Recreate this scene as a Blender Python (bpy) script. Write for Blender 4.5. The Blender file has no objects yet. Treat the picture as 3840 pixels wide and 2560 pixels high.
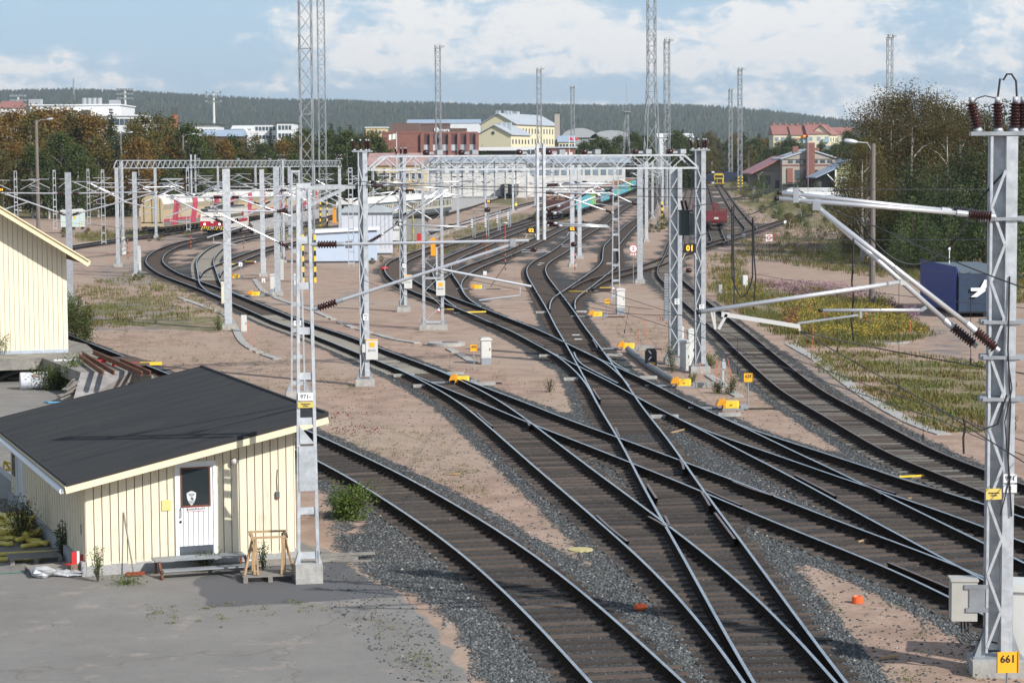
import bpy,math,random
import numpy as np
from mathutils import Vector,Matrix,kdtree,noise as mnoise
random.seed(7);RNG=np.random.default_rng(7)
scn=bpy.context.scene
COL=scn.collection
R_=math.radians
# --------- camera
FPX,CX,CY,CAMH=8408.0,1920.0,1280.0,9.25
PITCH=math.atan((1280-614)/FPX);ROLL=-0.006
cam_d=bpy.data.cameras.new('camera');cam=bpy.data.objects.new('camera',cam_d);COL.objects.link(cam)
cam_d.sensor_fit='HORIZONTAL';cam_d.sensor_width=36.0;cam_d.lens=FPX/3840*36
cam_d.clip_start=0.5;cam_d.clip_end=40000
CR=(Matrix.Rotation(math.pi/2-PITCH,3,'X')@Matrix.Rotation(ROLL,3,'Z'))
cam.matrix_world=Matrix.Translation((0,0,CAMH))@CR.to_4x4()
scn.camera=cam
scn.render.resolution_x,scn.render.resolution_y=1024,682
# --------- light, sky, exposure
SUN_EL,SUN_AZ=R_(34),R_(134)
sun_dir=Vector((math.sin(SUN_AZ)*math.cos(SUN_EL),math.cos(SUN_AZ)*math.cos(SUN_EL),math.sin(SUN_EL)))
sd=bpy.data.lights.new('sun','SUN');sd.energy=4.6;sd.angle=R_(0.6);sd.color=(1.0,0.96,0.90)
sun=bpy.data.objects.new('sun',sd);COL.objects.link(sun)
sun.rotation_euler=(-sun_dir).to_track_quat('-Z','Y').to_euler()
scn.view_settings.view_transform='Standard';scn.view_settings.look='None'
scn.view_settings.exposure=0.22;scn.view_settings.gamma=1.0
world=bpy.data.worlds.new('World');scn.world=world;world.use_nodes=True
def build_sky():
 nt=world.node_tree;N=nt.nodes;L=nt.links;N.clear()
 out=N.new('ShaderNodeOutputWorld');bg=N.new('ShaderNodeBackground');bg.inputs['Strength'].default_value=0.11
 sky=N.new('ShaderNodeTexSky');sky.sky_type='NISHITA';sky.sun_disc=False
 sky.sun_elevation=SUN_EL;sky.sun_rotation=SUN_AZ;sky.air_density=1.0;sky.dust_density=1.0;sky.altitude=80
 tc=N.new('ShaderNodeTexCoord');sep=N.new('ShaderNodeSeparateXYZ');L.new(tc.outputs['Generated'],sep.inputs[0])
 def M(op,a,b=None,c=None,clamp=False):
  n=N.new('ShaderNodeMath');n.operation=op;n.use_clamp=clamp
  for k,v in enumerate((a,b,c)):
   if v is None:continue
   if isinstance(v,(int,float)):n.inputs[k].default_value=v
   else:L.new(v,n.inputs[k])
  return n.outputs[0]
 az=M('MULTIPLY',M('ARCTAN2',sep.outputs[0],sep.outputs[1]),57.2958)
 el=M('MULTIPLY',M('ARCSINE',sep.outputs[2]),57.2958)
 def noise(sx,sy,scale,det,rough,off=0.0,dist=0.0):
  c=N.new('ShaderNodeCombineXYZ');L.new(M('MULTIPLY',az,sx),c.inputs[0]);L.new(M('MULTIPLY',el,sy),c.inputs[1]);c.inputs[2].default_value=off
  n=N.new('ShaderNodeTexNoise');n.noise_dimensions='3D';n.inputs['Scale'].default_value=scale
  n.inputs['Detail'].default_value=det;n.inputs['Roughness'].default_value=rough;n.inputs['Distortion'].default_value=dist
  L.new(c.outputs[0],n.inputs['Vector']);return n.outputs['Fac']
 n1=noise(1.0,1.8,0.55,9,0.58,3.1,0.3)
 n2=noise(1.0,1.6,1.5,7,0.6,9.0,0.4)
 n3=noise(0.5,3.4,0.8,6,0.6,5.0)
 blobs=[(-13.6,2.1,2.2,1.2,.75),(-10.3,2.3,1.7,.9,.6),(-6.5,1.9,2.6,.6,.38),(-4.5,3.3,2.8,1.3,.8),(-2.3,2.6,2.4,.9,.5),(-1.0,4.3,2.8,1.2,.6),(1.6,3.2,1.9,1.1,.75),(4.2,2.6,2.8,.75,.7),(6.2,3.2,1.9,1.1,.65),(8.6,2.9,1.3,1.6,.95),(12.2,2.6,2.3,1.5,.6),(6.0,1.7,3.5,.35,.6),(-12.0,1.25,3.5,.5,.6),(-8.5,1.3,3.0,.35,.35),(13.5,4.0,2.2,.8,.35),(0.5,1.5,4.5,.3,.25),(10.0,1.3,3.5,.4,.35)]
 holes=[(-9.6,3.7,3.6,.9,.95),(-6.5,2.6,1.6,.3,.5),(3.0,1.7,5.0,.16,.45),(-3.0,1.75,4.0,.16,.45),(-13.4,3.2,1.4,.5,.5),(-3.6,2.25,5.5,.20,.3),(1.2,2.05,3.2,.20,.45),(6.6,2.05,4.0,.18,.35),(4.6,4.6,6.0,.5,.55),(-6.5,1.7,4.5,.22,.35),(10.7,2.0,2.6,.28,.35)]
 def gauss(b):
  dx=M('DIVIDE',M('SUBTRACT',az,b[0]),b[2]);dy=M('DIVIDE',M('SUBTRACT',el,b[1]),b[3])
  return M('MULTIPLY',M('POWER',2.71828,M('MULTIPLY',M('ADD',M('MULTIPLY',dx,dx),M('MULTIPLY',dy,dy)),-1.0)),b[4])
 acc=None
 for b in blobs:acc=gauss(b)if acc is None else M('ADD',acc,gauss(b))
 for b in holes:acc=M('SUBTRACT',acc,gauss(b))
 base=M('ADD',M('MULTIPLY',acc,0.36),M('ADD',M('MULTIPLY',n1,0.75),M('MULTIPLY',M('SUBTRACT',n2,.5),0.62)))
 base=M('ADD',base,M('MULTIPLY',M('SUBTRACT',n3,.5),.35))
 cov=N.new('ShaderNodeValToRGB');L.new(base,cov.inputs[0])
 cov.color_ramp.elements[0].position=.42;cov.color_ramp.elements[1].position=.62
 cov.color_ramp.elements[0].color=(.10,.10,.10,1);cov.color_ramp.elements[1].color=(1,1,1,1)
 sh=M('ADD',M('MULTIPLY',base,1.15),M('MULTIPLY',M('SUBTRACT',n2,.5),.85))
 cr=N.new('ShaderNodeValToRGB');L.new(sh,cr.inputs[0]);e=cr.color_ramp.elements
 e[0].position=.38;e[0].color=(4.5,5.7,7.0,1);e[1].position=.80;e[1].color=(7.9,7.9,7.8,1)
 x=cr.color_ramp.elements.new(.54);x.color=(5.9,6.7,7.4,1)
 blue=N.new('ShaderNodeMixRGB');blue.blend_type='MIX';blue.inputs[0].default_value=.72
 L.new(sky.outputs[0],blue.inputs[1]);blue.inputs[2].default_value=(3.3,5.1,7.1,1)
 mix=N.new('ShaderNodeMixRGB');L.new(cov.outputs[0],mix.inputs[0]);L.new(blue.outputs[0],mix.inputs[1]);L.new(cr.outputs[0],mix.inputs[2])
 hi=M('MULTIPLY',M('SUBTRACT',el,9.0),.06,clamp=True)
 mix2=N.new('ShaderNodeMixRGB');L.new(hi,mix2.inputs[0]);L.new(mix.outputs[0],mix2.inputs[1])
 half=N.new('ShaderNodeMixRGB');half.inputs[0].default_value=.35;L.new(sky.outputs[0],half.inputs[1]);half.inputs[2].default_value=(5.2,5.8,6.5,1)
 L.new(half.outputs[0],mix2.inputs[2])
 L.new(mix2.outputs[0],bg.inputs[0]);L.new(bg.outputs[0],out.inputs[0])
build_sky()
# --------- photo measurement helpers
def gz(Y):
 return min(4.0,0.005*max(0.0,Y-350.0))
def ray(x,y):
 return CR@Vector(((x-CX)/FPX,-(y-CY)/FPX,-1.0))
def G(x,y,h=0.0):
 d=ray(x,y);z=0.0;t=0
 for _ in range(12):
  t=(CAMH-h-z)/max(1e-6,-d.z);z=gz(d.y*t)
 return Vector((d.x*t,d.y*t,z+h))
def P(x,y,Y):
 d=ray(x,y);t=Y/d.y
 return Vector((d.x*t,Y,CAMH+d.z*t))
def at(x,Y):
 p=P(x,614,Y);return Vector((p.x,Y,gz(Y)))
def pxm(Y):return FPX/Y
WIN=dict(a=(1160,1640),b=(1160,1240),c=(1760,1240),d=(2360,1240),e=(1760,1640),f=(2360,1640),g=(2960,1640),h=(2960,1240),i=(1760,2040),j=(2360,2040),k=(2960,2040),l=(3240,1700),m=(500,840),n=(2500,850),o=(2000,600),p=(1400,800))
ZW={1:(0,560),2:(650,560),3:(1300,560),4:(1950,560),5:(2600,560),6:(1950,950),7:(1300,950),8:(3140,560),9:(0,1150),10:(2250,1150)}
RW={1:(0,0),2:(1280,0),3:(2560,0),4:(0,850),5:(1280,850),6:(2560,850),7:(0,1700),8:(1280,1700),9:(2560,1700)}
def w(k,x,y):o=WIN[k];return(o[0]+x/2.24,o[1]+y/2.24)
def Z(k,x,y):o=ZW[k];return(o[0]+x*.29979,o[1]+y*.29979)
def R(k,x,y):o=RW[k];return(o[0]+x*.5484,o[1]+y*.5484)
# --------- tagging
def tag(o,label=None,cat=None,group=None,kind=None):
 if label:o['label']=label
 if cat:o['category']=cat
 if group:o['group']=group
 if kind:o['kind']=kind
 return o
def thing(name,loc,rz=0.0,label=None,cat=None,group=None):
 o=bpy.data.objects.new(name,None);COL.objects.link(o)
 o.empty_display_size=.3;o.location=loc;o.rotation_euler=(0,0,rz)
 return tag(o,label,cat,group)
def kids(o):return[c for c in bpy.data.objects if c.parent==o]
def copy_tree(o,loc,rz=0.0,label=None,scale=None):
 r=o.copy();COL.objects.link(r);r.location=loc;r.rotation_euler=(0,0,rz)
 if scale is not None:r.scale=(scale,)*3 if isinstance(scale,(int,float))else scale
 if label:r['label']=label
 for ch in o.children:
  c=ch.copy();COL.objects.link(c);c.parent=r
  for g2 in ch.children:
   d=g2.copy();COL.objects.link(d);d.parent=c
 return r
# --------- materials
MATS={}
def mat(name,col,rough=.7,metal=0.0,var=0.0,scale=3.0,col2=None,bump=0.0,bscale=20.0,spec=.5,rnd=0.0,stretch=None,emit=None,alpha=None,det=6,thr=None):
 """base colour, optional noise mix towards col2 (or a darker self), optional per-object variation and bump"""
 if name in MATS:return MATS[name]
 m=bpy.data.materials.new(name);m.use_nodes=True;MATS[name]=m
 nt=m.node_tree;N=nt.nodes;L=nt.links;b=N['Principled BSDF']
 b.inputs['Roughness'].default_value=rough;b.inputs['Metallic'].default_value=metal
 b.inputs['Specular IOR Level'].default_value=spec
 c=(*col,1)if len(col)==3 else col
 b.inputs['Base Color'].default_value=c
 src=None
 if var>0 or col2 or bump:
  tc=N.new('ShaderNodeTexCoord');vec=tc.outputs['Object']
  if stretch:
   mp=N.new('ShaderNodeMapping');mp.inputs['Scale'].default_value=stretch;L.new(vec,mp.inputs[0]);vec=mp.outputs[0]
 if var>0 or col2:
  n=N.new('ShaderNodeTexNoise');n.inputs['Scale'].default_value=scale;n.inputs['Detail'].default_value=det;n.inputs['Roughness'].default_value=.65
  L.new(vec,n.inputs['Vector'])
  r=N.new('ShaderNodeValToRGB');L.new(n.outputs['Fac'],r.inputs[0])
  lo,hi=thr if thr else(.35,.65)
  r.color_ramp.elements[0].position=lo;r.color_ramp.elements[1].position=hi
  c2=(*col2,1)if col2 else tuple(v*(1-var)for v in c[:3])+(1,)
  r.color_ramp.elements[0].color=c2;r.color_ramp.elements[1].color=c;src=r.outputs[0]
 if rnd>0:
  oi=N.new('ShaderNodeObjectInfo');mr=N.new('ShaderNodeMapRange');L.new(oi.outputs['Random'],mr.inputs[0])
  mr.inputs[3].default_value=1-rnd;mr.inputs[4].default_value=1+rnd
  mx=N.new('ShaderNodeVectorMath');mx.operation='SCALE'
  if src:L.new(src,mx.inputs[0])
  else:mx.inputs[0].default_value=c[:3]
  L.new(mr.outputs[0],mx.inputs['Scale']);src=mx.outputs[0]
 if src:L.new(src,b.inputs['Base Color'])
 if bump:
  n2=N.new('ShaderNodeTexNoise');n2.inputs['Scale'].default_value=bscale;n2.inputs['Detail'].default_value=5
  L.new(vec,n2.inputs['Vector']);bp=N.new('ShaderNodeBump');bp.inputs['Strength'].default_value=bump;bp.inputs['Distance'].default_value=.02
  L.new(n2.outputs['Fac'],bp.inputs['Height']);L.new(bp.outputs[0],b.inputs['Normal'])
 if emit:b.inputs['Emission Color'].default_value=(*emit[:3],1);b.inputs['Emission Strength'].default_value=emit[3]
 return m
# --------- mesh builder
class MB:
 def __init__(s):s.v=[];s.f=[];s.mi=[]
 def _add(s,vs,fs,mi=0):
  k=len(s.v);s.v.extend([tuple(x)for x in vs]);s.f.extend([tuple(i+k for i in f)for f in fs]);s.mi.extend([mi]*len(fs));return s
 def box(s,c,d,rz=0.0,mi=0,M=None):
  hx,hy,hz=d[0]/2,d[1]/2,d[2]/2
  vs=[Vector((x*hx,y*hy,z*hz))for z in(-1,1)for y in(-1,1)for x in(-1,1)]
  m=M or Matrix.Rotation(rz,3,'Z');c=Vector(c)
  return s._add([m@v+c for v in vs],[(0,2,3,1),(4,5,7,6),(0,1,5,4),(2,6,7,3),(1,3,7,5),(0,4,6,2)],mi)
 def bar(s,p,q,a,b=None,mi=0,up=(0,0,1)):
  """square bar from p to q, a across, b along 'up'"""
  b=a if b is None else b;p=Vector(p);q=Vector(q);d=(q-p)
  if d.length<1e-6:return s
  d.normalize();u=Vector(up)
  if abs(d.dot(u))>.98:u=Vector((0,1,0))if abs(d.y)<.9 else Vector((1,0,0))
  sx=d.cross(u).normalized();sy=sx.cross(d).normalized()
  vs=[o+sx*(i*a/2)+sy*(j*b/2)for o in(p,q)for(i,j)in((-1,-1),(1,-1),(1,1),(-1,1))]
  return s._add(vs,[(0,3,2,1),(4,5,6,7),(0,1,5,4),(1,2,6,5),(2,3,7,6),(3,0,4,7)],mi)
 def tube(s,pts,r,n=8,mi=0,cap=True):
  pts=[Vector(p)for p in pts];rings=[];prev=None
  rr=r if isinstance(r,(list,tuple))else[r]*len(pts)
  for i,p in enumerate(pts):
   d=(pts[min(i+1,len(pts)-1)]-pts[max(i-1,0)])
   d=d.normalized()if d.length>1e-9 else Vector((0,0,1))
   if prev is None:
    u=Vector((0,0,1))if abs(d.z)<.95 else Vector((1,0,0));prev=d.cross(u).normalized()
   sx=(prev-d*prev.dot(d));sx=sx.normalized()if sx.length>1e-6 else d.orthogonal().normalized();prev=sx;sy=d.cross(sx)
   rings.append([p+(sx*math.cos(2*math.pi*k/n)+sy*math.sin(2*math.pi*k/n))*rr[i]for k in range(n)])
  vs=[v for g_ in rings for v in g_];fs=[]
  for i in range(len(pts)-1):
   for k in range(n):fs.append((i*n+k,i*n+(k+1)%n,(i+1)*n+(k+1)%n,(i+1)*n+k))
  if cap:fs.append(tuple(range(n))[::-1]);fs.append(tuple((len(pts)-1)*n+k for k in range(n)))
  return s._add(vs,fs,mi)
 def prism(s,poly,z0,z1,mi=0,M=None,o=(0,0,0)):
  """polygon (x,y) extruded z0..z1, optionally transformed"""
  n=len(poly);vs=[Vector((x,y,z0))for x,y in poly]+[Vector((x,y,z1))for x,y in poly]
  if M is not None:vs=[M@v+Vector(o)for v in vs]
  elif any(o):vs=[v+Vector(o)for v in vs]
  return s._add(vs,[tuple(range(n))[::-1],tuple(range(n,2*n))]+[(i,(i+1)%n,n+(i+1)%n,n+i)for i in range(n)],mi)
 def quad(s,a,b,c,d,mi=0):return s._add([a,b,c,d],[(0,1,2,3)],mi)
 def lathe(s,prof,c,n=12,mi=0,ax=None):
  """(radius, height) pairs around an axis from point c"""
  c=Vector(c);ax=Vector(ax or(0,0,1)).normalized();sx=ax.orthogonal().normalized();sy=ax.cross(sx)
  vs=[c+ax*h+(sx*math.cos(2*math.pi*k/n)+sy*math.sin(2*math.pi*k/n))*r for r,h in prof for k in range(n)]
  fs=[(i*n+k,i*n+(k+1)%n,(i+1)*n+(k+1)%n,(i+1)*n+k)for i in range(len(prof)-1)for k in range(n)]
  fs+=[tuple(range(n))[::-1],tuple((len(prof)-1)*n+k for k in range(n))]
  return s._add(vs,fs,mi)
 def build(s,name,mats,parent=None,smooth=False):
  me=bpy.data.meshes.new(name);me.from_pydata(s.v,[],s.f);me.update()
  for m in(mats if isinstance(mats,(list,tuple))else[mats]):me.materials.append(m)
  me.polygons.foreach_set('material_index',s.mi)
  if smooth:me.polygons.foreach_set('use_smooth',[True]*len(s.f))
  o=bpy.data.objects.new(name,me);COL.objects.link(o)
  if parent:o.parent=parent
  return o
def npmesh(name,V,F,mats,parent=None,mi=None,smooth=False):
 """V (n,3) array, F (m,3|4) array"""
 me=bpy.data.meshes.new(name);V=np.ascontiguousarray(V,dtype=np.float32);F=np.ascontiguousarray(F,dtype=np.int32);k=F.shape[1]
 me.vertices.add(len(V));me.vertices.foreach_set('co',V.ravel())
 me.loops.add(F.size);me.loops.foreach_set('vertex_index',F.ravel())
 me.polygons.add(len(F));me.polygons.foreach_set('loop_start',np.arange(0,F.size,k,dtype=np.int32));me.polygons.foreach_set('loop_total',np.full(len(F),k,dtype=np.int32))
 for m in(mats if isinstance(mats,(list,tuple))else[mats]):me.materials.append(m)
 if mi is not None:me.polygons.foreach_set('material_index',np.ascontiguousarray(mi,dtype=np.int32))
 if smooth:me.polygons.foreach_set('use_smooth',np.ones(len(F),dtype=bool))
 me.update(calc_edges=True);me.validate()
 o=bpy.data.objects.new(name,me);COL.objects.link(o)
 if parent:o.parent=parent
 return o
def text(body,size,m,parent,loc,rot=(math.pi/2,0,0),name='lettering',ext=.002,bold=0.0,ax='CENTER'):
 c=bpy.data.curves.new('t','FONT');c.body=body;c.size=size;c.extrude=ext;c.offset=bold;c.align_x=ax;c.align_y='CENTER';c.resolution_u=2
 t=bpy.data.objects.new('t',c);COL.objects.link(t);bpy.context.view_layer.update()
 me=bpy.data.meshes.new_from_object(t.evaluated_get(bpy.context.evaluated_depsgraph_get()));bpy.data.objects.remove(t);me.name=name
 me.materials.clear();me.materials.append(m)
 o=bpy.data.objects.new(name,me);COL.objects.link(o);o.parent=parent;o.location=loc;o.rotation_euler=rot
 return o
def catmull(pts,step):
 pts=[Vector(p)for p in pts];out=[]
 q=[2*pts[0]-pts[1]]+pts+[2*pts[-1]-pts[-2]]
 for i in range(1,len(q)-2):
  p0,p1,p2,p3=q[i-1:i+3];L_=(p2-p1).length;n=max(2,int(L_/step))
  for k in range(n):
   t=k/n
   out.append(.5*((2*p1)+(p2-p0)*t+(2*p0-5*p1+4*p2-p3)*t*t+(3*p1-p0-3*p2+p3)*t**3))
 out.append(pts[-1]);return out
def resample(pts,step):
 P_=np.array([[p[0],p[1]]for p in pts]);s=np.r_[0,np.cumsum(np.hypot(*(np.diff(P_,axis=0).T)))]
 n=max(2,int(s[-1]/step)+1);t=np.linspace(0,s[-1],n)
 return np.c_[np.interp(t,s,P_[:,0]),np.interp(t,s,P_[:,1])]
def smooth_path(A,sig):
 n=len(A);k=int(3*sig)
 if n<2*k+3:k=max(1,(n-3)//2)
 ker=np.exp(-.5*(np.arange(-k,k+1)/sig)**2);ker/=ker.sum();out=A.copy()
 for c in(0,1):
  a=A[:,c];pad=np.r_[2*a[0]-a[k:0:-1],a,2*a[-1]-a[-2:-k-2:-1]]
  out[:,c]=np.convolve(pad,ker,'valid')
 return out
# --------- railway tracks, traced one rail each
RAIL_TOP=.23;GA=.798
TR=[]
def track(key,side,pts,near=False,rusty=False,label='',sl=True,conc=None,sig=3.0,ext=0):
 W=[G(x,y,RAIL_TOP)for x,y in pts]
 A=resample([(p.x,p.y)for p in catmull([(p.x,p.y,0)for p in W],.5)],.5)
 A=smooth_path(A,sig/.5)
 T=np.gradient(A,axis=0);T/=np.linalg.norm(T,axis=1)[:,None]
 Nn=np.c_[-T[:,1],T[:,0]]
 C_=A+Nn*(GA if side=='L' else-GA)
 d=dict(key=key,c=C_,near=near,rusty=rusty,label=label,sl=sl,conc=conc,dz=.0025*len(TR));TR.append(d);return d
track('platform','R',[(60,1180),(200,1232),R(4,640,805),R(4,1180,1015),w('b',36,855),w('a',340,105),w('a',700,265),w('a',1000,430),w('a',1344,625),w('e',280,800),w('i',560,90),w('i',960,400),(2310,2324),(2405,2408.6),(2570,2560),(2790,2765)],near=True,label='curved siding nearest the camera, passing between the cream shed and the pink sand strip')
track('main','L',[(1420,748),(1230,785),(1050,830),(900,866),(820,882),w('m',640,110),w('m',500,125),w('m',350,160),w('m',220,205),w('m',140,250),w('m',105,300),w('m',110,330),w('m',150,370),w('m',230,420),w('m',330,460),w('m',560,545),w('m',770,635),w('m',1000,735),w('m',1200,825),w('b',0,22),w('b',200,100),w('b',430,195),w('b',560,245),w('b',700,300),w('b',850,365),w('b',950,420),w('b',1100,500),w('b',1250,590),w('c',0,665),w('c',130,770),w('c',270,896),w('e',420,130),w('e',600,290),w('e',760,420),w('e',920,560),w('e',1050,670),w('e',1290,880),w('j',170,180),w('j',330,350),w('j',460,490),w('j',600,650),w('j',700,770),(2700,2424),(2793,2560),(2895,2710)],near=True,label='long track curving from under the red locomotive down to the bottom edge',conc=(1000,1560))
track('main branch','R',[w('b',960,278),w('b',1050,315),w('b',1200,370),w('b',1344,425),w('c',200,500),w('c',400,575),w('c',600,650),w('c',800,735),w('c',1000,810),w('c',1240,885),w('f',0,30),w('f',200,110),w('f',430,190),w('f',600,250),w('f',800,330),w('f',1000,400),w('f',1200,490),w('g',0,530),w('g',200,620),w('g',400,700),w('g',600,780),w('g',900,880),w('k',1200,80),(3629,2132),(3760,2190),(3900,2255),(4150,2375)],near=True,label='track branching right at the turnout by the 603 sign and crossing the steep track')
track('steep','L',[(2600,652),(2480,699),w('o',875,320),w('o',690,415),w('o',520,535),w('o',330,640),Z(4,400,1270),Z(4,200,1380),Z(4,120,1440),Z(4,85,1500),Z(6,100,290),Z(6,180,430),Z(6,270,580),Z(6,350,720),Z(6,450,920),w('c',800,90),w('c',905,280),w('c',1000,455),w('c',1090,640),w('c',1240,880),w('f',0,175),w('f',75,330),w('f',130,430),w('f',200,560),w('f',300,735),w('f',395,896),w('j',470,140),w('j',560,300),w('j',640,450),w('j',720,590),w('j',800,720),(2753,2440),(2828,2560),(2920,2710)],near=True,label='track running steeply down the middle of the yard through both crossings')
track('crossing','L',[(2118,752),(2040,783),(1990,812),(1936,834),(1846,858),(1779,880),(1712,898),(1650,914),(1596,929),(1547,945),(1498,963),(1462,979),(1445,996),(1442,1010),(1453,1032),(1485,1059),(1534,1086),(1596,1110),(1650,1131),(1712,1154),(1779,1182),(1817,1199),(1916,1240),(2037,1305),(2099,1338),(2164,1369),(2251,1414),(2318,1445),(2360,1474),(2405,1497),(2494,1544),(2583,1588),(2688,1640),(2806,1707),(2873,1736),(2960,1781),(3049,1832),(3152,1886),(3272,1952),(3362,1998),(3445,2042),(3508,2078),(3629,2142),(3840,2255),(4100,2395)],near=True,label='track bending from the fanned tracks across the steep track to lower right')
track('crossing branch','R',[(2672,1548),(2739,1581),(2806,1610),(2913,1642),(2960,1656),(3049,1685),(3138,1712),(3228,1743),(3317,1774),(3406,1804),(3496,1831),(3597,1858),(3682,1885),(3789,1920),(3900,1960),(4150,2050)],near=True,label='branch leaving the turnout beside the 625 sign towards the right edge')
track('siding','L',[(2590,660),(2581,695),(2565,746),(2546,797),(2511,908),(2490,962),(2470,995),(2466,1028),(2487,1055),(2511,1079),(2549,1118),(2600,1164),w('n',320,790),w('n',440,896),w('d',830,95),w('d',950,210),w('d',1080,330),w('d',1200,440),w('d',1344,550),w('h',200,660),w('h',400,780),(3226,1640),w('g',700,70),w('g',900,170),w('g',1100,260),w('l',500,110),w('l',700,200),w('l',990,320),w('l',1230,420),(3900,1925),(4100,2010)],near=True,rusty=True,label='weathered rusty siding curving along the grass on the right')
track('steep branch','R',[(2640,650),(2495,714),(2440,797),(2390,843),(2330,908),(2320,935),(2323,966),(2323,977),Z(6,1200,170),Z(6,1090,260),Z(6,850,450),Z(6,720,540),Z(6,685,610),(2158,1160)],near=False,label='track with an S bend left of the round 2 sign')
track('ladder','L',[(3010,800),(2900,833),(2840,853),(2780,872),(2700,897),(2640,913),(2570,934),(2507,954),Z(6,1700,80),Z(6,1480,160),Z(6,1200,230),Z(6,1100,260),Z(6,900,310),Z(6,750,370),Z(6,640,440)],near=False,rusty=True,label='rusty crossover track climbing from the yard centre to the upper right sidings')
track('freight','L',[(2505,674),(2391,706),(2240,765),(2127,806),(2040,825),(1950,852),(1913,866),(1846,890),(1788,917),(1712,947),(1677,962),(1643,981),(1623,1003),(1625,1032),(1643,1066),(1654,1100),(1677,1130),(1712,1152)],label='track carrying the timber train and bending down to the yellow switch machine')
track('inner','R',[(2190,826),(2130,852),(2079,877),(2043,897),(2000,919),(1953,940),(1891,967),(1824,992),(1779,1014),(1748,1036),(1733,1054),(1729,1072),(1741,1100)],label='grassy track between the timber train line and the 02 sign')
track('curve','L',[(1500,745),(1300,791),(1150,834),(973,878),(902,891),(839,907),(786,929),(754,954),(739,974),(736,992),(742,1027),(745,1050),(751,1068),(777,1092),(844,1122)],label='inner curve with concrete sleepers right of the red locomotive',conc=(500,1100))
track('cabin','L',[(1681,752),(1500,800),(1380,835),(1220,879),(1148,894),(1100,907),(1036,919),(973,933),(897,958),(835,983),(786,1003),(760,1019),(751,1036)],label='track joining the curve from behind the pale blue cabins')
track('station','L',[(2300,682),(2000,755),(1810,809),(1669,848),(1555,876),(1440,905),(1330,938)],label='track beside the pink gravel strip and signals')
track('car train','R',[(1178,795),(900,838),(700,866),(570,886),(435,903),(309,923),(150,945),(-50,968)],label='track under the cream and red car carrier wagons')
track('coach','R',[(1900,732),(1681,800),(1500,832),(1340,868)],label='track under the white roofed sleeping coaches')
track('red wagon','R',[(2640,668),(2657,704),(2679,782),(2705,866),(2718,895),(2720,904),(2712,913)],rusty=True,label='sand filled track under the empty red flat wagon',sig=2)
track('yellow loco','R',[(2690,680),(2711,701),(2759,767),(2822,839),(2838,857),(2836,868)],rusty=True,label='track leading to the yellow shunting locomotive',sig=2)
ALLC=np.concatenate([t['c']for t in TR]);KD=kdtree.KDTree(len(ALLC))
for i_,p_ in enumerate(ALLC):KD.insert((p_[0],p_[1],0),i_)
KD.balance()
# --------- ground
def inpoly(X,Y,poly):
 ins=np.zeros(X.shape,bool);n=len(poly)
 for i in range(n):
  x1,y1=poly[i];x2,y2=poly[(i+1)%n]
  c=((y1>Y)!=(y2>Y));xi=(x2-x1)*(Y-y1)/((y2-y1)if y2!=y1 else 1e-9)+x1
  ins^=(c&(X<xi))
 return ins
def gpoly(pts):return[(p.x,p.y)for p in(G(x,y)for x,y in pts)]
ASPH=gpoly([(1180,2050),(1290,2072),(1400,2105),(1470,2190),(1516,2248),(1653,2369),(1697,2468),(1768,2560),(1900,2760),(-900,2800),(-900,1500),(0,1425),(330,1440),(420,1560),(700,1600),(1140,2040)])
DARK=gpoly([R(7,1320,880),R(7,1430,1055),(1500,2236),(1440,2120),R(7,2050,700),R(7,1450,800)])
GRASS=[gpoly(q)for q in([(2880,880),(3300,900),(3840,1010),(3840,1100),(3300,1020),(3100,1000),(2900,960)],[(2740,1050),(2900,1080),(3300,1120),(3480,1250),(3300,1300),(2980,1280),(2850,1180),(2700,1120)],[(3300,1330),(3700,1380),(3760,1560),(3500,1600),(3280,1440)],[(2650,1020),(2760,1010),(2760,1060),(2660,1080)],[(640,960),(640,960),(270,1100),(560,1100),(700,1130),(420,1180),(270,1180)],[(420,1200),(840,1180),(830,1250),(560,1230),(400,1215)],[(270,885),(700,850),(720,870),(540,900),(300,905)],[(1480,880),(1580,880),(1560,960),(1480,950)],[(1660,870),(1900,800),(2060,800),(2100,830),(1950,870),(1760,930),(1680,930)],[(1980,880),(2140,830),(2120,880),(2020,930),(1950,930)],[(1000,850),(1200,820),(1240,860),(1060,890)],[(2600,680),(3300,690),(3400,860),(3000,860),(2740,740)])]
GRAV=[gpoly(q)for q in([(1180,1090),(1400,1060),(1420,1150),(1180,1120)],[(300,1000),(640,960),(700,1020),(560,1090),(300,1060)],[(280,1130),(660,1130),(760,1240),(330,1240),(300,1190)],[(2960,1270),(3060,1330),(3500,1700),(3840,1900),(3840,1980),(3400,1740),(2950,1340)],[(3480,1220),(3640,1230),(3660,1370),(3440,1320)],[(480,880),(900,860),(960,880),(620,930)])]
BAL_EXTRA=[gpoly(q)for q in([(1290,2030),(1330,1960),(1180,1830),(1230,1980),(1240,2060),(1420,2200),(1560,2230),(1700,2360),(1790,2570),(2100,2700),(2200,2560),(1800,2100),(1500,1900)],[(2300,2170),(2700,2420),(2560,2560),(2400,2380),(2010,2060),(2080,2060)],[(2950,1990),(3050,2080),(3400,2060),(3100,1930)],[(2560,1640),(3000,1900),(3300,2020),(2700,1750)])]
SANDI=[gpoly(q)for q in([(640,945),(722,938),(708,1015),(640,1005)],[(1530,996),(1605,962),(1612,1022),(1538,1022)],[(1735,978),(1830,942),(1850,956),(1748,996)],[(1850,985),(1990,930),(1975,1150),(2010,1220),(1900,1190),(1830,1060)],[(2090,1030),(2250,960),(2200,1040),(2110,1060)])]
def ground_block(x0,x1,y0,y1,st):
 xs=np.arange(x0,x1+st*.5,st);ys=np.arange(y0,y1+st*.5,st);X,Y=np.meshgrid(xs,ys)
 return X,Y
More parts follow.
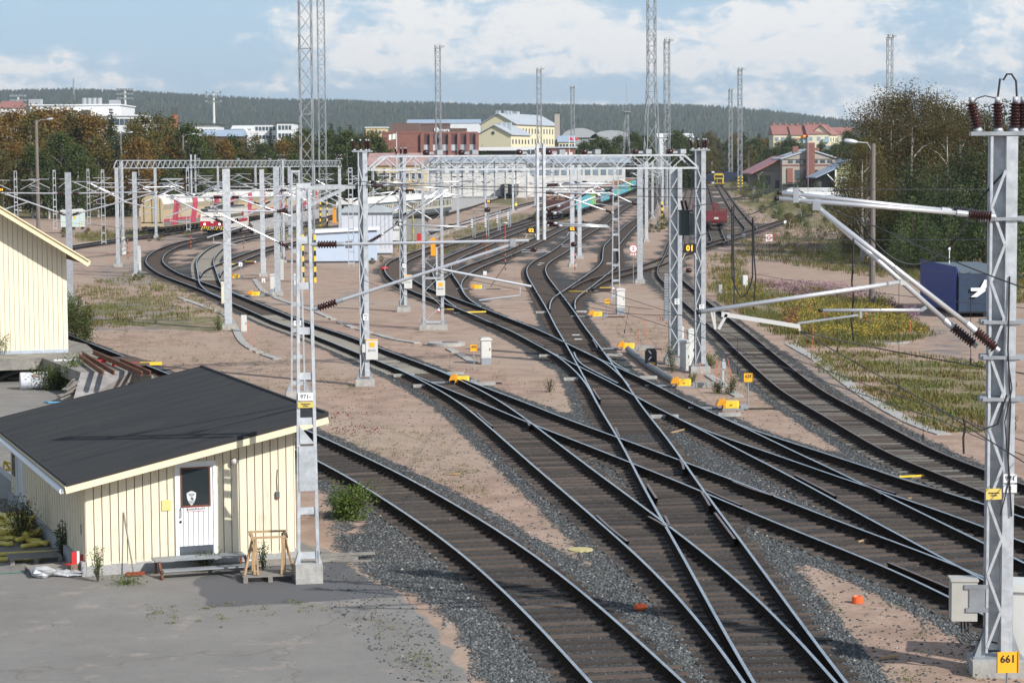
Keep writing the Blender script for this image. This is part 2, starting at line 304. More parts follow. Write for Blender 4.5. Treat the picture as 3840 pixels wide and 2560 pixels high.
def masks(X,Y):
 x,y=X.ravel(),Y.ravel();n=len(x);d=np.full(n,9.0)
 sel=(y<700)&(np.abs(x)<90)
 for i in np.nonzero(sel)[0]:d[i]=min(9.0,KD.find((x[i],y[i],0))[2])
 bal=np.clip((np.where(y>110,1.85,2.0)-d)/.45,0,1)
 for q in BAL_EXTRA:bal=np.maximum(bal,inpoly(x,y,q)*.75)
 for q in SANDI:bal[inpoly(x,y,q)&(d>1.35)]=0
 gr=np.zeros(n)
 for q in GRASS:gr=np.maximum(gr,inpoly(x,y,q)*.62)
 gv=np.zeros(n)
 for q in GRAV:gv=np.maximum(gv,inpoly(x,y,q)*.55)
 far=np.clip((y-330)/90,0,1);sideg=np.clip((np.abs(x+6)-(26+y*.13))/14,0,1);gr=np.maximum(gr,np.maximum(far*.75,sideg*.8*(y>120))*(d>3))
 asp=inpoly(x,y,ASPH)*1.0;asp[bal>.5]=0
 dk=inpoly(x,y,DARK)*1.0
 gr[asp>0]=0
 ru=np.exp(-((d-.85)/.4)**2)
 return bal,gr,gv,asp,dk,ru
def blur(A,k):
 for _ in range(k):
  B=A.copy();B[1:-1,1:-1]=(A[1:-1,1:-1]*2+A[:-2,1:-1]+A[2:,1:-1]+A[1:-1,:-2]+A[1:-1,2:])/6;A=B
 return A
VV,FF,MK=[],[],[];off=0
BX=[(-40,44,20,150,.3),(-130,170,150,450,1.5)]
def addblk(X,Y,bk):
 global off
 m=[blur(a.reshape(X.shape),bk)for a in masks(X,Y)]
 z=np.vectorize(gz)(Y);h,wd=X.shape;n=h*wd;idx=np.arange(n).reshape(h,wd)
 VV.append(np.c_[X.ravel(),Y.ravel(),z.ravel()]);f=np.stack([idx[:-1,:-1],idx[:-1,1:],idx[1:,1:],idx[1:,:-1]],-1).reshape(-1,4)+off
 FF.append(f);MK.append(np.stack([a.ravel()for a in m],-1));off+=n
for(x0,x1,y0,y1,st)in BX:addblk(*ground_block(x0,x1,y0,y1,st),2)
X,Y=np.meshgrid(np.arange(-400,401,10.),np.r_[450:1200:10]);
for(xs,ys)in((np.arange(-400,-129,10.),np.arange(150,451,10.)),(np.arange(170,401,10.),np.arange(150,451,10.)),(np.arange(-400,-39,10.),np.r_[-60,20,60,100,150.]),(np.r_[44,60:401:20.],np.r_[-60,20,60,100,150.]),(np.r_[-40,0,44.],np.r_[-60,20.]),(np.arange(-400,401,10.),np.arange(450,1251,10.)),(np.arange(-5000,-399,200.),np.arange(-60,9001,453.)),(np.arange(400,5001,200.),np.arange(-60,9001,453.)),(np.arange(-400,401,100.),np.arange(1250,9001,250.))):
 addblk(*np.meshgrid(xs,ys),0)
VV=np.concatenate(VV);FF=np.concatenate(FF);MK=np.concatenate(MK)
def ground_mat():
 m=bpy.data.materials.new('ground');m.use_nodes=True;nt=m.node_tree;N=nt.nodes;L=nt.links;b=N['Principled BSDF'];b.inputs['Roughness'].default_value=.9;b.inputs['Specular IOR Level'].default_value=.25
 tc=N.new('ShaderNodeTexCoord');ob=tc.outputs['Object']
 def noise(s,det=6,rough=.6):
  n=N.new('ShaderNodeTexNoise');n.inputs['Scale'].default_value=s;n.inputs['Detail'].default_value=det;n.inputs['Roughness'].default_value=rough;L.new(ob,n.inputs['Vector']);return n.outputs['Fac']
 def vor(s,feat='F1',out='Color'):
  v=N.new('ShaderNodeTexVoronoi');v.feature=feat;v.inputs['Scale'].default_value=s;L.new(ob,v.inputs['Vector']);return v.outputs[out]
 def ramp(f,stops):
  r=N.new('ShaderNodeValToRGB');L.new(f,r.inputs[0]);e=r.color_ramp.elements
  while len(e)<len(stops):e.new(.5)
  for k,(p,c)in enumerate(stops):e[k].position=p;e[k].color=(*c,1)if len(c)==3 else c
  return r.outputs[0]
 def mix(f,a,c,mode='MIX'):
  x=N.new('ShaderNodeMixRGB');x.blend_type=mode
  for k,v in((0,f),(1,a),(2,c)):
   if isinstance(v,(int,float)):x.inputs[k].default_value=v
   elif isinstance(v,tuple):x.inputs[k].default_value=(*v,1)
   else:L.new(v,x.inputs[k])
  return x.outputs[0]
 def mth(op,a,c=None,cl=False):
  x=N.new('ShaderNodeMath');x.operation=op;x.use_clamp=cl
  for k,v in((0,a),(1,c)):
   if v is None:continue
   if isinstance(v,(int,float)):x.inputs[k].default_value=v
   else:L.new(v,x.inputs[k])
  return x.outputs[0]
 def attr(nm):
  a=N.new('ShaderNodeAttribute');a.attribute_name=nm;return a.outputs['Fac']
 def edge(nm,nf,amp,lo=.45,hi=.55):
  v=mth('ADD',attr(nm),mth('MULTIPLY',mth('SUBTRACT',nf,.5),amp));return ramp(v,[(lo,(0,0,0)),(hi,(1,1,1))])
 nb,nm_,nf_,nff=noise(.09,5),noise(.7,6),noise(5,7,.7),noise(38,4,.7)
 sand=ramp(nf_,[(.3,(.30,.200,.150)),(.5,(.385,.270,.208)),(.72,(.48,.355,.285))])
 sand=mix(ramp(nm_,[(.34,(1,1,1)),(.58,(0,0,0))]),sand,(.265,.18,.135),'MIX');sand=mix(ramp(noise(2.2,8,.8),[(.54,(0,0,0)),(.66,(.6,.6,.6))]),sand,(.20,.15,.12))
 sand=mix(ramp(nb,[(.42,(0,0,0)),(.66,(.65,.65,.65))]),sand,(.37,.295,.225))
 peb=ramp(vor(9.0,out='Distance'),[(.10,(1,1,1)),(.16,(0,0,0))]);keep=ramp(noise(1.3,4),[(.46,(0,0,0)),(.54,(1,1,1))])
 sand=mix(mth('MULTIPLY',peb,keep),sand,(.09,.085,.085))
 wht=ramp(vor(23.0,out='Distance'),[(.07,(.8,.8,.8)),(.12,(0,0,0))]);sand=mix(mth('MULTIPLY',wht,ramp(noise(4,2),[(.5,(0,0,0)),(.6,(.6,.6,.6))])),sand,(.72,.66,.6))
 vc=vor(16.0);gcol=ramp(vc,[(0,(.045,.05,.05)),(.5,(.095,.103,.104)),(.93,(.15,.158,.158)),(1,(.36,.35,.32))])
 grav=mix(.45,gcol,ramp(nf_,[(.3,(.17,.165,.16)),(.7,(.27,.255,.24))]))
 bal=mix(ramp(vor(16.0,out='Distance'),[(.25,(0,0,0)),(.6,(.8,.8,.8))]),gcol,(.03,.03,.032))
 bal=mix(ramp(noise(.5,5),[(.45,(0,0,0)),(.7,(.5,.5,.5))]),bal,(.10,.075,.06))
 bal=mix(mth('MULTIPLY',attr('rust'),.35),bal,(.050,.036,.028))
 gra=ramp(noise(3.2,8,.75),[(.28,(.045,.055,.018)),(.45,(.085,.10,.03)),(.6,(.16,.15,.055)),(.75,(.24,.19,.10))])
 gra=mix(ramp(noise(.4,4),[(.4,(0,0,0)),(.65,(.7,.7,.7))]),gra,(.17,.135,.07))
 asp=ramp(nff,[(.3,(.175,.165,.153)),(.5,(.24,.229,.213)),(.72,(.32,.303,.28))])
 asp=mix(ramp(noise(.35,6,.65),[(.34,(.6,.6,.6)),(.66,(0,0,0))]),asp,(.17,.16,.15));asp=mix(ramp(noise(2.5,8,.8),[(.52,(0,0,0)),(.7,(.5,.5,.5))]),asp,(.14,.13,.12))
 asp=mix(ramp(noise(.8,7,.7),[(.57,(0,0,0)),(.70,(.75,.75,.75))]),asp,(.37,.31,.26))
 crk=N.new('ShaderNodeTexVoronoi');crk.feature='DISTANCE_TO_EDGE';crk.inputs['Scale'].default_value=.09
 wr=N.new('ShaderNodeVectorMath');wr.operation='ADD';nv=N.new('ShaderNodeTexNoise');nv.inputs['Scale'].default_value=1.2;L.new(ob,nv.inputs['Vector']);L.new(ob,wr.inputs[0]);L.new(nv.outputs['Color'],wr.inputs[1]);L.new(wr.outputs[0],crk.inputs['Vector'])
 asp=mix(ramp(crk.outputs[0],[(.0004,(.5,.5,.5)),(.0022,(0,0,0))]),asp,(.13,.115,.09));asp=mix(ramp(noise(14,3,.6),[(.64,(0,0,0)),(.72,(.6,.6,.6))]),asp,(.13,.125,.12))
 dk=ramp(nff,[(.3,(.085,.085,.09)),(.7,(.15,.15,.155))]);dk=mix(ramp(nf_,[(.55,(0,0,0)),(.75,(.5,.5,.5))]),dk,(.2,.18,.16))
 asp=mix(edge('patch',noise(1.5,5),.08),asp,dk)
 c=sand
 c=mix(edge('gravel',noise(.6,7,.7),1.6,.4,.75),c,grav)
 c=mix(edge('grass',noise(.8,8,.75),1.9,.42,.72),c,gra)
 c=mix(edge('asphalt',noise(1.6,6,.7),.5),c,asp)
 be=mth('ADD',mth('MULTIPLY',noise(.9,5),.55),mth('MULTIPLY',noise(7,4,.7),.45))
 bmask=edge('ballast',be,1.6,.46,.56);c=mix(bmask,c,bal)
 L.new(c,b.inputs['Base Color'])
 hh=mth('ADD',mth('MULTIPLY',mth('MULTIPLY',vor(16.0,out='Distance'),-1.2),bmask),mth('MULTIPLY',nff,.35))
 bp=N.new('ShaderNodeBump');bp.inputs['Strength'].default_value=.9;bp.inputs['Distance'].default_value=.035;L.new(hh,bp.inputs['Height']);L.new(bp.outputs[0],b.inputs['Normal'])
 return m
g_=npmesh('ground',VV,FF,ground_mat());tag(g_,kind='structure')
for k_,nm in enumerate(('ballast','grass','gravel','asphalt','patch','rust')):
 a_=g_.data.attributes.new(nm,'FLOAT','POINT');a_.data.foreach_set('value',np.ascontiguousarray(MK[:,k_],dtype=np.float32))
# --------- rails and sleepers
M_rail=mat('rail_side',(.034,.024,.018),.95,0,.45,4,bump=.2,spec=.08);M_top=mat('rail_running_surface',(.74,.73,.72),.27,.9,.25,3)
M_rusttop=mat('rail_top_worn',(.30,.22,.19),.42,.6,.3,3)
M_slp=mat('sleeper_wood',(.092,.068,.053),.85,0,.5,7,rnd=.55,bump=.5,stretch=(1,6,6));M_slg=mat('sleeper_grey_wood',(.19,.17,.145),.9,0,.5,6,rnd=.4,bump=.5,stretch=(1,6,6))
M_slc=mat('sleeper_concrete',(.30,.275,.235),.9,0,.25,9,rnd=.12)
M_ballast=mat('ballast_stone',(.10,.11,.112),.85,0,.45,40,rnd=0)
PROF=[(-.07,.03),(-.07,.045),(-.014,.075),(-.014,.17),(-.035,.185),(-.035,.224),(-.030,.230),(.030,.230),(.035,.224),(.035,.185),(.014,.17),(.014,.075),(.07,.045),(.07,.03)]
def rail_mesh(name,line,parent,rusty=False,dz=0.0,far=False):
 prof=PROF if not far else[(-.07,.03),(-.02,.10),(-.037,.215),(-.034,.23),(.034,.23),(.037,.215),(.02,.10),(.07,.03)]
 T=np.gradient(line,axis=0);T/=np.linalg.norm(T,axis=1)[:,None];Nn=np.c_[-T[:,1],T[:,0]];k=len(prof);n=len(line)
 zg=np.array([gz(y)for y in line[:,1]])
 V=np.zeros((n,k,3))
 for j,(a,h)in enumerate(prof):V[:,j,:2]=line+Nn*a;V[:,j,2]=h+zg+dz
 idx=np.arange(n*k).reshape(n,k);F=[];MI=[]
 tops=(6,)if not far else(3,)
 for j in range(k-1):
  F.append(np.stack([idx[:-1,j],idx[:-1,j+1],idx[1:,j+1],idx[1:,j]],-1));MI.append(np.full(n-1,1 if(prof[j][1]>=.215 and prof[j+1][1]>=.215)else 0))
 return npmesh(name,V.reshape(-1,3),np.concatenate(F),[M_rail,M_rusttop if rusty else M_top],parent,np.concatenate(MI))
def slp_mesh(L_,m):
 mb=MB();mb.box((0,0,0),(L_,.22,.12));me=bpy.data.meshes.new('sleeper');me.from_pydata(mb.v,[],mb.f)
 for k in range(3):me.vertices[k].co.z+=0
 me.materials.append(m);return me
SL_CACHE={}
def camdist(p):return math.hypot(p[0],p[1])
def visible_px(X,Y,Zz=0.0):
 v=CR.transposed()@Vector((X,Y,Zz-CAMH));
 if v.z>-1:return None
 return(CX+FPX*v.x/-v.z,CY-FPX*v.y/-v.z)
claimed=kdtree.KDTree(1)
done_c=[]
def point_near(p,line):
 dd=np.hypot(line[:,0]-p[0],line[:,1]-p[1]);i=int(dd.argmin());return dd[i],i
for ti,t in enumerate(TR):
 C_=t['c'];far=not t['near']
 root=thing('railway_track',(0,0,0),0,t['label'],'railway track','railway tracks of the yard')
 line=C_ if not far else resample(C_,1.5)
 T=np.gradient(line,axis=0);T/=np.linalg.norm(T,axis=1)[:,None];Nn=np.c_[-T[:,1],T[:,0]]
 for s in(-1,1):rail_mesh('rail',line+Nn*(GA*s),root,t['rusty'],t['dz'],far)
 S_=resample(C_,.60 if t['near']else .62);TT=np.gradient(S_,axis=0);TT/=np.linalg.norm(TT,axis=1)[:,None]
 items=[]
 for i in range(len(S_)):
  p=S_[i];n_=np.array([-TT[i,1],TT[i,0]])
  if any(point_near(p,L2)[0]<2.15 for L2 in done_c):continue
  a,b_=-1.3,1.3
  for o2 in TR[ti+1:]:
   dd,j=point_near(p,o2['c'])
   if dd<2.15:
    off_=float(np.dot(o2['c'][j]-p,n_));a=min(a,off_-1.3);b_=max(b_,off_+1.3)
  L_=round(b_-a+random.uniform(-.03,.03),2);c=p+n_*(a+b_)/2
  px=visible_px(c[0],c[1]);vis=px is not None and-60<px[0]<3900 and px[1]<2640
  conc=t['conc']and px and t['conc'][0]<px[0]<t['conc'][1]and px[1]<1440
  items.append((camdist(c),vis,c,math.atan2(n_[1],n_[0])+random.uniform(-.012,.012),L_,2 if conc else(1 if(t['rusty']and random.random()<.55)else 0)))
 done_c.append(C_)
 items=[q for q in items if q[1]or q[0]<260]
 nearv=sorted([q for q in items if q[1]],key=lambda q:q[0])[:100]if t['near']else[]
 ids=set(id(q)for q in nearv)
 for q in nearv:
  key=(round(q[4]*5)/5,q[5])
  if key not in SL_CACHE:SL_CACHE[key]=slp_mesh(key[0],(M_slp,M_slg,M_slc)[q[5]])
  o=bpy.data.objects.new('sleeper',SL_CACHE[key]);COL.objects.link(o);o.parent=root
  o.location=(q[2][0],q[2][1],random.uniform(-.034,-.024));o.rotation_euler=(0,0,q[3])
 rest=[q for q in items if id(q)not in ids]
 if rest:
  mb=MB()
  for q in rest:mb.box((q[2][0],q[2][1],gz(q[2][1])+random.uniform(-.034,-.024)),(q[4],.24,.12),q[3],mi=q[5])
  tag(mb.build('sleepers',[M_slp,M_slg,M_slc],root),kind='stuff')
 if t['near']:
  mb=MB()
  for q in items[:0]+[x for x in items if x[0]<110]:
   for s in(-1,1):c,sn=math.cos(q[3]),math.sin(q[3]);px_,py_=q[2][0],q[2][1];dd,j=point_near((px_,py_),C_);cx_,cy_=C_[j];mb.box((cx_+c*GA*s,cy_+sn*GA*s,.034),(.36,.17,.03),q[3]);mb.box((cx_+c*(GA*s+.11),cy_+sn*(GA*s+.11),.06),(.05,.09,.05),q[3]);mb.box((cx_+c*(GA*s-.11),cy_+sn*(GA*s-.11),.06),(.05,.09,.05),q[3])
  tag(mb.build('baseplates',mat('baseplate_rust',(.06,.036,.026),.9,0,.4,9),root),kind='stuff')
 t['root']=root
TRK={t['key']:t for t in TR}
def extra_rail(pts,key,name='closure_rail',rusty=False,dz=.012,w_=None):
 A=np.array([[p.x,p.y]for p in catmull([Vector((*G(x,y,RAIL_TOP).xy,0))for x,y in pts],.4)])
 return rail_mesh(name,smooth_path(resample(A,.4),2),TRK[key]['root'],rusty,dz)
for q_ in([w('c',620,145),w('c',760,230),w('c',880,330),w('c',960,420),w('c',1020,510),w('c',1080,620)],[w('c',880,180),w('c',900,230),w('c',960,290),w('c',1100,365),w('c',1250,440)],[w('c',960,170),w('c',1100,245),w('c',1200,315),w('c',1290,400),w('c',1344,465)],[w('c',1130,180),w('c',1220,270),w('c',1344,340)]):extra_rail(q_,'crossing')
for q_,k_ in(([w('e',1070,655),w('e',1180,760),w('e',1330,875)],'main'),([w('c',65,690),w('c',130,755),w('c',195,805)],'main'),([w('f',150,390),w('f',185,450),w('f',230,515)],'steep'),([w('f',720,635),w('f',800,740),w('f',885,855)],'steep'),([w('c',530,80),w('c',580,108),w('c',630,135)],'crossing'),([w('c',1035,75),w('c',1060,110),w('c',1075,145)],'steep'),([w('c',1040,490),w('c',1070,540),w('c',1100,580)],'steep'),([w('c',1225,815),w('c',1245,860),w('c',1262,893)],'main branch'),([w('g',45,315),w('g',200,395),w('g',390,495)],'crossing'),([w('k',830,155),w('k',1080,260),w('k',1344,370)],'main branch'),([w('f',870,370),w('f',1040,440),w('f',1200,490)],'main branch'),([w('g',760,290),w('g',1000,370),w('g',1300,455)],'crossing branch'),([w('c',460,735),w('c',490,765),w('c',505,800)],'main'),([w('f',600,450),w('f',640,510),w('f',675,575)],'main branch'),([w('f',420,185),w('f',445,215),w('f',457,270)],'main branch'),([w('f',640,440),w('f',780,505),w('f',940,570)],'main branch'),([w('f',160,665),w('f',240,705),w('f',300,745)],'main'),([w('f',298,660),w('f',320,700),w('f',335,740)],'steep'),([w('g',620,390),w('g',700,430),w('g',780,480)],'crossing'),([w('g',640,385),w('g',760,430),w('g',890,470)],'crossing branch')):
 extra_rail(q_,k_,'check_rail',True,.02)
# --------- shared materials
M_cream=mat('cream_board',(.78,.69,.52),.75,0,.10,2.0,rnd=.03,stretch=(8,8,.5));M_cream2=mat('cream_board_worn',(.74,.66,.50),.8,0,0,3,col2=(.52,.43,.32),stretch=(10,10,.7),thr=(.30,.46));M_creamtrim=mat('cream_trim',(.80,.69,.47),.7,0,.08,3)
M_warm=mat('pale_yellow_board',(.80,.72,.54),.75,0,.07,1.2,stretch=(6,6,.4));M_gap=mat('board_gap',(.26,.20,.14),.9)
M_conc=mat('concrete',(.42,.41,.385),.9,0,.3,5,bump=.3);M_concw=mat('concrete_old',(.30,.28,.25),.9,0,.45,1.6,bump=.3);M_gran=mat('foundation_render',(.40,.40,.40),.9,0,.35,45,bump=.4)
M_felt=mat('roofing_felt',(.030,.031,.034),.9,0,0,.9,col2=(.052,.052,.050),spec=.2,stretch=(.5,2.5,1),bump=.25,bscale=90,thr=(.35,.7));M_feltedge=mat('felt_edge',(.02,.02,.022),.75)
M_white=mat('white_paint',(.78,.79,.80),.5,0,.06,3);M_ltgrey=mat('light_grey_paint',(.60,.61,.59),.5,0,.08,3);M_dkgrey=mat('dark_grey',(.10,.105,.11),.6);M_black=mat('black_paint',(.015,.015,.017),.5)
M_galv=mat('galvanised_steel',(.55,.58,.61),.5,.35,.30,5.0,rnd=.10,det=8);M_galvd=mat('galvanised_steel_dull',(.36,.385,.41),.55,.4,.25,3,rnd=.12);M_alu=mat('aluminium_tube',(.72,.73,.75),.32,.6,.08,4)
M_ins=mat('brown_glazed_porcelain',(.045,.014,.012),.12,0,.2,5);M_cable=mat('black_cable',(.02,.02,.022),.6);M_wire=mat('bronze_wire',(.075,.075,.078),.5,.3)
M_glassd=mat('dark_glass',(.02,.028,.032),.08,0,spec=.8);M_rust=mat('rusty_steel',(.19,.075,.04),.8,0,.4,8,bump=.3);M_wood=mat('grey_timber',(.27,.25,.225),.9,0,.4,6,rnd=.15,stretch=(1,8,8));M_woodn=mat('new_timber',(.47,.31,.17),.8,0,.25,5,stretch=(6,6,1))
M_yel=mat('yellow_paint',(.85,.58,.05),.4,0,.12,4);M_ora=mat('orange_yellow_paint',(.80,.34,.02),.4,0,.15,4);M_sign=mat('sign_orange',(.85,.42,.02),.5);M_red=mat('signal_red',(.50,.03,.03),.5);M_lamp=mat('lit_amber',(.9,.45,.03),.5,emit=(1.0,.42,.02,1.1))
M_hose=mat('yellow_plastic',(.72,.58,.13),.4,0,.3,2,rnd=.2);M_plastic=mat('plastic_film',(.55,.56,.58),.3,0,.3,3,bump=.8);M_blue=mat('blue_mesh',(.008,.045,.30),.5,0,.25,3);M_orange=mat('orange_plastic',(.80,.13,.03),.45)
# --------- cream shed in the foreground
def build_shed():
 th=R_(20.5);ex=Vector((math.cos(th),math.sin(th),0));ey=Vector((-math.sin(th),math.cos(th),0))
 c0=G(327,2160);root=thing('shed',c0,th,'cream boarded shed with black felt roof and white door in the left foreground','shed')
 W_,D_,H0,H1=4.86,11.9,2.20,3.24;F0=.30
 sl=(H1-H0)/W_
 mb=MB()
 mb.box((W_/2,.10,F0/2-.02),(W_+.02,.22,F0+.04));mb.box((-.0,D_/2,F0/2),(.24,D_,F0+.06));mb.box((W_,D_/2,F0/2),(.2,D_,F0+.06));mb.box((W_/2,D_,F0/2),(W_,.2,F0+.06))
 mb.build('foundation',M_gran,root)
 mb=MB()
 Mf=Matrix(((1,0,0),(0,0,1),(0,1,0)))
 mb.prism([(0,F0),(W_,F0),(W_,H1),(0,H0)],.02,.10,M=Mf);mb.prism([(0,F0),(W_,F0),(W_,H1),(0,H0)],D_-.08,D_,M=Mf)
 mb.box((.06,D_/2,(F0+H0)/2),(.08,D_-.2,H0-F0));mb.box((W_-.06,D_/2,(F0+H1)/2),(.08,D_-.2,H1-F0))
 mb.build('wall',M_gap,root)
 def boards(face):
  b1=MB();n=int((W_ if face=='front' else D_)/.185);st=(W_ if face=='front' else D_)/n
  for k in range(n):
   a=k*st;bw=st-.022;mi=0 if random.random()<.55 else 1;bot=F0-.06+random.uniform(-.02,.02)
   if face=='front':
    if 2.05<a+st/2<2.98:top0=2.52;
    za=H0+sl*(a+.0);zb=H0+sl*(a+bw)
    lo=bot
    if 2.02<a+st/2<2.95:lo=2.50
    if lo<za:b1._add([(a,-.015,lo),(a+bw,-.015,lo),(a+bw,-.015,zb),(a,-.015,za),(a,.018,lo),(a+bw,.018,lo),(a+bw,.018,zb),(a,.018,za)],[(0,1,2,3),(4,7,6,5),(0,3,7,4),(1,5,6,2),(0,4,5,1),(3,2,6,7)],mi)
   else:
    if not(9.3<a<10.4)and not(D_-.9<a):b1.box((-.0,a+bw/2,(bot+H0)/2),(.04,bw,H0-bot),mi=1 if random.random()<.6 else 0)
    elif D_-.9<a:b1.box((-.0,a+bw/2,(bot+H0)/2),(.04,bw,H0-bot),mi=1)
    if k%2==0 and not(9.3<a<10.4):b1.box((-.028,a+bw+.01,(bot+H0)/2),(.03,.04,H0-bot),mi=1)
  b1.build('board_cladding',[M_cream,M_cream2],root)
 boards('front');boards('side')
 ob=MB()
 for k in range(28):ob.box((W_+.012,k*D_/28+.2,(F0+H1)/2),(.03,.38,H1-F0))
 ob.build('board_cladding',M_cream,root)
 ov,oe,of=.62,.62,.95;t_=.16
 def rp(x,y,dz=0):return(x,y,H0+sl*x+dz)
 mb=MB();x0,x1,y0,y1=-.52,W_+.62,-.62,D_+.6
 Mr=[rp(x0,y0,.10),rp(x1,y0,.10),rp(x1,y1,.10),rp(x0,y1,.10)];Mt=[(a,b,c+.05)for a,b,c in Mr]
 mb._add(Mr+Mt,[(0,3,2,1),(4,5,6,7),(0,1,5,4),(1,2,6,5),(2,3,7,6),(3,0,4,7)])
 n=14;
 for k in range(1,n):
  yy=y0+(y1-y0)*k/n;mb._add([rp(x0,yy-.02,.150),rp(x1,yy-.02,.150),rp(x1,yy+.02,.150),rp(x0,yy+.02,.150),rp(x0,yy-.02,.158),rp(x1,yy-.02,.158),rp(x1,yy+.02,.153),rp(x0,yy+.02,.153)],[(4,5,6,7),(0,1,5,4),(1,2,6,5),(2,3,7,6),(3,0,4,7)],1)
 roof=mb.build('roof',[M_felt,M_feltedge],root)
 mb=MB();mb.bar(rp(x0-.02,y0-.02,.13),rp(x1+.03,y0-.02,.13),.06,.10);mb.bar(rp(x1+.02,y0,.14),rp(x1+.02,y1,.14),.07,.09);mb.bar(rp(x0,y1,.13),rp(x1,y1,.13),.06,.08);mb.bar(rp(x0-.01,y0,.13),rp(x0-.01,y1,.13),.05,.06)
 mb.build('felt_edge_strip',M_feltedge,roof)
 mb=MB();mb.bar(rp(x0-.03,y0-.01,.00),rp(x1+.04,y0-.01,.00),.035,.17);mb.bar(rp(x1+.01,y0,-.02),rp(x1+.01,y1,-.02),.035,.2);mb.bar(rp(x0,y0,.0),rp(x0,y1,.0),.03,.14)
 mb.bar(rp(x0+.02,y0+.01,.055),rp(x1,y0+.01,.055),.04,.05)
 mb.build('fascia',M_creamtrim,roof)
 mb=MB();mb._add([rp(x0,y0,.07),rp(x1,y0,.07),rp(x1,y1,.07),rp(x0,y1,.07),rp(x0,y0,.09),rp(x1,y0,.09),rp(x1,y1,.09),rp(x0,y1,.09)],[(0,3,2,1),(4,5,6,7),(0,1,5,4),(1,2,6,5),(2,3,7,6),(3,0,4,7)]);mb.build('soffit',M_cream2,roof)
 mb=MB();
 for(u,v)in((x0-.09,x0-.09),):
  pts=[rp(u,y0+.1,-.03),rp(u,y1,.0)];mb.tube(pts,.06,8);mb.bar(rp(u+.02,y0+.05,-.02),rp(u+.02,y1,.01),.02,.10)
 mb.build('gutter',M_white,roof)
 dx0,dx1,dz0,dz1=2.10,2.92,F0+.02,2.43
 mb=MB();mb.box(((dx0+dx1)/2,-.02,(dz0+dz1)/2),(dx1-dx0,.045,dz1-dz0));
 for k in range(1,7):mb.box((dx0+k*(dx1-dx0)/7,-.044,(dz0+1.45)/2),(.012,.006,1.12),mi=1)
 door=mb.build('door',[M_white,M_dkgrey],root)
 mb=MB();f=.07
 for x in(dx0-f/2,dx1+f/2):mb.box((x,-.03,(dz0+dz1)/2),(f,.08,dz1-dz0+.1))
 mb.box(((dx0+dx1)/2,-.03,dz1+f/2),(dx1-dx0+2*f,.085,f));mb.box(((dx0+dx1)/2,-.06,dz0-.03),(dx1-dx0+.1,.16,.05));mb.build('door_frame',M_white,door)
 mb=MB();mb.box(((dx0+dx1)/2,-.046,1.91),(.62,.01,.84));mb.build('pane',M_glassd,door)
 mb=MB();
 for s in(-1,1):mb.box(((dx0+dx1)/2+s*.33,-.05,1.91),(.035,.03,.92));mb.box(((dx0+dx1)/2,-.05,1.91+s*.44),(.69,.032,.035))
 mb.build('window_frame',mat('brown_frame',(.16,.05,.025),.5),door)
 mb=MB();mb.box(((dx0+dx1)/2,-.047,dz0+.12),(dx1-dx0-.04,.012,.22));mb.build('kick_plate',mat('kick_plate',(.16,.18,.21),.35,.8,.3,4),door)
 mb=MB();mb.tube([(dx0+.05,-.05,1.22),(dx0+.05,-.10,1.24),(dx0+.05,-.10,1.40),(dx0+.05,-.05,1.43)],.012,6);mb.tube([(dx0+.05,-.04,1.12),(dx0+.05,-.065,1.12)],.03,10);mb.build('handle',M_black,door)
 mb=MB()
 for z in(1.0,1.75,2.2):mb.tube([(dx1+.01,-.06,z-.06),(dx1+.01,-.06,z+.06)],.012,6)
 mb.build('hinge',M_galv,door)
 mb=MB();mb.box(((dx0+dx1)/2+.0,-.052,1.395),(.40,.006,.10),mi=0);
 for s in(-1,1):mb.box(((dx0+dx1)/2,-.056,1.395+s*.047),(.40,.003,.008),mi=1);mb.box(((dx0+dx1)/2+s*.197,-.056,1.395),(.006,.003,.1),mi=1)
 sg=mb.build('door_sign',[M_white,M_red],door);text('KAASUPULLOT',.062,M_black,sg,((dx0+dx1)/2,-.058,1.395),bold=.0015)
 shp=[(-.11,.10),(-.06,.13),(0,.15),(.06,.13),(.11,.10),(.10,-.02),(.06,-.12),(0,-.19),(-.06,-.12),(-.10,-.02)]
 mb=MB();mb.prism([(a*1.0,b)for a,b in shp],-.0,.004,M=Mf,o=(dx0+.31,-.058,1.67));st=mb.build('window_sticker',mat('white_sticker',(.62,.64,.64),.5),door)
 mb=MB();
 for(a,b,w2,h2)in((0,.055,.12,.012),(0,.03,.09,.006),(.01,-.02,.05,.05),(.03,-.045,.035,.03),(0,-.075,.15,.006),(0,-.10,.13,.006),(0,-.125,.10,.006),(-.035,-.11,.005,.07),(.0,-.12,.005,.09),(.035,-.11,.005,.07)):mb.box((dx0+.31+a,-.0610,1.67+b),(w2,.003,h2))
 mb.build('sticker_print',M_dkgrey,door);text('Vartioitu',.045,M_dkgrey,door,(dx0+.31,-.061,1.755))
 mb=MB();mb.lathe([(.001,-.09),(.07,-.06),(.095,0),(.07,.06),(.04,.08)],(3.42,-.11,2.46),14);mb.build('globe_lamp',mat('lamp_globe',(.62,.60,.54),.35),root,True)
 mb=MB();mb.box((4.62-.18,-.05,1.62),(.085,.07,.13),mi=0);mb.tube([(4.44,-.04,1.7),(4.43,-.03,1.95),(4.45,-.03,2.2)],.008,5,mi=1);mb.box((4.45,-.05,1.55),(.06,.06,.04),mi=2);mb.build('socket_box',[M_dkgrey,M_black,M_red],root)
 mb=MB();mb.box((1.83,-.03,1.52),(.21,.02,.24));mb.build('blank_plate',mat('faded_yellow_plate',(.70,.56,.22),.6),root)
 mb=MB();mb.box((-.03,9.85,1.22),(.05,.95,1.85));d2=mb.build('door',M_ltgrey,root)
 mb=MB();
 for y in(9.3,10.4):mb.box((-.05,y,1.2),(.07,.08,1.95))
 mb.build('door_frame',M_white,d2)
 mb=MB()
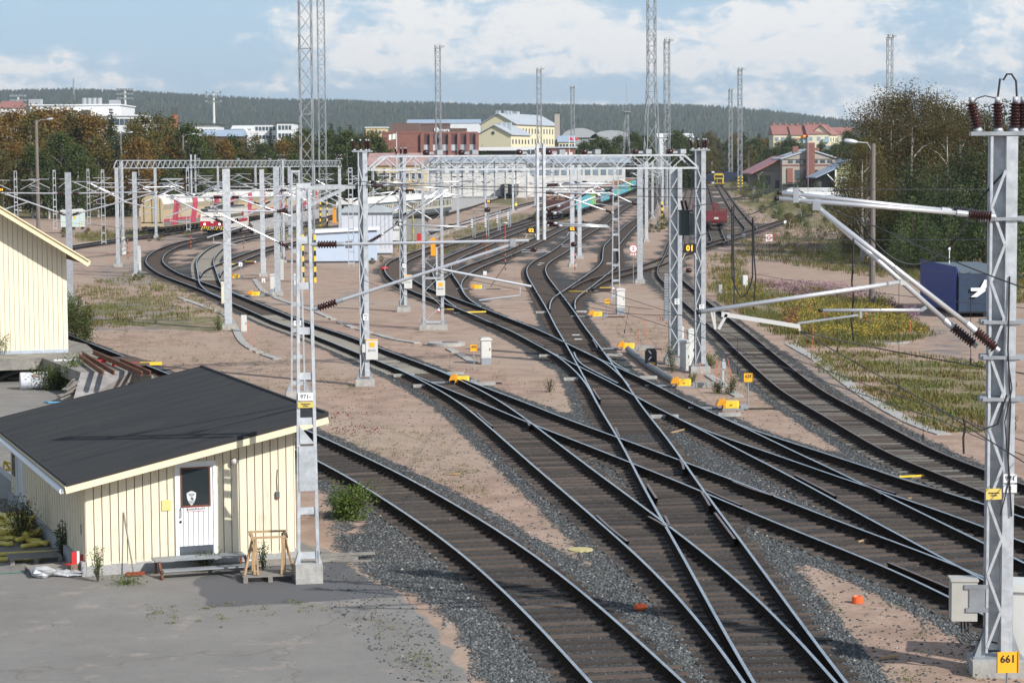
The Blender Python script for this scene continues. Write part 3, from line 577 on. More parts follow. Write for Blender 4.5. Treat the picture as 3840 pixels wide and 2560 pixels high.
 for x in(10.72,11.02):mb.bar((-.09,x,.9),(-.09,x,2.3),.03)
 for k in range(6):mb.bar((-.09,10.72,1.0+k*.22),(-.09,11.02,1.0+k*.22),.025)
 mb.build('ladder',M_dkgrey,root)
 mb=MB();mb.lathe([(.05,0),(.16,.03),(.17,.16),(.06,.24)],(-.28,11.3,1.86),12);mb.build('blue_lamp_hood',mat('blue_enamel',(.02,.10,.30),.35),root,True)
 mb=MB();mb.box((-.03,.55,1.0),(.02,.07,.22));mb.build('vent_plate',M_dkgrey,root)
 return c0,ex,ey,root
SH0,SEX,SEY,shed=build_shed()
def SL(x,y,z=0):return SH0+SEX*x+SEY*y+Vector((0,0,z))
t=thing('steel_steps',SL(2.35,-.95),R_(19),'rusty two tread steel step below the white shed door','steps')
mb=MB();mb.box((.10,.45,.36),(2.1,.5,.035));mb.build('tread',M_galvd,t);mb=MB();mb.box((.18,-.02,.18),(2.0,.30,.03));mb.build('tread',M_galvd,t)
for x in(-.85,1.12):
 mb=MB();mb.bar((x,.68,0),(x,.68,.35),.05);mb.bar((x,.22,.34),(x,.70,.34),.05);mb.bar((x,.22,.34),(x,-.18,.02),.05);mb.bar((x,-.14,.17),(x,.20,.17),.04);mb.bar((x,-.22,.015),(x,.10,.015),.05);mb.build('leg',M_rust,t)
t=thing('broom',SL(.98,-.30),R_(19),'push broom with red brush leaning on the shed wall left of the door','broom')
mb=MB();mb.bar((0,-.12,.10),(-.14,.27,1.42),.028);mb.build('handle',M_wood,t)
mb=MB();mb.box((.03,-.14,.07),(.42,.09,.07));mb.build('brush_head',mat('red_bristle',(.33,.06,.03),.9,0,.5,60,bump=.9),t)
def pallet(label):
 t=thing('pallet',(0,0,0),0,label,'pallet','timber pallets around the cream shed')
 mb=MB()
 for k in range(5):mb.box((0,-.345+k*.1725,.132),(1.2,.10+.02*(k%2),.022))
 mb.build('deck_board',M_wood,t);mb=MB()
 for x in(-.55,0,.55):
  mb.box((x,0,.11),(.1,.8,.022));mb.box((x,0,.011),(.1,.8,.022))
  for y in(-.35,0,.35):mb.box((x,y,.061),(.1,.1,.078))
 mb.build('runner',M_wood,t);return t
pl=pallet('timber pallet carrying the wooden trestle beside the white lattice mast');c=G(1008,2170);pl.location=c;pl.rotation_euler=(0,0,R_(12))
copy_tree(pl,G(128,2102),R_(20),'broken grey pallet with missing boards by the yellow pipe sections');copy_tree(pl,G(205,2145),R_(24),'grey pallet nearest the shed corner with plastic rubbish against it')
copy_tree(pl,G(30,1930),R_(18),'grey pallet behind the heap of yellow pipe sections')
t=thing('trestle',Vector(c)+Vector((0,0,.145)),R_(12),'wooden trestle frame standing on a pallet in front of the shed','trestle')
for s in(-1,1):
 mb=MB();mb.bar((s*.34,-.22,.02),(s*.34,-.22,.80),.045,.05);mb.bar((s*.34,.20,.02),(s*.34,.20,.86),.045,.05);mb.bar((s*.56,-.18,0),(s*.36,-.05,.78),.04,.05);mb.bar((s*.30,-.24,.03),(s*.30,.22,.03),.05,.04);mb.bar((s*.26,-.25,0),(s*.30,-.25,.82),.04,.03);mb.build('leg_frame',M_woodn,t)
mb=MB();mb.box((0,-.24,.84),(.84,.06,.04));mb.box((0,.22,.90),(.84,.06,.04));mb.box((-.38,0,.86),(.06,.5,.05));mb.box((.38,0,.87),(.06,.5,.05));mb.build('top_rail',M_woodn,t)
t=thing('notice_board',G(885,2122),R_(19),'white printed chart board leaning against the shed foundation','board')
Mt_=Matrix.Rotation(R_(-18),3,'X');mb=MB();mb.prism([(-.42,0),(.42,.02),(.40,.42),(.22,.58),(-.45,.55)],-.012,.012,M=Mt_@Matrix(((1,0,0),(0,0,1),(0,1,0))));mb.build('panel',M_white,t)
mb=MB();mats_=[M_dkgrey,M_orange,mat('print_green',(.1,.4,.2),.6),M_yel]
for k in range(6):
 for j in range(3):mb.box(Mt_@Vector((-.39+.075*j,-.018,.50-.08*k)),(.03,.006,.055),M=Mt_@Matrix.Rotation(.5,3,'Y'),mi=(k+j)%4)
for k in range(7):mb.box(Mt_@Vector((-.12,-.018,.52-.07*k)),(.03,.006,.03),M=Mt_)
for k in range(3):
 for j in range(8):mb.box(Mt_@Vector((-.05+.045*j,-.018,.42-.14*k)),(.018,.006,.03),M=Mt_)
mb.build('print',mats_,t)
t=thing('plank_stack',G(1010,2118),R_(17),'old grey planks lying along the shed foundation behind the trestle','planks')
mb=MB();mb.box((-.6,.15,.06),(3.6,.16,.09));mb.box((.9,-.05,.05),(2.4,.14,.08),.05);mb.box((1.9,.2,.12),(1.3,.12,.05),-.1);mb.box((1.9,-.25,.03),(.9,.1,.04),-.3);mb.build('plank',M_wood,t)
hg='yellow plastic pipe sections heaped beside the shed'
for k in range(34):
 x,y=random.uniform(-20,175),random.uniform(1955,2050);
 if x>60+(y-1950)*1.1:x*=.6
 p=G(x,y);a=random.uniform(0,math.pi);ln=random.uniform(.7,1.5);h=.06+.42*math.exp(-((x-60)/70)**2-((y-1985)/45)**2)*random.random();cv=random.uniform(-.35,.35)
 pts=[(ln*(u-.5)*math.cos(a)-cv*(u-.5)**2*4*math.sin(a)*.3,ln*(u-.5)*math.sin(a)+cv*(u-.5)**2*4*math.cos(a)*.3,h+(u-.5)*random.uniform(-.05,.05))for u in np.linspace(0,1,7)]
 mb=MB();mb.tube(pts,.062,9,cap=True);o=mb.build('pipe_section',M_hose,None,True);o.location=p
 tag(o,'curved yellow plastic pipe section in the heap by the shed side wall','pipe',hg)
for(x,y,a,ln,lb)in((40,2088,.25,2.2,'longest yellow pipe section lying in front of the heap beside the pallets'),(25,2108,.12,1.6,'pale bent pipe strip lying just left of the broken pallet')):
 mb=MB();mb.tube([(ln*(u-.5)*math.cos(a),ln*(u-.5)*math.sin(a)+.1*math.sin(3*u),.06)for u in np.linspace(0,1,8)],.06,9);o=mb.build('pipe_section',M_hose,None,True);o.location=G(x,y);tag(o,lb,'pipe',hg)
def crumple(name,c,r,m,label,cat,sc=(1,1,.6),seed=1):
 mb=MB();rn=random.Random(seed);n1,n2=9,6
 vs=[];
 for i in range(n2+1):
  for j in range(n1):
   ph=math.pi*i/n2;th_=2*math.pi*j/n1;rr=r*(1+rn.uniform(-.35,.35));vs.append((rr*math.sin(ph)*math.cos(th_)*sc[0],rr*math.sin(ph)*math.sin(th_)*sc[1],max(0.0,r*sc[2]*(1+math.cos(ph)*(1+rn.uniform(-.2,.2))))*.5))
 mb._add(vs,[(i*n1+j,i*n1+(j+1)%n1,(i+1)*n1+(j+1)%n1,(i+1)*n1+j)for i in range(n2)for j in range(n1)]);o=mb.build(name,m);o.location=c;return tag(o,label,cat)
crumple('plastic_bag',G(160,2165),.24,M_plastic,'torn plastic wrapped brown bale in front of the pallet','plastic bag',(1.1,.8,1.1),3)
crumple('plastic_sheet',G(245,2158),.42,M_plastic,'crumpled clear plastic sheet between the pallet and shed corner','plastic sheet',(1.4,.6,.35),5)
t=thing('cardboard_box',G(287,2155),.3,'crushed red and white cardboard box at the shed corner','box');mb=MB();mb.box((0,0,.14),(.32,.24,.26),.2);mb.build('carton',mat('brown_card',(.20,.14,.10),.9),t)
mb=MB();mb.box((-.06,-.08,.38),(.14,.03,.34),.5,mi=0);mb.box((.04,-.02,.40),(.06,.03,.30),.3,mi=1);mb.box((.14,0,.34),(.10,.03,.26),-.2,mi=0);mb.box((-.16,-.1,.28),(.2,.14,.02),.6,mi=0);mb.build('flap',[M_red,M_white],t)
t=thing('covered_load',G(-10,1858),.2,'pale plastic covered load behind the shed at the left edge','covered load');mb=MB();mb.prism([(-1.4,0),(.55,0),(.55,.35),(.1,.75),(-.4,1.0),(-1.4,1.0)],-.6,.6,M=Matrix(((1,0,0),(0,0,1),(0,1,0))));mb.build('cover',mat('dirty_white_sheet',(.55,.54,.52),.6,0,.3,2,bump=.5),t)
mb=MB();mb.box((-.2,0,.05),(1.8,1.1,.10));mb.build('base',M_dkgrey,t)
t=thing('yellow_barrier',G(5,1832),.1,'yellow steel trestle barrier at the left edge behind the shed','barrier');mb=MB();mb.bar((-1.2,0,.55),(.7,0,.55),.06);mb.bar((.0,0,0),(.1,0,.8),.05);mb.bar((.6,.3,0),(.1,0,.8),.05);mb.bar((.1,0,.8),(.7,0,.55),.05);mb.build('frame',M_yel,t)
mb=MB();mb.tube([(-.8,0,.01),(-.3,.12,.015),(.2,.02,.015),(.9,.1,.02)],.012,5);o=mb.build('green_cord',mat('green_cord',(.03,.16,.12),.6));o.location=G(130,2150);tag(o,'thin green cord on the asphalt in front of the pallets','cord')
# --------- warehouse and loading platform at the left edge
def build_warehouse():
 PH=1.05;th=R_(19);ex=Vector((math.cos(th),math.sin(th),0));ey=Vector((-math.sin(th),math.cos(th),0))
 c0=G(256,1320,PH);c0.z=0;root=thing('warehouse',c0,th,'tall pale yellow boarded warehouse gable on a concrete platform at the left edge','warehouse')
 Hc=4.42;pitch=math.tan(R_(32.5));Wd=13.0;D_=22
 Mf=Matrix(((1,0,0),(0,0,1),(0,1,0)))
 mb=MB();mb.prism([(-Wd,PH+.1),(0,PH+.1),(0,PH+Hc),(-Wd/2,PH+Hc+pitch*Wd/2),(-Wd,PH+Hc)],.03,.3,M=Mf);mb.box((-.15,D_/2,PH+Hc/2),(.25,D_-.5,Hc-.1));mb.box((-Wd+.15,D_/2,PH+Hc/2),(.25,D_-.5,Hc-.1));mb.build('wall',M_gap,root)
 b1=MB();st=.21;n=int(Wd/st)
 for k in range(n):
  a=-k*st;b_=a-st+.018;h=lambda x:PH+Hc+pitch*min(-x,Wd+x);za,zb=h(a),h(b_);bo=PH+.12+random.uniform(-.015,.015)
  b1._add([(b_,-.02,bo),(a,-.02,bo),(a,-.02,za),(b_,-.02,zb),(b_,.035,bo),(a,.035,bo),(a,.035,za),(b_,.035,zb)],[(0,1,2,3),(4,7,6,5),(0,3,7,4),(1,5,6,2),(0,4,5,1),(3,2,6,7)])
 b1.build('board_cladding',M_warm,root)
 mb=MB();mb.box((-Wd/2,.06,PH+.06),(Wd,.2,.16));mb.build('plinth',mat('pale_blue_plinth',(.42,.48,.55),.7,0,.2,4),root)
 oh=.85;y0=-1.05
 mb=MB()
 for s in(0,1):
  f=lambda x,z:(x if s==0 else-Wd-x,z)
  xr=-Wd/2;a=f(oh,PH+Hc-pitch*oh+.12);r_=f(xr,PH+Hc-pitch*xr+.12)
  P0=[(a[0],y0,a[1]),(r_[0],y0,r_[1]),(r_[0],D_,r_[1]),(a[0],D_,a[1])];mb._add(P0+[(x,y,z+.09)for x,y,z in P0],[(0,1,2,3),(4,7,6,5),(0,4,5,1),(1,5,6,2),(2,6,7,3),(3,7,4,0)])
 rf=mb.build('roof',mat('warehouse_roof',(.45,.36,.25),.8,0,.4,3),root)
 mb=MB()
 for s in(0,1):
  f=lambda x,z:(x if s==0 else-Wd-x,y0-.03,z)
  xr=-Wd/2;mb.bar(f(oh,PH+Hc-pitch*oh+.05),f(xr,PH+Hc-pitch*xr+.05),.05,.26);mb.bar(Vector(f(oh,PH+Hc-pitch*oh+.19))+Vector((0,-.04,0)),Vector(f(xr,PH+Hc-pitch*xr+.19))+Vector((0,-.04,0)),.12,.05)
  mb.bar((oh if s==0 else-Wd-oh,y0,PH+Hc-pitch*oh+.08),(oh if s==0 else-Wd-oh,D_,PH+Hc-pitch*oh+.08),.08,.14)
 mb.build('verge_board',mat('weathered_cream_board',(.80,.66,.42),.75,0,0,5,col2=(.42,.32,.2),stretch=(1,1,1),thr=(.28,.40)),rf)
 return c0,ex,ey
WH0,WEX,WEY=build_warehouse()
PH=1.05
def slab(name,pts,z0,z1,m,label,cat,tops=None):
 mb=MB();n=len(pts);zt=tops or[z1]*n
 vs=[(p[0],p[1],z0)for p in pts]+[(p[0],p[1],z)for p,z in zip(pts,zt)]
 mb._add(vs,[tuple(range(n))[::-1],tuple(range(n,2*n))]+[(i,(i+1)%n,n+(i+1)%n,n+i)for i in range(n)]);o=mb.build(name,m);return tag(o,label,cat)
A_=G(159,1342,PH);B_=G(303,1396,PH);C2=G(498,1390,PH);D2=G(568,1402,PH);E2=G(372,1330,PH);F2=G(324,1290,PH);E3=G(261,1275,PH)
tp=[G(-160,1352,PH),A_,B_,C2,D2,E2,F2,E3,WH0+WEY*20+WEX*1.2,WH0+WEY*20-WEX*13]
root=thing('loading_platform',(0,0,0),0,'old concrete loading platform with a ramp below the yellow warehouse','platform')
mb=MB();n=len(tp);th_=.48
vs=[(p.x,p.y,PH-th_)for p in tp]+[(p.x,p.y,PH)for p in tp];mb._add(vs,[tuple(range(n))[::-1],tuple(range(n,2*n))]+[(i,(i+1)%n,n+(i+1)%n,n+i)for i in range(n)]);mb.build('deck',M_concw,root)
mb=MB();g0=[Vector((p.x,p.y,0))for p in(A_,B_)];nv=Vector((-.5,.9,0))
mb.box((tp[0].x+4.0,tp[0].y+.35,.3),(.8,.5,.6));
for k in range(3):q=A_.lerp(B_,.25+k*.35);mb.box((q.x+.5,q.y+1.2,.28),(.4,.4,.56),.4)
mb.build('pier',M_concw,root)
rb=[G(318,1500),G(612,1440)];rp_=[B_,C2,D2,Vector((rb[1].x+.4,rb[1].y-2.2,.0)),Vector((rb[0].x-.1,rb[0].y-2.2,.0))]
mb=MB();mb._add([(B_.x,B_.y,PH+.002),(C2.x,C2.y,PH+.002),(D2.x,D2.y,PH+.002),tuple(rp_[3]),tuple(rp_[4]),(B_.x,B_.y,-.1),(C2.x,C2.y,-.1),(D2.x,D2.y,-.1),(rp_[3].x,rp_[3].y,-.1),(rp_[4].x,rp_[4].y,-.1)],[(0,4,3,2,1),(0,5,9,4),(2,3,8,7),(3,4,9,8),(5,7,8,9)]);mb.build('ramp',mat('ramp_concrete',(.34,.32,.31),.9,0,.35,1.5,bump=.3),root)
gl='rusty rail lengths lying on the loading platform'
for(a,b_,lb)in((Z(9,990,590),Z(9,1290,800),'rusty rail length lying nearest the camera on the platform'),(Z(9,1030,560),Z(9,1430,800),'second rusty rail length on the platform, bent at its end'),(Z(9,1165,545),Z(9,1775,810),'long rusty rail length on the platform beside the sleepers'),(Z(9,1500,640),Z(9,1880,805),'rusty rail length at the platform edge closest to the siding')):
 p,q=G(*a,PH+.28),G(*b_,PH+.28);d=(q-p);L_=d.length;o=MB()
 pr=[(-.07,0),(.07,0),(.07,.02),(.012,.04),(.012,.13),(.035,.14),(.035,.17),(-.035,.17),(-.035,.14),(-.012,.13),(-.012,.04),(-.07,.02)]
 o.prism(pr,0,L_,M=Matrix(((1,0,0),(0,0,1),(0,1,0))));r_=o.build('rail_length',M_rust);r_.location=(p.x,p.y,PH+.12);r_.rotation_euler=(0,0,math.atan2(-d.x,d.y));tag(r_,lb,'rail',gl)
t=thing('sleeper_bearers',G(*Z(9,1450,700),PH),R_(32),'dark timber bearers and a red and yellow beam under the rusty rails','timber');mb=MB()
for k in range(9):mb.box((.45,-1.9+k*.42,.06),(1.3,.20,.11))
mb.build('bearer',M_slp,t);mb=MB();mb.box((-.2,-1.55,.07),(1.1,.16,.13),-.45,mi=0);mb.box((.75,-1.95,.07),(.9,.16,.13),-.45,mi=1);mb.box((-.6,.6,.06),(.8,.14,.12),-.4,mi=0);mb.build('beam',[M_red,M_yel],t)
o=MB();o.box((0,0,.05),(1.55,.16,.06));o=o.build('white_post',M_white);o.location=G(*Z(9,910,680),PH);o.rotation_euler=(0,0,.05);tag(o,'white painted post lying on the platform left of the rails','post')
t=thing('paint_drum',G(*Z(9,425,1030)),.2,'white printed metal drum lying on its side before the platform','drum');mb=MB();mb.lathe([(.34,-.56),(.36,-.54),(.35,0),(.36,.54),(.34,.56)],(0,0,.36),20,ax=(1,.1,0));mb.build('drum_body',mat('drum_white',(.68,.70,.74),.45),t,True)
mb=MB();mb.lathe([(.356,-.52),(.356,-.40)],(0,0,.36),20,ax=(1,.1,0));mb.build('green_band',mat('drum_green',(.05,.25,.12),.5),t);mb=MB();mb.box((.05,-.27,.58),(.30,.02,.17),M=Matrix.Rotation(-.7,3,'X'));mb.build('printed_label',mat('drum_print',(.35,.16,.13),.6,0,0,9,col2=(.6,.5,.4)),t)
t=thing('scrap_boards',G(*Z(9,190,920)),0,'broken grey boards piled under the platform edge','boards');mb=MB()
for k in range(9):mb.bar((random.uniform(-1,0),random.uniform(-.3,.3),random.uniform(0,.1)),(random.uniform(.1,1.6),random.uniform(-.3,.5),random.uniform(.1,.75)),.22,.03)
mb.build('board',M_wood,t)
t=thing('scrap_timber',G(*Z(9,840,1190)),.5,'broken pale timber scraps leaning at the foot of the ramp','timber');mb=MB()
for k in range(6):mb.bar((random.uniform(-.4,.3),random.uniform(-.2,.2),.02+.12*k),(random.uniform(.2,.6),random.uniform(-.3,.3),.2+.14*k),.26,.05)
mb.build('board',M_wood,t);mb=MB();mb.tube([(-.9,0,.06),(-.85,-.3,.05),(-.4,-.4,.04),(0,-.25,.04)],.04,6);mb.build('blue_hose',mat('blue_hose',(.05,.25,.4),.5),t)
# --------- catenary masts, cantilevers, portals
def base_y(p):return(p.y)
def insulator(mb,p,q,r,mi=1,n=6):
 """ribbed porcelain insulator from p to q"""
 p,q=Vector(p),Vector(q);L_=(q-p).length;prof=[(r*.45,0)]
 for k in range(n):a=L_*(k+.5)/n;u_=L_/n;prof+=[(r*.58,a-u_*.40),(r*.98,a-u_*.10),(r,a+u_*.10),(r*.62,a+u_*.26)]
 prof.append((r*.45,L_));mb.lathe(prof,p,12,mi,ax=(q-p))
def cantilever(parent,d,L_,htop=7.45,hbot=6.0,wire_h=6.35,r=.035,off=.18,reg=True,tip=.35,hang=None,big=1.0,z0=0.0):
 """bracket of aluminium tubes on a mast; d = unit direction in mast space"""
 d=Vector((d[0],d[1],0)).normalized();s=Vector((-d.y,d.x,0));r*=big
 a0=d*off+Vector((0,0,htop+z0));il=.62;tipp=d*L_+Vector((0,0,htop+.06+z0));b0=d*off+Vector((0,0,hbot+z0));j=d*(L_-tip)+Vector((0,0,htop-.02+z0))
 mb=MB();n=8
 ia=a0+(tipp-a0).normalized()*il;mb.tube([ia,tipp],r,n,0)
 ib=b0+(j-b0).normalized()*il;mb.tube([ib,j],r*1.1,n,0)
 mb.box(j+Vector((0,0,.03)),(.12*big,.12*big,.16*big),math.atan2(d.y,d.x),mi=2)
 for(p,q)in((a0,ia),(b0,ib)):
  u=(q-p).normalized();mb.tube([p-u*.05,p+u*.10],r*1.5,8,2);mb.tube([q-u*.10,q+u*.06],r*1.5,8,2)
 if reg:
  k=b0.lerp(j,.62);e=d*(L_+.05)+Vector((0,0,wire_h+z0));k2=k+d*.05;mb.tube([k2,e],r*.85,n,0)
  mb.tube([e-d*.25+Vector((0,0,-.02)),e-d*.25+Vector((0,0,-.20)),e-d*1.15+Vector((0,0,-.30))],r*.6,6,0)
  mb.tube([j.lerp(tipp,.5),e-d*.9],.008,4,3)
 c=mb.build('cantilever',[M_alu,M_ins,M_galvd,M_wire],parent,False)
 for(p,q)in((a0,ia),(b0,ib)):
  u=(q-p).normalized();m2=MB();insulator(m2,p+u*.10,q-u*.09,.085*big,0,7);m2.build('insulator',M_ins,c,True)
 return c
def batten_mast(parent,H,w0=.46,w1=.26,dep=.10,m=None,step=1.05,y=0):
 """two channels joined by flat battens (ladder look)"""
 m=m or M_galv;mb=MB();t=.07
 for s in(-1,1):mb.bar((s*w0/2,y,.3),(s*w1/2,y,H),t,dep,up=(0,1,0))
 z=.6
 while z<H-.1:
  f=(z-.3)/(H-.3);wd=w0+(w1-w0)*f;mb.box((0,y-.03,z),(wd-t,.012,.16));z+=step
 mb.box((0,y,H-.06),(w1+t,dep+.02,.10));return mb.build('column',m,parent)
def lattice_mast(parent,H,wx=.42,wy=.30,m=None,step=.62):
 """flat flange on the right, lacing bars on the left and front faces"""
 m=m or M_galv;mb=MB()
 mb.box((wx/2-.09,-.0,H/2+.2),(.20,wy,H-.4));
 mb.box((-wx/2+.02,-wy/2+.03,H/2+.2),(.035,.06,H-.4));mb.box((-wx/2+.02,wy/2-.03,H/2+.2),(.035,.06,H-.4));mb.box((.0,wy/2-.01,H/2+.2),(wx*.5,.015,H-.4))
 z,s=.5,1
 x0,x1=-wx/2+.03,wx/2-.20
 mb.box((-.10*wx,wy/2-.03,H/2+.2),(wx*.62,.02,H-.4));mb.box((-wx/2+.035,0,H/2+.2),(.03,wy*.9,H-.4))
 while z+step<H:mb.bar((x0 if s>0 else x1,-wy/2+.0,z),(x1 if s>0 else x0,-wy/2+.0,z+step),.05,.022,up=(0,1,0));s=-s;z+=step
 return mb.build('column',m,parent)
def gusset_base(parent,wx,wy,big=1.0):
 mb=MB()
 for s in(-1,1):
  for t in(-1,1):mb.prism([(0,0),(.16*big,0),(0,.45*big)]if s>0 else[(0,0),(0,.45*big),(-.16*big,0)],-.012,.012,M=Matrix(((1,0,0),(0,0,1),(0,1,0))),o=(s*wx/2,t*wy*.3,.30))
 mb.box((0,0,.30),(wx+.36*big,wy+.1,.025));mb.build('base_plate',M_galvd,parent)
 mb=MB();mb.box((0,0,.08),(wx+.42*big,wy+.42*big,.42));mb.build('footing',M_conc,parent)
def terminal_top(parent,H,s=1.0,n=4,loops=True):
 mb=MB();mb.box((0,0,H+.05),(1.15*s,.30,.07));mb.build('top_platform',M_galvd,parent)
 xs=[(-.44,-.26),(-.08,-.05),(.20,.03),(.36,-.02)][:n];k_=MB()
 for(x,lean)in xs:
  p=Vector((x*s,0,H+.10));q=p+Vector((lean*.45*s,0,.50*s));m2=MB();m2.lathe([(.10*s,-.02*s),(.07*s,.06*s)],p,10,1,ax=(q-p));insulator(m2,p+(q-p)*.1,q,.118*s,0,8);m2.tube([q,q+Vector((0,0,.10*s))],.05*s,8,1);m2.build('insulator',[M_ins,M_galv],parent,True)
 k_.tube([(-.10*s,0,H+.66*s),(-.06*s,0,H+1.02*s),(-.0*s,0,H+1.00*s),(.06*s,0,H+1.10*s),(.14*s,0,H+1.10*s),(.22*s,0,H+.98*s),(.24*s,0,H+.68*s)],.020*s,6)
 k_.tube([(-.54*s,0,H+.58*s),(-.46*s,0,H+.68*s),(-.32*s,0,H+.72*s),(-.14*s,0,H+.68*s)],.011*s,5);k_.tube([(.36*s,0,H+.70*s),(.6*s,0,H+.74*s),(1.0*s,.1,H+.68*s)],.011*s,5)
 k_.build('jumper_cable',M_cable,parent)
def plate(parent,loc,lines,sz=(.26,.16),m=None,tc=None,ts=.09,name='number_plate',rot=0.0):
 mb=MB();mb.box((0,0,0),(sz[0],.012,sz[1]));o=mb.build(name,m or M_white,parent);o.location=loc;o.rotation_euler=(0,0,rot)
 for k,s in enumerate(lines):text(s,ts,tc or M_black,o,(0,-.010,(len(lines)-1)*ts*.55-k*ts*1.1),bold=.001)
 return o
MASTS={}
# ---- mast 971 / 3, right foreground
b=G(3738,2522);m971=thing('catenary_mast',b,R_(-4),'tall grey lattice catenary mast numbered 971 3 with brown insulators, nearest on the right','catenary mast','catenary masts of the yard')
lattice_mast(m971,9.68,.47,.34,M_galv,.66);gusset_base(m971,.47,.34,1.2);terminal_top(m971,9.68,1.0)
plate(m971,(.17,-.19,3.58),['971'],(.24,.16),ts=.12);plate(m971,(.17,-.19,3.40),['3'],(.24,.15),ts=.11);plate(m971,(-.12,-.205,3.30),['Hengenvaara','Livsfara'],(.30,.20),mat('warning_yellow',(.60,.47,.12),.6),M_black,.04,'warning_plate',.25)
mb=MB();mb.box((-.62,-.02,1.35),(.46,.42,.72),mi=0);mb.box((-.62,-.02,1.73),(.50,.46,.04),mi=0);bx=mb.build('junction_box',[mat('box_beige',(.45,.44,.40),.5,0,.1,3)],m971)
mb=MB();mb.box((-.42,-.24,1.62),(.42,.03,.08));mb.box((-.40,-.24,1.20),(.40,.03,.08));mb.box((-.40,-.24,1.41),(.28,.02,.40));mb.build('bracket',M_galvd,bx)
mb=MB();
for k in range(3):mb.tube([(-.66+.06*k,-.05,1.0),(-.64+.06*k,-.05,.75),(-.5+.05*k,-.05,.62),(-.2,-.05,.60),(0,0,.55)],.018,6)
mb.build('cable',M_cable,bx)
mb=MB();mb.tube([(.12,-.19,7.2),(.10,-.22,5.9),(.16,-.20,4.9),(.13,-.20,3.9),(.2,-.20,2.9)],.016,6);mb.tube([(.1,-.2,5.75),(.18,-.21,5.2),(.06,-.21,4.6),(.16,-.21,3.6),(.0,-.2,2.9)],.012,6);mb.build('jumper_cable',M_cable,m971)
def tube_arm(parent,pts,r,name='cantilever_tube',m=None,blackend=False):
 mb=MB();mb.tube(pts,r,12,0)
 if blackend:u=(Vector(pts[0])-Vector(pts[1])).normalized();mb.tube([Vector(pts[0])-u*.02,Vector(pts[0])+u*.06],r*1.03,12,1)
 return mb.build(name,[m or M_alu,M_black],parent,True)
def img_arm(root,Y0,segs):
 """tubes measured in the photo in the vertical plane through the mast, Y0 = distance of that plane at each end"""
 pass
inv=Matrix.Translation(b)@Matrix.Rotation(R_(-4),4,'Z');inv=inv.inverted()
def LP(x,y,dY=0.0,base=None):return inv@P(x,y,b.y+dY)
for dY,yo,nm in((-.45,0,'near'),(.45,0,'far')):
 if nm=='near':
  a,c_=LP(*R(3,1905,1460),dY),LP(*R(3,650,1357),dY);s0,s1=LP(*R(6,1965,680),dY),LP(*R(3,905,1405),dY);ia,ib=LP(*R(3,2110,1480),dY),LP(*R(6,2140,830),dY)
 else:
  a,c_=LP(*R(3,1800,1440),dY),LP(*R(3,668,1318),dY);s0,s1=LP(*R(6,1810,655),dY),LP(*R(3,930,1420),dY);ia,ib=LP(*R(3,2010,1465),dY),LP(*R(6,1990,800),dY)
 cl=tube_arm(m971,[c_,a],.040,'cantilever',blackend=True);tube_arm(cl,[s1,s0],.046,'strut')
 for(p,q)in((a,ia),(s0,ib)):
  u=(q-p).normalized();e=MB();e.tube([p-u*.08,p+u*.16],.06,10);e.tube([q-u*.05,q+u*.07],.05,8);e.build('clamp',M_galv,cl);e=MB();insulator(e,p+u*.12,q,.098,0,9);e.build('insulator',M_ins,cl,True)
 e=MB();e.box(LP(*R(3,775,1335),dY),(.10,.10,.26));e.tube([c_.lerp(a,.09),LP(*R(3,905,1395),dY)],.03,8);e.box(LP(*R(3,915,1410),dY),(.14,.14,.14));e.build('clamp',M_galvd,cl)
cl=tube_arm(m971,[LP(*R(6,115,582),-.4),LP(*R(6,1500,378),-.4)],.040,'registration_arm',blackend=True)
e=MB();e.box(LP(*R(6,1510,378),-.4),(.12,.1,.1));e.bar(LP(*R(6,195,575),-.4),LP(*R(6,222,700),-.4),.035);e.bar(LP(*R(6,215,575),-.4),LP(*R(6,226,700),-.4),.03);e.bar(LP(*R(6,300,598),-.4),LP(*R(6,245,700),-.4),.05);e.bar(LP(*R(6,265,600),-.4),LP(*R(6,322,603),-.4),.05,.09);e.bar(LP(*R(6,322,606),-.4),LP(*R(6,800,682),-.4),.045,.075);e.bar(LP(*R(6,798,680),-.4),LP(*R(6,800,712),-.4),.035);e.build('steady_arm',mat('pale_arm',(.62,.62,.60),.45,.3),cl)
cl=tube_arm(m971,[LP(*R(6,950,572),-.4),LP(*R(6,1640,570),-.4)],.030,'registration_arm',blackend=True)
e=MB();e.bar(LP(*R(6,785,660),-.4),LP(*R(6,1200,603),-.4),.03,.035);e.bar(LP(*R(6,1218,575),-.4),LP(*R(6,1218,625),-.4),.04);e.bar(LP(*R(6,1630,570),-.4),LP(*R(6,1665,550),-.4),.06);e.build('steady_arm',M_galvd,cl)
e=MB()
for hz in(8.22,5.75,6.38,5.0):
 e.box((0,0,hz),(.66,.42,.06));e.box((.50,-.1,hz),(.5,.14,.10));e.box((-.30,0,hz),(.14,.3,.10))
e.build('mast_bracket',M_galvd,m971)
for hz in(8.2,6.05,5.75):
 i2=MB();insulator(i2,(.72,-.1,hz),(1.35,-.1,hz-.05 if hz>7 else hz-.35),.098,0,9);i2.build('insulator',M_ins,m971,True)
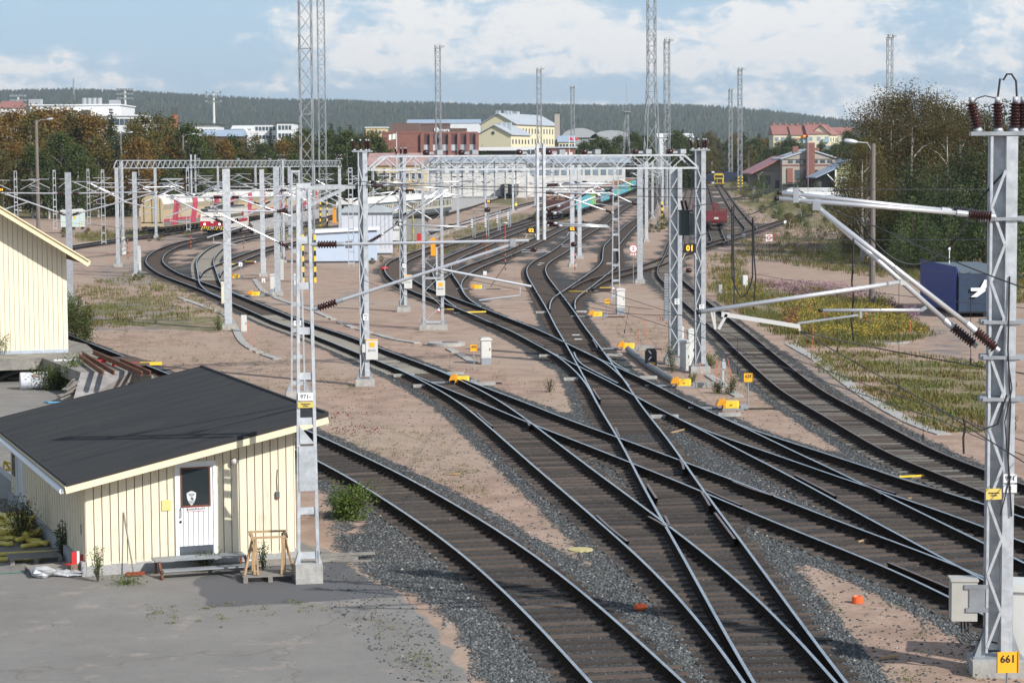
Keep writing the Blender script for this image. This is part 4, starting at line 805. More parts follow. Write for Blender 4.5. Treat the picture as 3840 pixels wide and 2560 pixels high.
# ---- masts 07: batten masts by the shed with the cross beam to mast E0102
b=G(1157,2180);m1=thing('catenary_mast',b,R_(10),'white battened ladder mast on a concrete block beside the cream shed door','catenary mast','catenary masts of the yard')
H_=9.25+(618-690)/169.0*1.0-.0
batten_mast(m1,8.85,.43,.24,.14,M_galv,1.0)
mb=MB();mb.box((0,0,.21),(.60,.55,.42));mb.build('footing',M_conc,m1);mb=MB()
for s in(-1,1):mb.prism([(0,0),(.08,0),(0,.3)]if s>0 else[(0,0),(0,.3),(-.08,0)],-.1,.1,M=Matrix(((1,0,0),(0,0,1),(0,1,0))),o=(s*.22,0,.42))
mb.box((0,-.08,2.55),(.37,.02,1.0));mb.prism([(-.16,0),(.17,0),(-.16,.4)],-.09,-.07,M=Matrix(((1,0,0),(0,0,1),(0,1,0))),o=(0,0,3.1));mb.build('stiffener_plate',M_galv,m1)
plate(m1,(-.02,-.10,4.15),['971-'],(.33,.17),M_white,M_black,.13);plate(m1,(-.02,-.10,3.97),['Hengenvaara','Livsfara'],(.35,.13),mat('warning_yellow',(.6,.47,.12)),M_black,.04,'warning_plate')
cantilever(m1,(math.cos(R_(-10)),math.sin(R_(-10))),4.95,7.50,6.08,6.55,.032,.20,big=1.05)
b=G(1119,1492);m2=thing('catenary_mast',b,R_(8),'slim battened ladder mast standing behind the first one, arm to the left','catenary mast','catenary masts of the yard')
batten_mast(m2,9.05,.52,.28,.12,M_galv,1.05);gusset_base(m2,.62,.2,.9);cantilever(m2,(-1,0),3.45,7.42,5.97,6.42,.034,.22,big=1.0)
plate(m2,(0,-.08,3.0),['970'],(.3,.2),ts=.12)
# ---- mast E0102 with box, portal beam, mast 1607
def steel_mast(px,H,rz,label,wx=.40,wy=.30,term=False,box=None,num=None,name='catenary_mast'):
 b=G(*px);t=thing(name,b,rz,label,'catenary mast','catenary masts of the yard');lattice_mast(t,H,wx,wy);gusset_base(t,wx,wy)
 if term:terminal_top(t,H,.75)
 if box:
  mb=MB();mb.box((.30,-wy/2-.02,box[0]),(.50,.26,.85));bx=mb.build('switch_box',M_ltgrey,t);mb=MB();mb.box((.30,-wy/2-.152,box[0]+.20),(.24,.01,.20));mb.box((.30,-wy/2-.152,box[0]+.40),(.48,.01,.05));mb.build('yellow_label',M_sign,bx)
  text(box[1],.13,M_dkgrey,bx,(.30,-wy/2-.156,box[0]-.05));mb=MB();mb.box((-.0,-wy/2-.02,box[0]+.05),(.20,.2,.35));mb.build('small_box',M_ltgrey,bx)
 if num:plate(t,(.06,-wy/2-.01,2.9),num,(.22,.26),ts=.10)
 return t
mE=steel_mast((1368,1446),9.75,R_(6),'grey lattice mast with switch box E0102 carrying the left end of the portal beam',.39,.32,True,(1.55,'E0102'),['970','10'])
mF=steel_mast((1513,1168),9.75,R_(5),'grey mast with a yellow labelled box standing left of the lattice post',.44,.34,True,(5.75*0+1.9,'E0105'),['971'])
mH=steel_mast((2624,1397),9.75,R_(3),'grey lattice mast carrying the right end of the portal beam above the 01 sign',.46,.36,True,None,['97','01'])
mI=steel_mast((2532,1365),9.0,R_(3),'broad flat faced mast just left of the one with the 01 sign',.58,.36,False,None,['971','02'])
mb=MB()
for k in range(18):mb.box((-.42,-.05,2.1+k*.12),(.20,.25,.10))
mb.build('counterweight',M_galvd,mI)
b=G(1625,1236);mG=thing('catenary_mast',b,R_(4),'open lattice post with two wide legs and yellow labelled box on the pink sand','catenary mast','catenary masts of the yard')
mb=MB()
for s in(-1,1):mb.box((s*.52,0,4.9 if s<0 else 4.35),(.16,.26,9.2 if s<0 else 8.1))
z,s=.5,1
while z<8.0:mb.bar((-.46*s,-.1,z),(.46*s,-.1,z+.85),.03,.06,up=(0,1,0));s=-s;z+=.85
for z in(.45,2.9,5.6,7.6):mb.box((0,-.12,z),(1.0,.02,.12))
mb.build('column',M_galv,mG);gusset_base(mG,1.15,.26,1.0)
mb=MB();mb.box((.42,-.18,2.35),(.50,.25,.85));bx=mb.build('switch_box',M_ltgrey,mG);mb=MB();mb.box((.42,-.31,2.55),(.25,.01,.2));mb.build('yellow_label',M_sign,bx);text('E0103',.13,M_dkgrey,bx,(.42,-.315,2.3));mb=MB();mb.box((.02,-.12,4.65),(.26,.2,1.0));mb.build('yellow_panel',M_ora,mG)
mb=MB();
for k in range(14):mb.box((.28,.16,2.9+k*.13),(.2,.2,.11))
mb.build('counterweight',M_ltgrey,mG)
def portal(p,q,hb,ht,label,depth=.55,step=1.05,m=None,bigr=.07,lamps=()):
 m=m or M_galv;d=Vector((q.x-p.x,q.y-p.y,0));L_=d.length;t=thing('portal_beam',(p.x,p.y,0),math.atan2(d.y,d.x),label,'portal beam','portal beams across the tracks');mb=MB()
 for y in(-depth/2,depth/2):
  mb.bar((0,y,hb),(L_,y,hb),bigr,bigr*1.2);mb.bar((step*.6,y,ht),(L_-step*.6,y,ht),bigr,bigr*1.1);mb.bar((0,y,hb),(step*.6,y,ht),bigr);mb.bar((L_,y,hb),(L_-step*.6,y,ht),bigr)
  n=int(L_/step);st=L_/n
  for k in range(n):
   x0_,x1_=k*st,(k+1)*st;mb.bar((x0_,y,hb),((x0_+x1_)/2,y,ht),.035,.035);mb.bar(((x0_+x1_)/2,y,ht),(x1_,y,hb),.035,.035)
 k=0
 while k*step<L_:mb.bar((k*step,-depth/2,hb),(k*step+step/2,depth/2,hb),.03);mb.bar((k*step+step/2,-depth/2,ht),(min(L_,k*step+step),depth/2,ht),.03);k+=1
 mb.build('truss',m,t)
 for(f,kind)in lamps:
  x=L_*f;mb=MB();mb.box((x,0,ht+.13),(.34,.16,.10),mi=1);mb.box((x+.42,0,ht+.16),(.26,.3,.2),mi=1);mb.build('lamp_housing',[M_ins,M_galvd],t);mb=MB();mb.lathe([(.03,0),(.12,.04),(.13,.16),(.10,.26),(.03,.3)],(x-.3,0,ht+.15),12,ax=(1,0,0));mb.build('insulator',M_ins,t,True)
 return t,d.normalized(),L_
p1,p2=G(1390,1446),G(2606,1397)
por1,pd1,pl1=portal(p1,p2,9.02,9.58,'nearest truss portal beam spanning the yard between two lattice masts',.7,1.15,lamps=((.18,1),(.285,1),(.46,1),(.55,1),(.66,1),(.82,1),(.93,1)))
q1,q2=G(443.7,1000.7),G(1276,862)
q2=Vector((q2.x*q1.y/q2.y*1.0,q1.y*1.04,0))if False else G(1276,905)
por2,pd2,pl2=portal(q1,q2,9.05,9.75,'long left portal beam over the curve and the red locomotive',.6,1.3,lamps=((.30,1),(.47,1),(.62,1)))
t=thing('catenary_mast',q1,R_(8),'square post at the left end of the long portal beam','catenary mast','catenary masts of the yard');mb=MB();mb.box((0,0,4.7),(.34,.30,8.8));mb.build('column',M_galv,t);gusset_base(t,.34,.3)
t=thing('catenary_mast',q2,R_(8),'post at the right end of the long left portal beam by the pale cabin','catenary mast','catenary masts of the yard');mb=MB();mb.box((0,0,4.7),(.36,.30,8.8));mb.build('column',M_galv,t);gusset_base(t,.34,.3);terminal_top(t,9.9,.8);cantilever(t,(1,0),3.2,big=1.2);cantilever(t,(-1,0),3.2,big=1.2)
r1,r2=G(1588,884),G(2424,890)
por3,pd3,pl3=portal(r1,r2,9.0,9.75,'farther truss portal beam seen behind the nearest one',.6,1.4)
pA,pB=P(1140,705,90.5),P(1345,700,94);
t=thing('cross_beam',(0,0,0),0,'short horizontal steel beam with diagonal brace joining the ladder mast to mast E0102','beam');mb=MB();mb.bar(pA,pB,.12,.17);mb.build('beam',M_galv,t);mb=MB();mb.bar(P(1143,778,90.5),P(1290,708,93),.10,.13);mb.build('brace',M_galv,t)
# ---- plain posts: (base pixel, height, kind, arms, label)
UX={}
def post(px,H,kind,arms,label,big=1.15,w=.30,term=False,cw=False):
 b=G(*px);rz=R_(random.uniform(-3,8));t=thing('catenary_mast',b,rz,label,'catenary mast','catenary masts of the yard')
 if kind=='H':mb=MB();mb.box((0,0,H/2+.1),(w,w*.8,H-.2));mb.box((0,0,H/2+.1),(w*1.02,w*.5,H-.25));mb.build('column',M_galv,t);gusset_base(t,w,w*.8,.8)
 elif kind=='L':batten_mast(t,H,.50,.30,.10,M_galv,1.0)
 elif kind=='T':lattice_mast(t,H,.36,.28);gusset_base(t,.36,.28,.8)
 for a in arms:
  d,L_=a[0],a[1];z0=a[2]if len(a)>2 else 0;cantilever(t,(math.cos(R_(d)-rz),math.sin(R_(d)-rz)),L_,big=big,z0=z0)
 if term:terminal_top(t,H,.7)
 if cw:
  mb=MB()
  for k in range(12):mb.box((w*.8,0,1.2+k*.12),(.22,.25,.10))
  mb.build('counterweight',M_ltgrey,t)
 UX[label]=t;return t
post((265,1143),8.85,'H',[(0,6.0),(180,4.5)],'square post rising behind the yellow warehouse roof',1.3,.36)
post((857,1234),9.05,'H',[(180,3.4),(8,3.6)],'broad square post in front of the red locomotive with a white box',1.4,.42)
post((511,1038),8.75,'H',[(180,3.4),(20,4.0)],'square post left of the car carrier wagon end with a ribbed weight stack',1.2,.34,cw=True)
post((461,952),9.7,'T',[(190,3.6),(10,3.6)],'post with a transformer just behind the left portal post',1.2)
post((586,893),9.0,'H',[(175,3.5),(10,3.6)],'post standing in front of the cream wagon end',1.2,.34)
post((390,926),8.85,'L',[(180,3.6)],'ladder mast left of the left portal post',1.2)
post((208,872),8.75,'L',[(180,3.6),(0,2.4)],'ladder mast left of the pale green relay cabinet',1.2)
post((334,853),8.85,'L',[(0,3.6)],'ladder mast right of the pale green relay cabinet',1.2)
post((63,890),8.7,'L',[(180,3.6),(0,3.2)],'leftmost ladder mast above the warehouse roof',1.2)
post((707,876),8.9,'L',[(180,3.4),(0,3.4)],'ladder mast in front of the cream and red wagons',1.2)
post((987,1037),8.9,'H',[(180,4.6),(12,3.6)],'square post right of the red locomotive cab',1.25,.38)
post((1042,1109),9.1,'H',[(185,4.4),(0,4.2)],'square post on a concrete footing left of the ladder masts',1.3,.40,cw=True)
post((1062,984),9.7,'T',[(180,4.0),(10,3.0)],'post with cable terminals above the cream wagons',1.2,term=True)
post((1088,900),9.0,'H',[(180,3.6)],'short looking post behind the lamp tower foot',1.2,.34)
post((1318,1012),9.0,'L',[(0,3.4),(180,3.4)],'ladder mast in front of the pale blue cabin',1.2)
post((1718,864),9.0,'H',[(180,4.0),(0,3.4)],'post on the pink gravel strip left of the 05 sign',1.2,.34)
post((1822,824),9.0,'H',[(180,3.4),(0,4.4)],'post carrying the 05 sign',1.2,.34)
post((1924,793),9.0,'H',[(180,3.6),(0,3.8)],'post beside the worker in yellow',1.2,.34)
post((2007,772),9.0,'H',[(180,3.4),(0,3.4)],'post between the worker and the timber train',1.2,.34)
post((2076,742),9.0,'H',[(180,3.4),(0,3.4)],'post left of the front of the timber train',1.2,.34)
post((2146,1000),9.1,'H',[(176,4.0),(10,2.6)],'square post carrying the right hand 02 sign',1.3,.38)
post((2173,970),9.1,'H',[(180,2.8),(6,3.0)],'square post just right of the right hand 02 sign',1.3,.38)
post((2310,1143),9.05,'L',[(182,4.6)],'tall ladder mast behind the white cabinet by the 629 sign',1.3)
post((2400,1063),9.1,'H',[(180,3.6,.0)],'broad square post right of the round 2 sign',1.3,.42)
post((2424,907),9.4,'H',[(180,3.6)],'square post in front of the striped tower legs',1.2,.38)
post((2447,820),9.4,'H',[(180,3.6)],'post between the striped tower legs and the track',1.2,.36)
post((2485,792),9.2,'H',[(180,3.6)],'post behind the striped lattice tower',1.2,.36)
post((2501,777),9.2,'T',[(180,3.6)],'lattice post behind the striped lattice tower',1.2)
post((2551,700),9.2,'H',[(180,3.6)],'distant post left of the sand filled siding',1.2,.36)
post((2569,676),9.2,'H',[(180,3.6)],'most distant post on the grass left of the sidings',1.2,.36)
for(x,y)in((1180,815),(1560,815),(1640,778),(1760,735),(1860,712),(1960,690),(2040,700),(2110,690),(2180,716),(2260,700),(2330,690),(2400,680),(1500,800),(1400,840),(960,812),(820,832),(2470,705),(2225,690),(1905,735)):
 a=G(x,y);post((x,y),9.1,random.choice('HHT'),[(180,3.5),(0,3.5)],'distant post at column %d of the crowd of masts beyond the portal beam'%x,1.2,.32)
for f,ln,sd in((.495,6.0,0),(.515,6.6,0)):
 p=p1.lerp(p2,f)if False else Vector((p1.x,p1.y,0))+pd1*(pl1*f);t=thing('drop_post',(p.x,p.y,9.6),math.atan2(pd1.y,pd1.x),('left' if f<.5 else 'right')+' one of two posts hanging from the nearest portal beam','drop post','drop posts under the portal beams')
 mb=MB();mb.box((0,-.38,-1.55),(.11 if f<.5 else .12,.12,4.1));mb.build('post',M_galv,t)
 HP=t
def arms(root,Y,segs,r=.036,ins=.09):
 """bracket tubes: (mast side point, insulator end, outer end) measured on the photo in the plane of the mast"""
 bpy.context.view_layer.update();iv=root.matrix_world.inverted()
 for(a,m_,e)in segs:
  A_,M__,E_=(iv@P(*q,Y)for q in(a,m_,e));mb=MB();mb.tube([M__,E_],r,8);c=mb.build('cantilever',M_alu,root,True);e2=MB();u=(M__-A_).normalized();e2.tube([A_-u*.06,A_+u*.06],r*1.6,8,1);e2.tube([M__-u*.08,M__+u*.08],r*1.5,8,1);insulator(e2,A_+u*.05,M__-u*.06,ins,0,8);e2.build('insulator',[M_ins,M_galv],c,True)
arms(HP,96,[(Z(4,320,452),Z(4,495,443),Z(4,1150,430)),(Z(4,300,543),Z(4,440,548),Z(4,1145,548)),(Z(4,330,790),Z(4,480,712),Z(4,980,455)),(Z(4,320,840),Z(4,430,800),Z(4,940,592)),(Z(4,322,915),Z(4,440,925),Z(4,1095,955)),(Z(4,350,948),Z(4,500,955),Z(4,1120,972))])
arms(mE,93.5,[(Z(3,290,450),Z(3,470,455),Z(3,1280,490)),(Z(3,290,410),Z(3,380,412),Z(3,700,420)),(Z(3,265,1170),Z(3,440,1065),Z(3,1275,505)),(Z(3,640,940),Z(3,660,940),Z(3,1510,972))],.033,.085)
arms(mE,95.5,[(Z(3,300,470),Z(3,500,445),Z(3,1610,395)),(Z(3,600,950),Z(3,660,895),Z(3,1150,508))],.033,.085)
arms(mF,141,[(Z(3,725,510),Z(3,850,515),Z(3,1480,585)),(Z(3,700,830),Z(3,760,800),Z(3,1370,430)),(Z(3,655,490),Z(3,640,500),Z(3,290,728)),(Z(3,655,525),Z(3,600,530),Z(3,140,590))],.04,.10)
for(u,ln)in((.215,1),(.245,1)):
 p=q1+pd2*pl2*(.66 if u<.22 else .70)*.42;t=thing('drop_post',(p.x,p.y,9.75),0,('left' if u<.22 else 'right')+' post hanging from the long left portal beam over the wagons','drop post','drop posts under the portal beams');mb=MB();mb.box((0,0,-1.4),(.16,.16,4.0));mb.build('post',M_galv,t);cantilever(t,(1,0),3.4,-2.2,-3.6,-3.2,big=1.2);cantilever(t,(-1,0),3.2,-2.3,-3.6,-3.2,big=1.2)
# ---- overhead wires: sagging spans between photographed points (pixel x, y, distance)
def span(a,b_,sag,n=10):
 p,q=P(*a),P(*b_);return[p.lerp(q,k/n)-Vector((0,0,sag*4*(k/n)*(1-k/n)))for k in range(n+1)]
def wire(pts,label,r=.011,m=None,group='overhead wires over the yard',name='overhead_wire',drops=None):
 mb=MB();mb.tube(pts,r,5);o=mb.build(name,m or M_wire);tag(o,label,'wire',group)
 for(a,c)in(drops or[]):
  d=MB();d.tube([a,c],.006,4);d.tube([c+Vector((0,0,.10)),c-Vector((0,0,.03))],.02,6);d.build('dropper',M_cable,o)
 return o
wire(span((1300,695,75),(3900,710,75),.05),'long feeder wire crossing the whole yard level with the mast brackets',.013)
wire(span((1340,680,92),(2620,742,85),.1),'wire from mast E0102 descending to the right mast',.012)
c1=span((2560,960,70),(4000,1260,38),.15);m1_=span((2350,870,75),(2560+720*.5484,1180,52),.1)
wire(span((2000,1055,90),(2690,1282,62),.05)+span((2690,1282,62),(3520,1572,46),.05)[1:]+span((3520,1572,46),(4000,1760,38),.05)[1:],'contact wire running from the yard centre past the orange 625 sign',.010,drops=[(P(2766,1262,60.5),P(2766,1398,60.5)),(P(2360,1150,76),P(2342,1247,76))])
wire(span((1950,978,95),(2560,1185,70),.05)+span((2560,1185,70),(3462,1515,48),.05)[1:]+span((3462,1515,48),(4000,1700,38),.05)[1:],'second contact wire crossing above the rusty siding',.010,drops=[(P(3462,1522,48),P(3462,1645,48)),(P(3140,1100,52),P(3140,1318,52)),(P(3371,1060,49),P(3371,1462,49))])
wire(span((2998,1242,41.5),(3640,1368,41),.03)+span((3640,1368,41),(3900,1410,40),.0)[1:],'wire from the steady arm to the right edge',.012,drops=[(P(3640,1100,41),P(3640,1362,41))])
wire(span((2998,1242,41.5),(3500,1520,40),.0)+span((3500,1520,40),(3900,1770,37),.0)[1:],'contact wire from the steady arm descending under the grey mast',.012)
wire(span((2600,775,70),(2978,700,41),.0),'messenger wire rising to the top of the white bracket tubes',.014)
wire(span((2600,895,70),(2978,735,41),.0),'second messenger wire rising to the white bracket tubes',.012)
wire(span((2990,710,41),(3300,855,40),.06)+span((3300,855,40),(3900,1100,37),.05)[1:],'messenger wire falling from the bracket tubes to the lower right',.013)
wire(span((3230,840,40),(3680,740,40.2),.95,16)+span((3680,740,40.2),(3860,540,40),.0)[1:],'thick jumper cable sagging left of the grey mast',.018,M_cable,name='jumper_cable')
wire(span((2745,775,60),(2745,1030,60),.0)+span((2745,1030,60),(2822,1040,60),.55)[1:]+span((2822,1040,60),(2822,815,60),.0)[1:],'black cable loop hanging over the flowering meadow',.022,M_cable,name='jumper_cable')
wire([P(2752,770,59),P(2750,960,59),P(2754,1050,59),P(2752,1160,59)],'black cable hanging left inside the loop',.018,M_cable,name='jumper_cable')
wire([P(2824,820,59),P(2828,960,59),P(2834,1040,59),P(2826,1160,59)],'black cable hanging on the right side of the loop',.020,M_cable,name='jumper_cable')
wire([P(3202,815,40),P(3198,1000,40),P(3194,1060,40),P(3202,1110,40),P(3192,1200,40),P(3200,1278,40)],'black cable hanging in the middle of the large bracket',.017,M_cable,name='jumper_cable')
wire([P(3612,1568,38),P(3620,1600,38),P(3612,1640,38),P(3614,1700,38)],'short black kinked cable left of the grey mast',.02,M_cable,name='jumper_cable')
wire([P(3615,1572,38),P(3680,1612,38),P(3740,1590,38),P(3775,1480,38)],'black cable curving up to the grey mast',.017,M_cable,name='jumper_cable')
for(x0,y0,x1,y1,Y0,Y1,lb)in((2500,1128,3880,1128,0,0,''),):
 pass
for(x0,y0,Y0,x1,y1,Y1,lb)in((2560,865,150,3900,895,60,'thin wire above the dark pines'),(2600,905,140,3900,1045,60,'thin wire below the pine tops'),(2620,980,120,3900,1160,55,'thin wire over the sandy path'),(1360,1050,92,2560,1380,60,'wire sloping over the crossing tracks'),(2040,1100,80,2560,1180,70,'wire over the 629 sign'),(1420,960,93,2450,1160,80,'wire from mast E0102 across the crossovers'),(60,870,250,1100,905,140,'wire passing in front of the relay cabinet'),(0,800,240,600,860,200,'wire above the relay cabinet'),(300,830,250,860,890,126,'wire towards the broad square post'),(870,780,126,1100,690,90,'wire rising to the slim ladder mast'),(1100,640,180,2060,640,180,'level wire under the portal beams'),(1500,680,200,2400,700,170,'level wire over the timber train'),(1370,640,94,1700,600,94,'short wire along the nearest portal beam')):
 wire(span((x0,y0,Y0),(x1,y1,Y1),.25),lb,.010 if Y0<150 else .014)
for key,lb,r0,r1 in(('steep','steep middle track',.30,.93),('crossing','crossing track',.12,.75),('main','main curve',.06,.8),('freight','timber train track',.1,.9),('station','station track',.05,.9),('curve','inner curve',.1,.9),('steep branch','S bend track',.1,.9),('car train','car carrier track',.05,.95)):
 c=TRK[key]['c'];n=len(c);A=resample(c[int(n*(1-r1)):int(n*(1-r0))+2]if False else c[int(n*.03):int(n*(r1 if key not in('main','steep','crossing')else .62))],25.0)
 if len(A)<3:continue
 pc=[];pm=[];drops=[]
 for i in range(len(A)-1):
  for u in np.linspace(0,1,5)[:-1]if i<len(A)-2 else np.linspace(0,1,5):
   x,y=A[i]*(1-u)+A[i+1]*u;g=gz(y);hm=7.45-1.0*math.sin(math.pi*u)*.7;pc.append(Vector((x,y,6.2+g)));pm.append(Vector((x,y,hm+g)))
   if 0<u<1:drops.append((pm[-1],pc[-1]))
 wire(pc,'contact wire hanging over the '+lb,.012,drops=drops);wire(pm,'sagging messenger wire over the '+lb,.012)
# --------- trackside equipment
def xz():return Matrix(((1,0,0),(0,0,1),(0,1,0)))
def cabinet(px,sz,label,cap=True,base=.35,m=None,rz=8,peak=False,name='relay_cabinet',cat='cabinet',group=None):
 t=thing(name,G(*px),R_(rz),label,cat,group);a,b_,h=sz
 mb=MB();mb.box((0,0,base/2),(a*.97,b_*.97,base));mb.build('plinth',mat('grey_plinth',(.27,.30,.34),.7,0,.1,3),t)
 mb=MB();mb.box((0,0,(base+h)/2),(a,b_,h-base));mb.box((0,-b_/2-.006,(base+h)/2),(a*.86,.012,(h-base)*.9));mb.build('body',m or M_ltgrey,t)
 mb=MB();mb.box((a*.36,-b_/2-.02,(base+h)/2),(.03,.02,.12));mb.build('handle',M_black,t)
 if peak:mb=MB();mb.prism([(-a/2-.02,0),(a/2+.02,0),(a/2+.02,.04),(0,.14),(-a/2-.02,.04)],-b_/2-.02,b_/2+.02,M=xz(),o=(0,0,h));mb.build('lid',m or M_ltgrey,t)
 elif cap:mb=MB();mb.prism([(-a/2-.05,0),(a/2+.05,0),(a/2+.04,.06),(a/2-.05,.12),(-a/2+.05,.12),(-a/2-.04,.06)],-b_/2-.05,b_/2+.05,M=xz(),o=(0,0,h));mb.build('lid',m or M_white,t)
 return t
M_cab=mat('cabinet_grey_white',(.62,.62,.59),.5,0,.06,2)
cabinet((1822,1365),(.46,.40,1.12),'white cabinet with grey foot just right of the orange 603 sign',m=M_cab,base=.30)
cabinet((2326,1178),(.50,.40,1.48),'tall white cabinet with grey foot right of the orange 629 sign',m=M_cab,base=.42)
cabinet((2590,1385),(.28,.34,1.75),'tall pointed white cabinet between the two grey masts',m=M_cab,base=.02,peak=True)
cabinet((2556,1360),(.16,.3,1.6),'narrow white pointed post behind the broad faced mast',m=M_cab,base=.3,peak=True)
cabinet((2568,1388),(.34,.5,1.25),'low pale cabinet squeezed between the two grey masts',m=M_ltgrey,base=.02)
cabinet((838,1140),(.28,.3,1.5),'white narrow cabinet hanging on the left side of the broad square post',m=mat('cabinet_cream',(.68,.65,.52),.5),base=.05,cap=False)
cabinet((915,1245),(.32,.3,.95),'small grey cabinet standing right of the broad square post',m=M_ltgrey,base=.05,cap=False)
cabinet((1024,1104),(.42,.34,1.35),'white cabinet beside the footing of the counterweight post',m=M_cab,base=.4)
cabinet((988,1032),(.42,.3,1.35),'white cabinet at the foot of the post right of the locomotive cab',m=M_cab,base=.3)
cabinet((463,955),(.42,.42,1.75),'white pointed cabinet behind the left portal post',m=M_cab,base=.05,peak=True,rz=15)
cabinet((525,1022),(.22,.2,2.0),'tall slim white post cabinet right of the ribbed weight stack',m=M_cab,base=.02,cap=False)
cabinet((1106,1105),(.14,.12,1.5),'slim white box on a post left of the ladder masts',m=M_cab,base=.7,cap=False)
cabinet((2793,1080),(.36,.36,.95),'short white round topped cabinet in the meadow under the cable loop',m=M_cab,base=.02,cap=False,name='white_cabinet')
cabinet((2700,1110),(.26,.3,.8),'pale concrete block marker left of the cable loop',m=M_conc,base=.02,cap=False,name='marker_block',cat='marker')
t=cabinet((3880,2490),(.95,.8,1.42),'large pale grey cabinet cut by the right edge beside mast 971',m=M_ltgrey,base=.1,rz=-12)
t=thing('relay_cabinet',G(275,875),R_(8),'large pale green relay cabinet on legs in front of the birches','cabinet');mb=MB();mb.box((0,0,1.95),(3.3,1.4,2.1));mb.build('body',mat('pale_green',(.50,.60,.58),.5,0,.05,1),t)
mb=MB();mb.prism([(-1.7,0),(1.7,0),(1.7,.12),(1.2,.42),(-1.7,.22)],-.75,.75,M=xz(),o=(0,0,3.0));mb.build('roof',M_ltgrey,t);mb=MB();mb.box((1.0,-.72,1.9),(.04,.03,2.0));mb.box((-1.6,-.72,1.2),(.05,.03,.8));mb.box((.98,-.73,1.2),(.06,.03,.8),mi=1);mb.build('door_seam',[M_ltgrey,M_yel],t)
mb=MB();
for x in(-1.3,0,1.3):mb.box((x,0,.45),(.5,.6,.9))
mb.build('leg',M_concw,t);plate(t,(.25,-.72,2.2),[],(.28,.34),M_sign)
def num_sign(px,txt,h,label,sz=.30):
 t=thing('number_sign',G(*px),R_(5),label,'sign','orange number signs at the turnouts');mb=MB();mb.tube([(0,0,0),(0,0,h)],.022,8);mb.build('pole',M_galvd,t)
 mb=MB();mb.box((0,-.03,h+.06),(sz,.012,sz));p=mb.build('panel',M_sign,t)
 mb=MB();mb.bar((-sz/2,-.03,h+.06-sz/2),(-sz/2,-.03,h+.06+sz/2),.015,.05,up=(0,1,0));mb.bar((sz/2,-.03,h+.06-sz/2),(sz/2,-.03,h+.06+sz/2),.015,.05,up=(0,1,0));mb.build('side_lip',mat('sign_lip',(.60,.30,.03),.5),p)
 text(txt,sz*.50,M_black,p,(0,-.040,h+.06+sz*.15),bold=.004)
num_sign((1777,1388),'603',.95,'orange 603 sign on a thin pole left of the white cabinet')
num_sign((2805,1532),'625',1.12,'orange 625 sign on a pole beside the rusty siding',.33)
num_sign((2277,1187),'629',.85,'orange 629 sign on a pole left of the tall white cabinet')
num_sign((3775,2650),'661',.72,'orange 661 sign at the foot of mast 971 on the right',.36)
for(px,s,lb)in(((1819,1078),.30,'small white plate on a pole by the far yellow switch machine'),((903,1040),.36,'white plate on a pole beside the inner curve'),((989,1108),.30,'white plate on a pole by the yellow switch machine on the left'),((2733,923),.45,'small white plate on a pole in the meadow grass'),((2789,918),.42,'second white plate on a pole in the meadow grass, further right'),((2944,862),.4,'white plate in the bushes behind the stop sign')):
 t=thing('plate_sign',G(*px),0,lb,'sign','small white plates on poles');Hh=1.0;mb=MB();mb.tube([(0,0,0),(0,0,Hh)],.02,6);mb.build('pole',M_galvd,t);mb=MB();mb.box((0,-.03,Hh+.08),(s*.85,.012,s));mb.box((0,-.038,Hh+.02),(s*.1,.006,s*.5),mi=1);mb.build('panel',[M_white,M_dkgrey],t)
t=thing('speed_sign',G(2375,1070),R_(3),'round white sign with red ring and number 2 above a red arrow plate','sign');mb=MB();mb.tube([(0,0,0),(0,0,2.45)],.03,8);mb.build('pole',M_galvd,t)
mb=MB();mb.lathe([(.001,0),(.33,0),(.33,.015),(.001,.015)],(0,-.05,2.78),28,ax=(0,1,0));p=mb.build('disc',mat('sign_white',(.80,.78,.78),.5),t)
mb=MB();n=28
for k in range(n):
 a,c_=2*math.pi*k/n,2*math.pi*(k+1)/n;mb._add([(r*math.cos(x),-.058,2.78+r*math.sin(x))for x in(a,c_)for r in(.275,.325)],[(0,1,3,2)])
mb.build('red_ring',M_red,p);text('2',.34,M_red,p,(0,-.06,2.78),bold=.006);mb=MB();mb.box((0,-.05,2.36),(.42,.012,.15));q=mb.build('arrow_plate',mat('sign_white',(.8,.78,.78)),t);mb=MB();mb.prism([(-.19,0),(-.05,.06),(-.05,-.06)],-.003,.003,M=xz(),o=(0,-.06,2.36));mb.prism([(.19,0),(.05,-.06),(.05,.06)],-.003,.003,M=xz(),o=(0,-.06,2.36));mb.build('arrow',M_red,q)
t=thing('ring_sign',G(2884,905),0,'square white sign with a thick red ring beyond the meadow','sign');s_=.78
mb=MB();mb.tube([(.75,.1,0),(.45,0,.9)],.04,6);mb.bar((.8,0,.0),(.6,0,.9),.05);mb.build('leg',M_red,t);mb=MB();mb.box((0,0,.42),(s_,.02,s_));mb.box((0,.01,.05),(.05,.05,.3));p=mb.build('panel',mat('sign_white',(.8,.78,.78)),t);mb=MB()
for k in range(28):a,c_=2*math.pi*k/28,2*math.pi*(k+1)/28;mb._add([(r*math.cos(x),-.014,.42+r*math.sin(x))for x in(a,c_)for r in(.19,.29)],[(0,1,3,2)])
mb.build('red_ring',M_red,p)
def lit_board(p,txt,sz,label,legs=True,by=None):
 t=thing('number_board',p,R_(3),label,'sign','black boards with amber numbers');a,h=sz
 mb=MB();mb.box((0,0,0),(a,.06,h));b_=mb.build('board',M_black,t);text(txt,h*.86,M_lamp,b_,(0,-.034,-.005*h),bold=h*.02)
 mb=MB()
 if legs:
  for s in(-1,1):mb.tube([(s*a*.36,0,-h/2),(s*a*.62,.05,-h*1.25)],.015,6)
 mb.box((0,.06,0),(a*.5,.06,.05));mb.build('bracket',M_white if legs else M_galvd,t)
lit_board(P(1992,864,118),'02',(.50,.32),'left black board with amber 02 hanging over the fanned tracks')
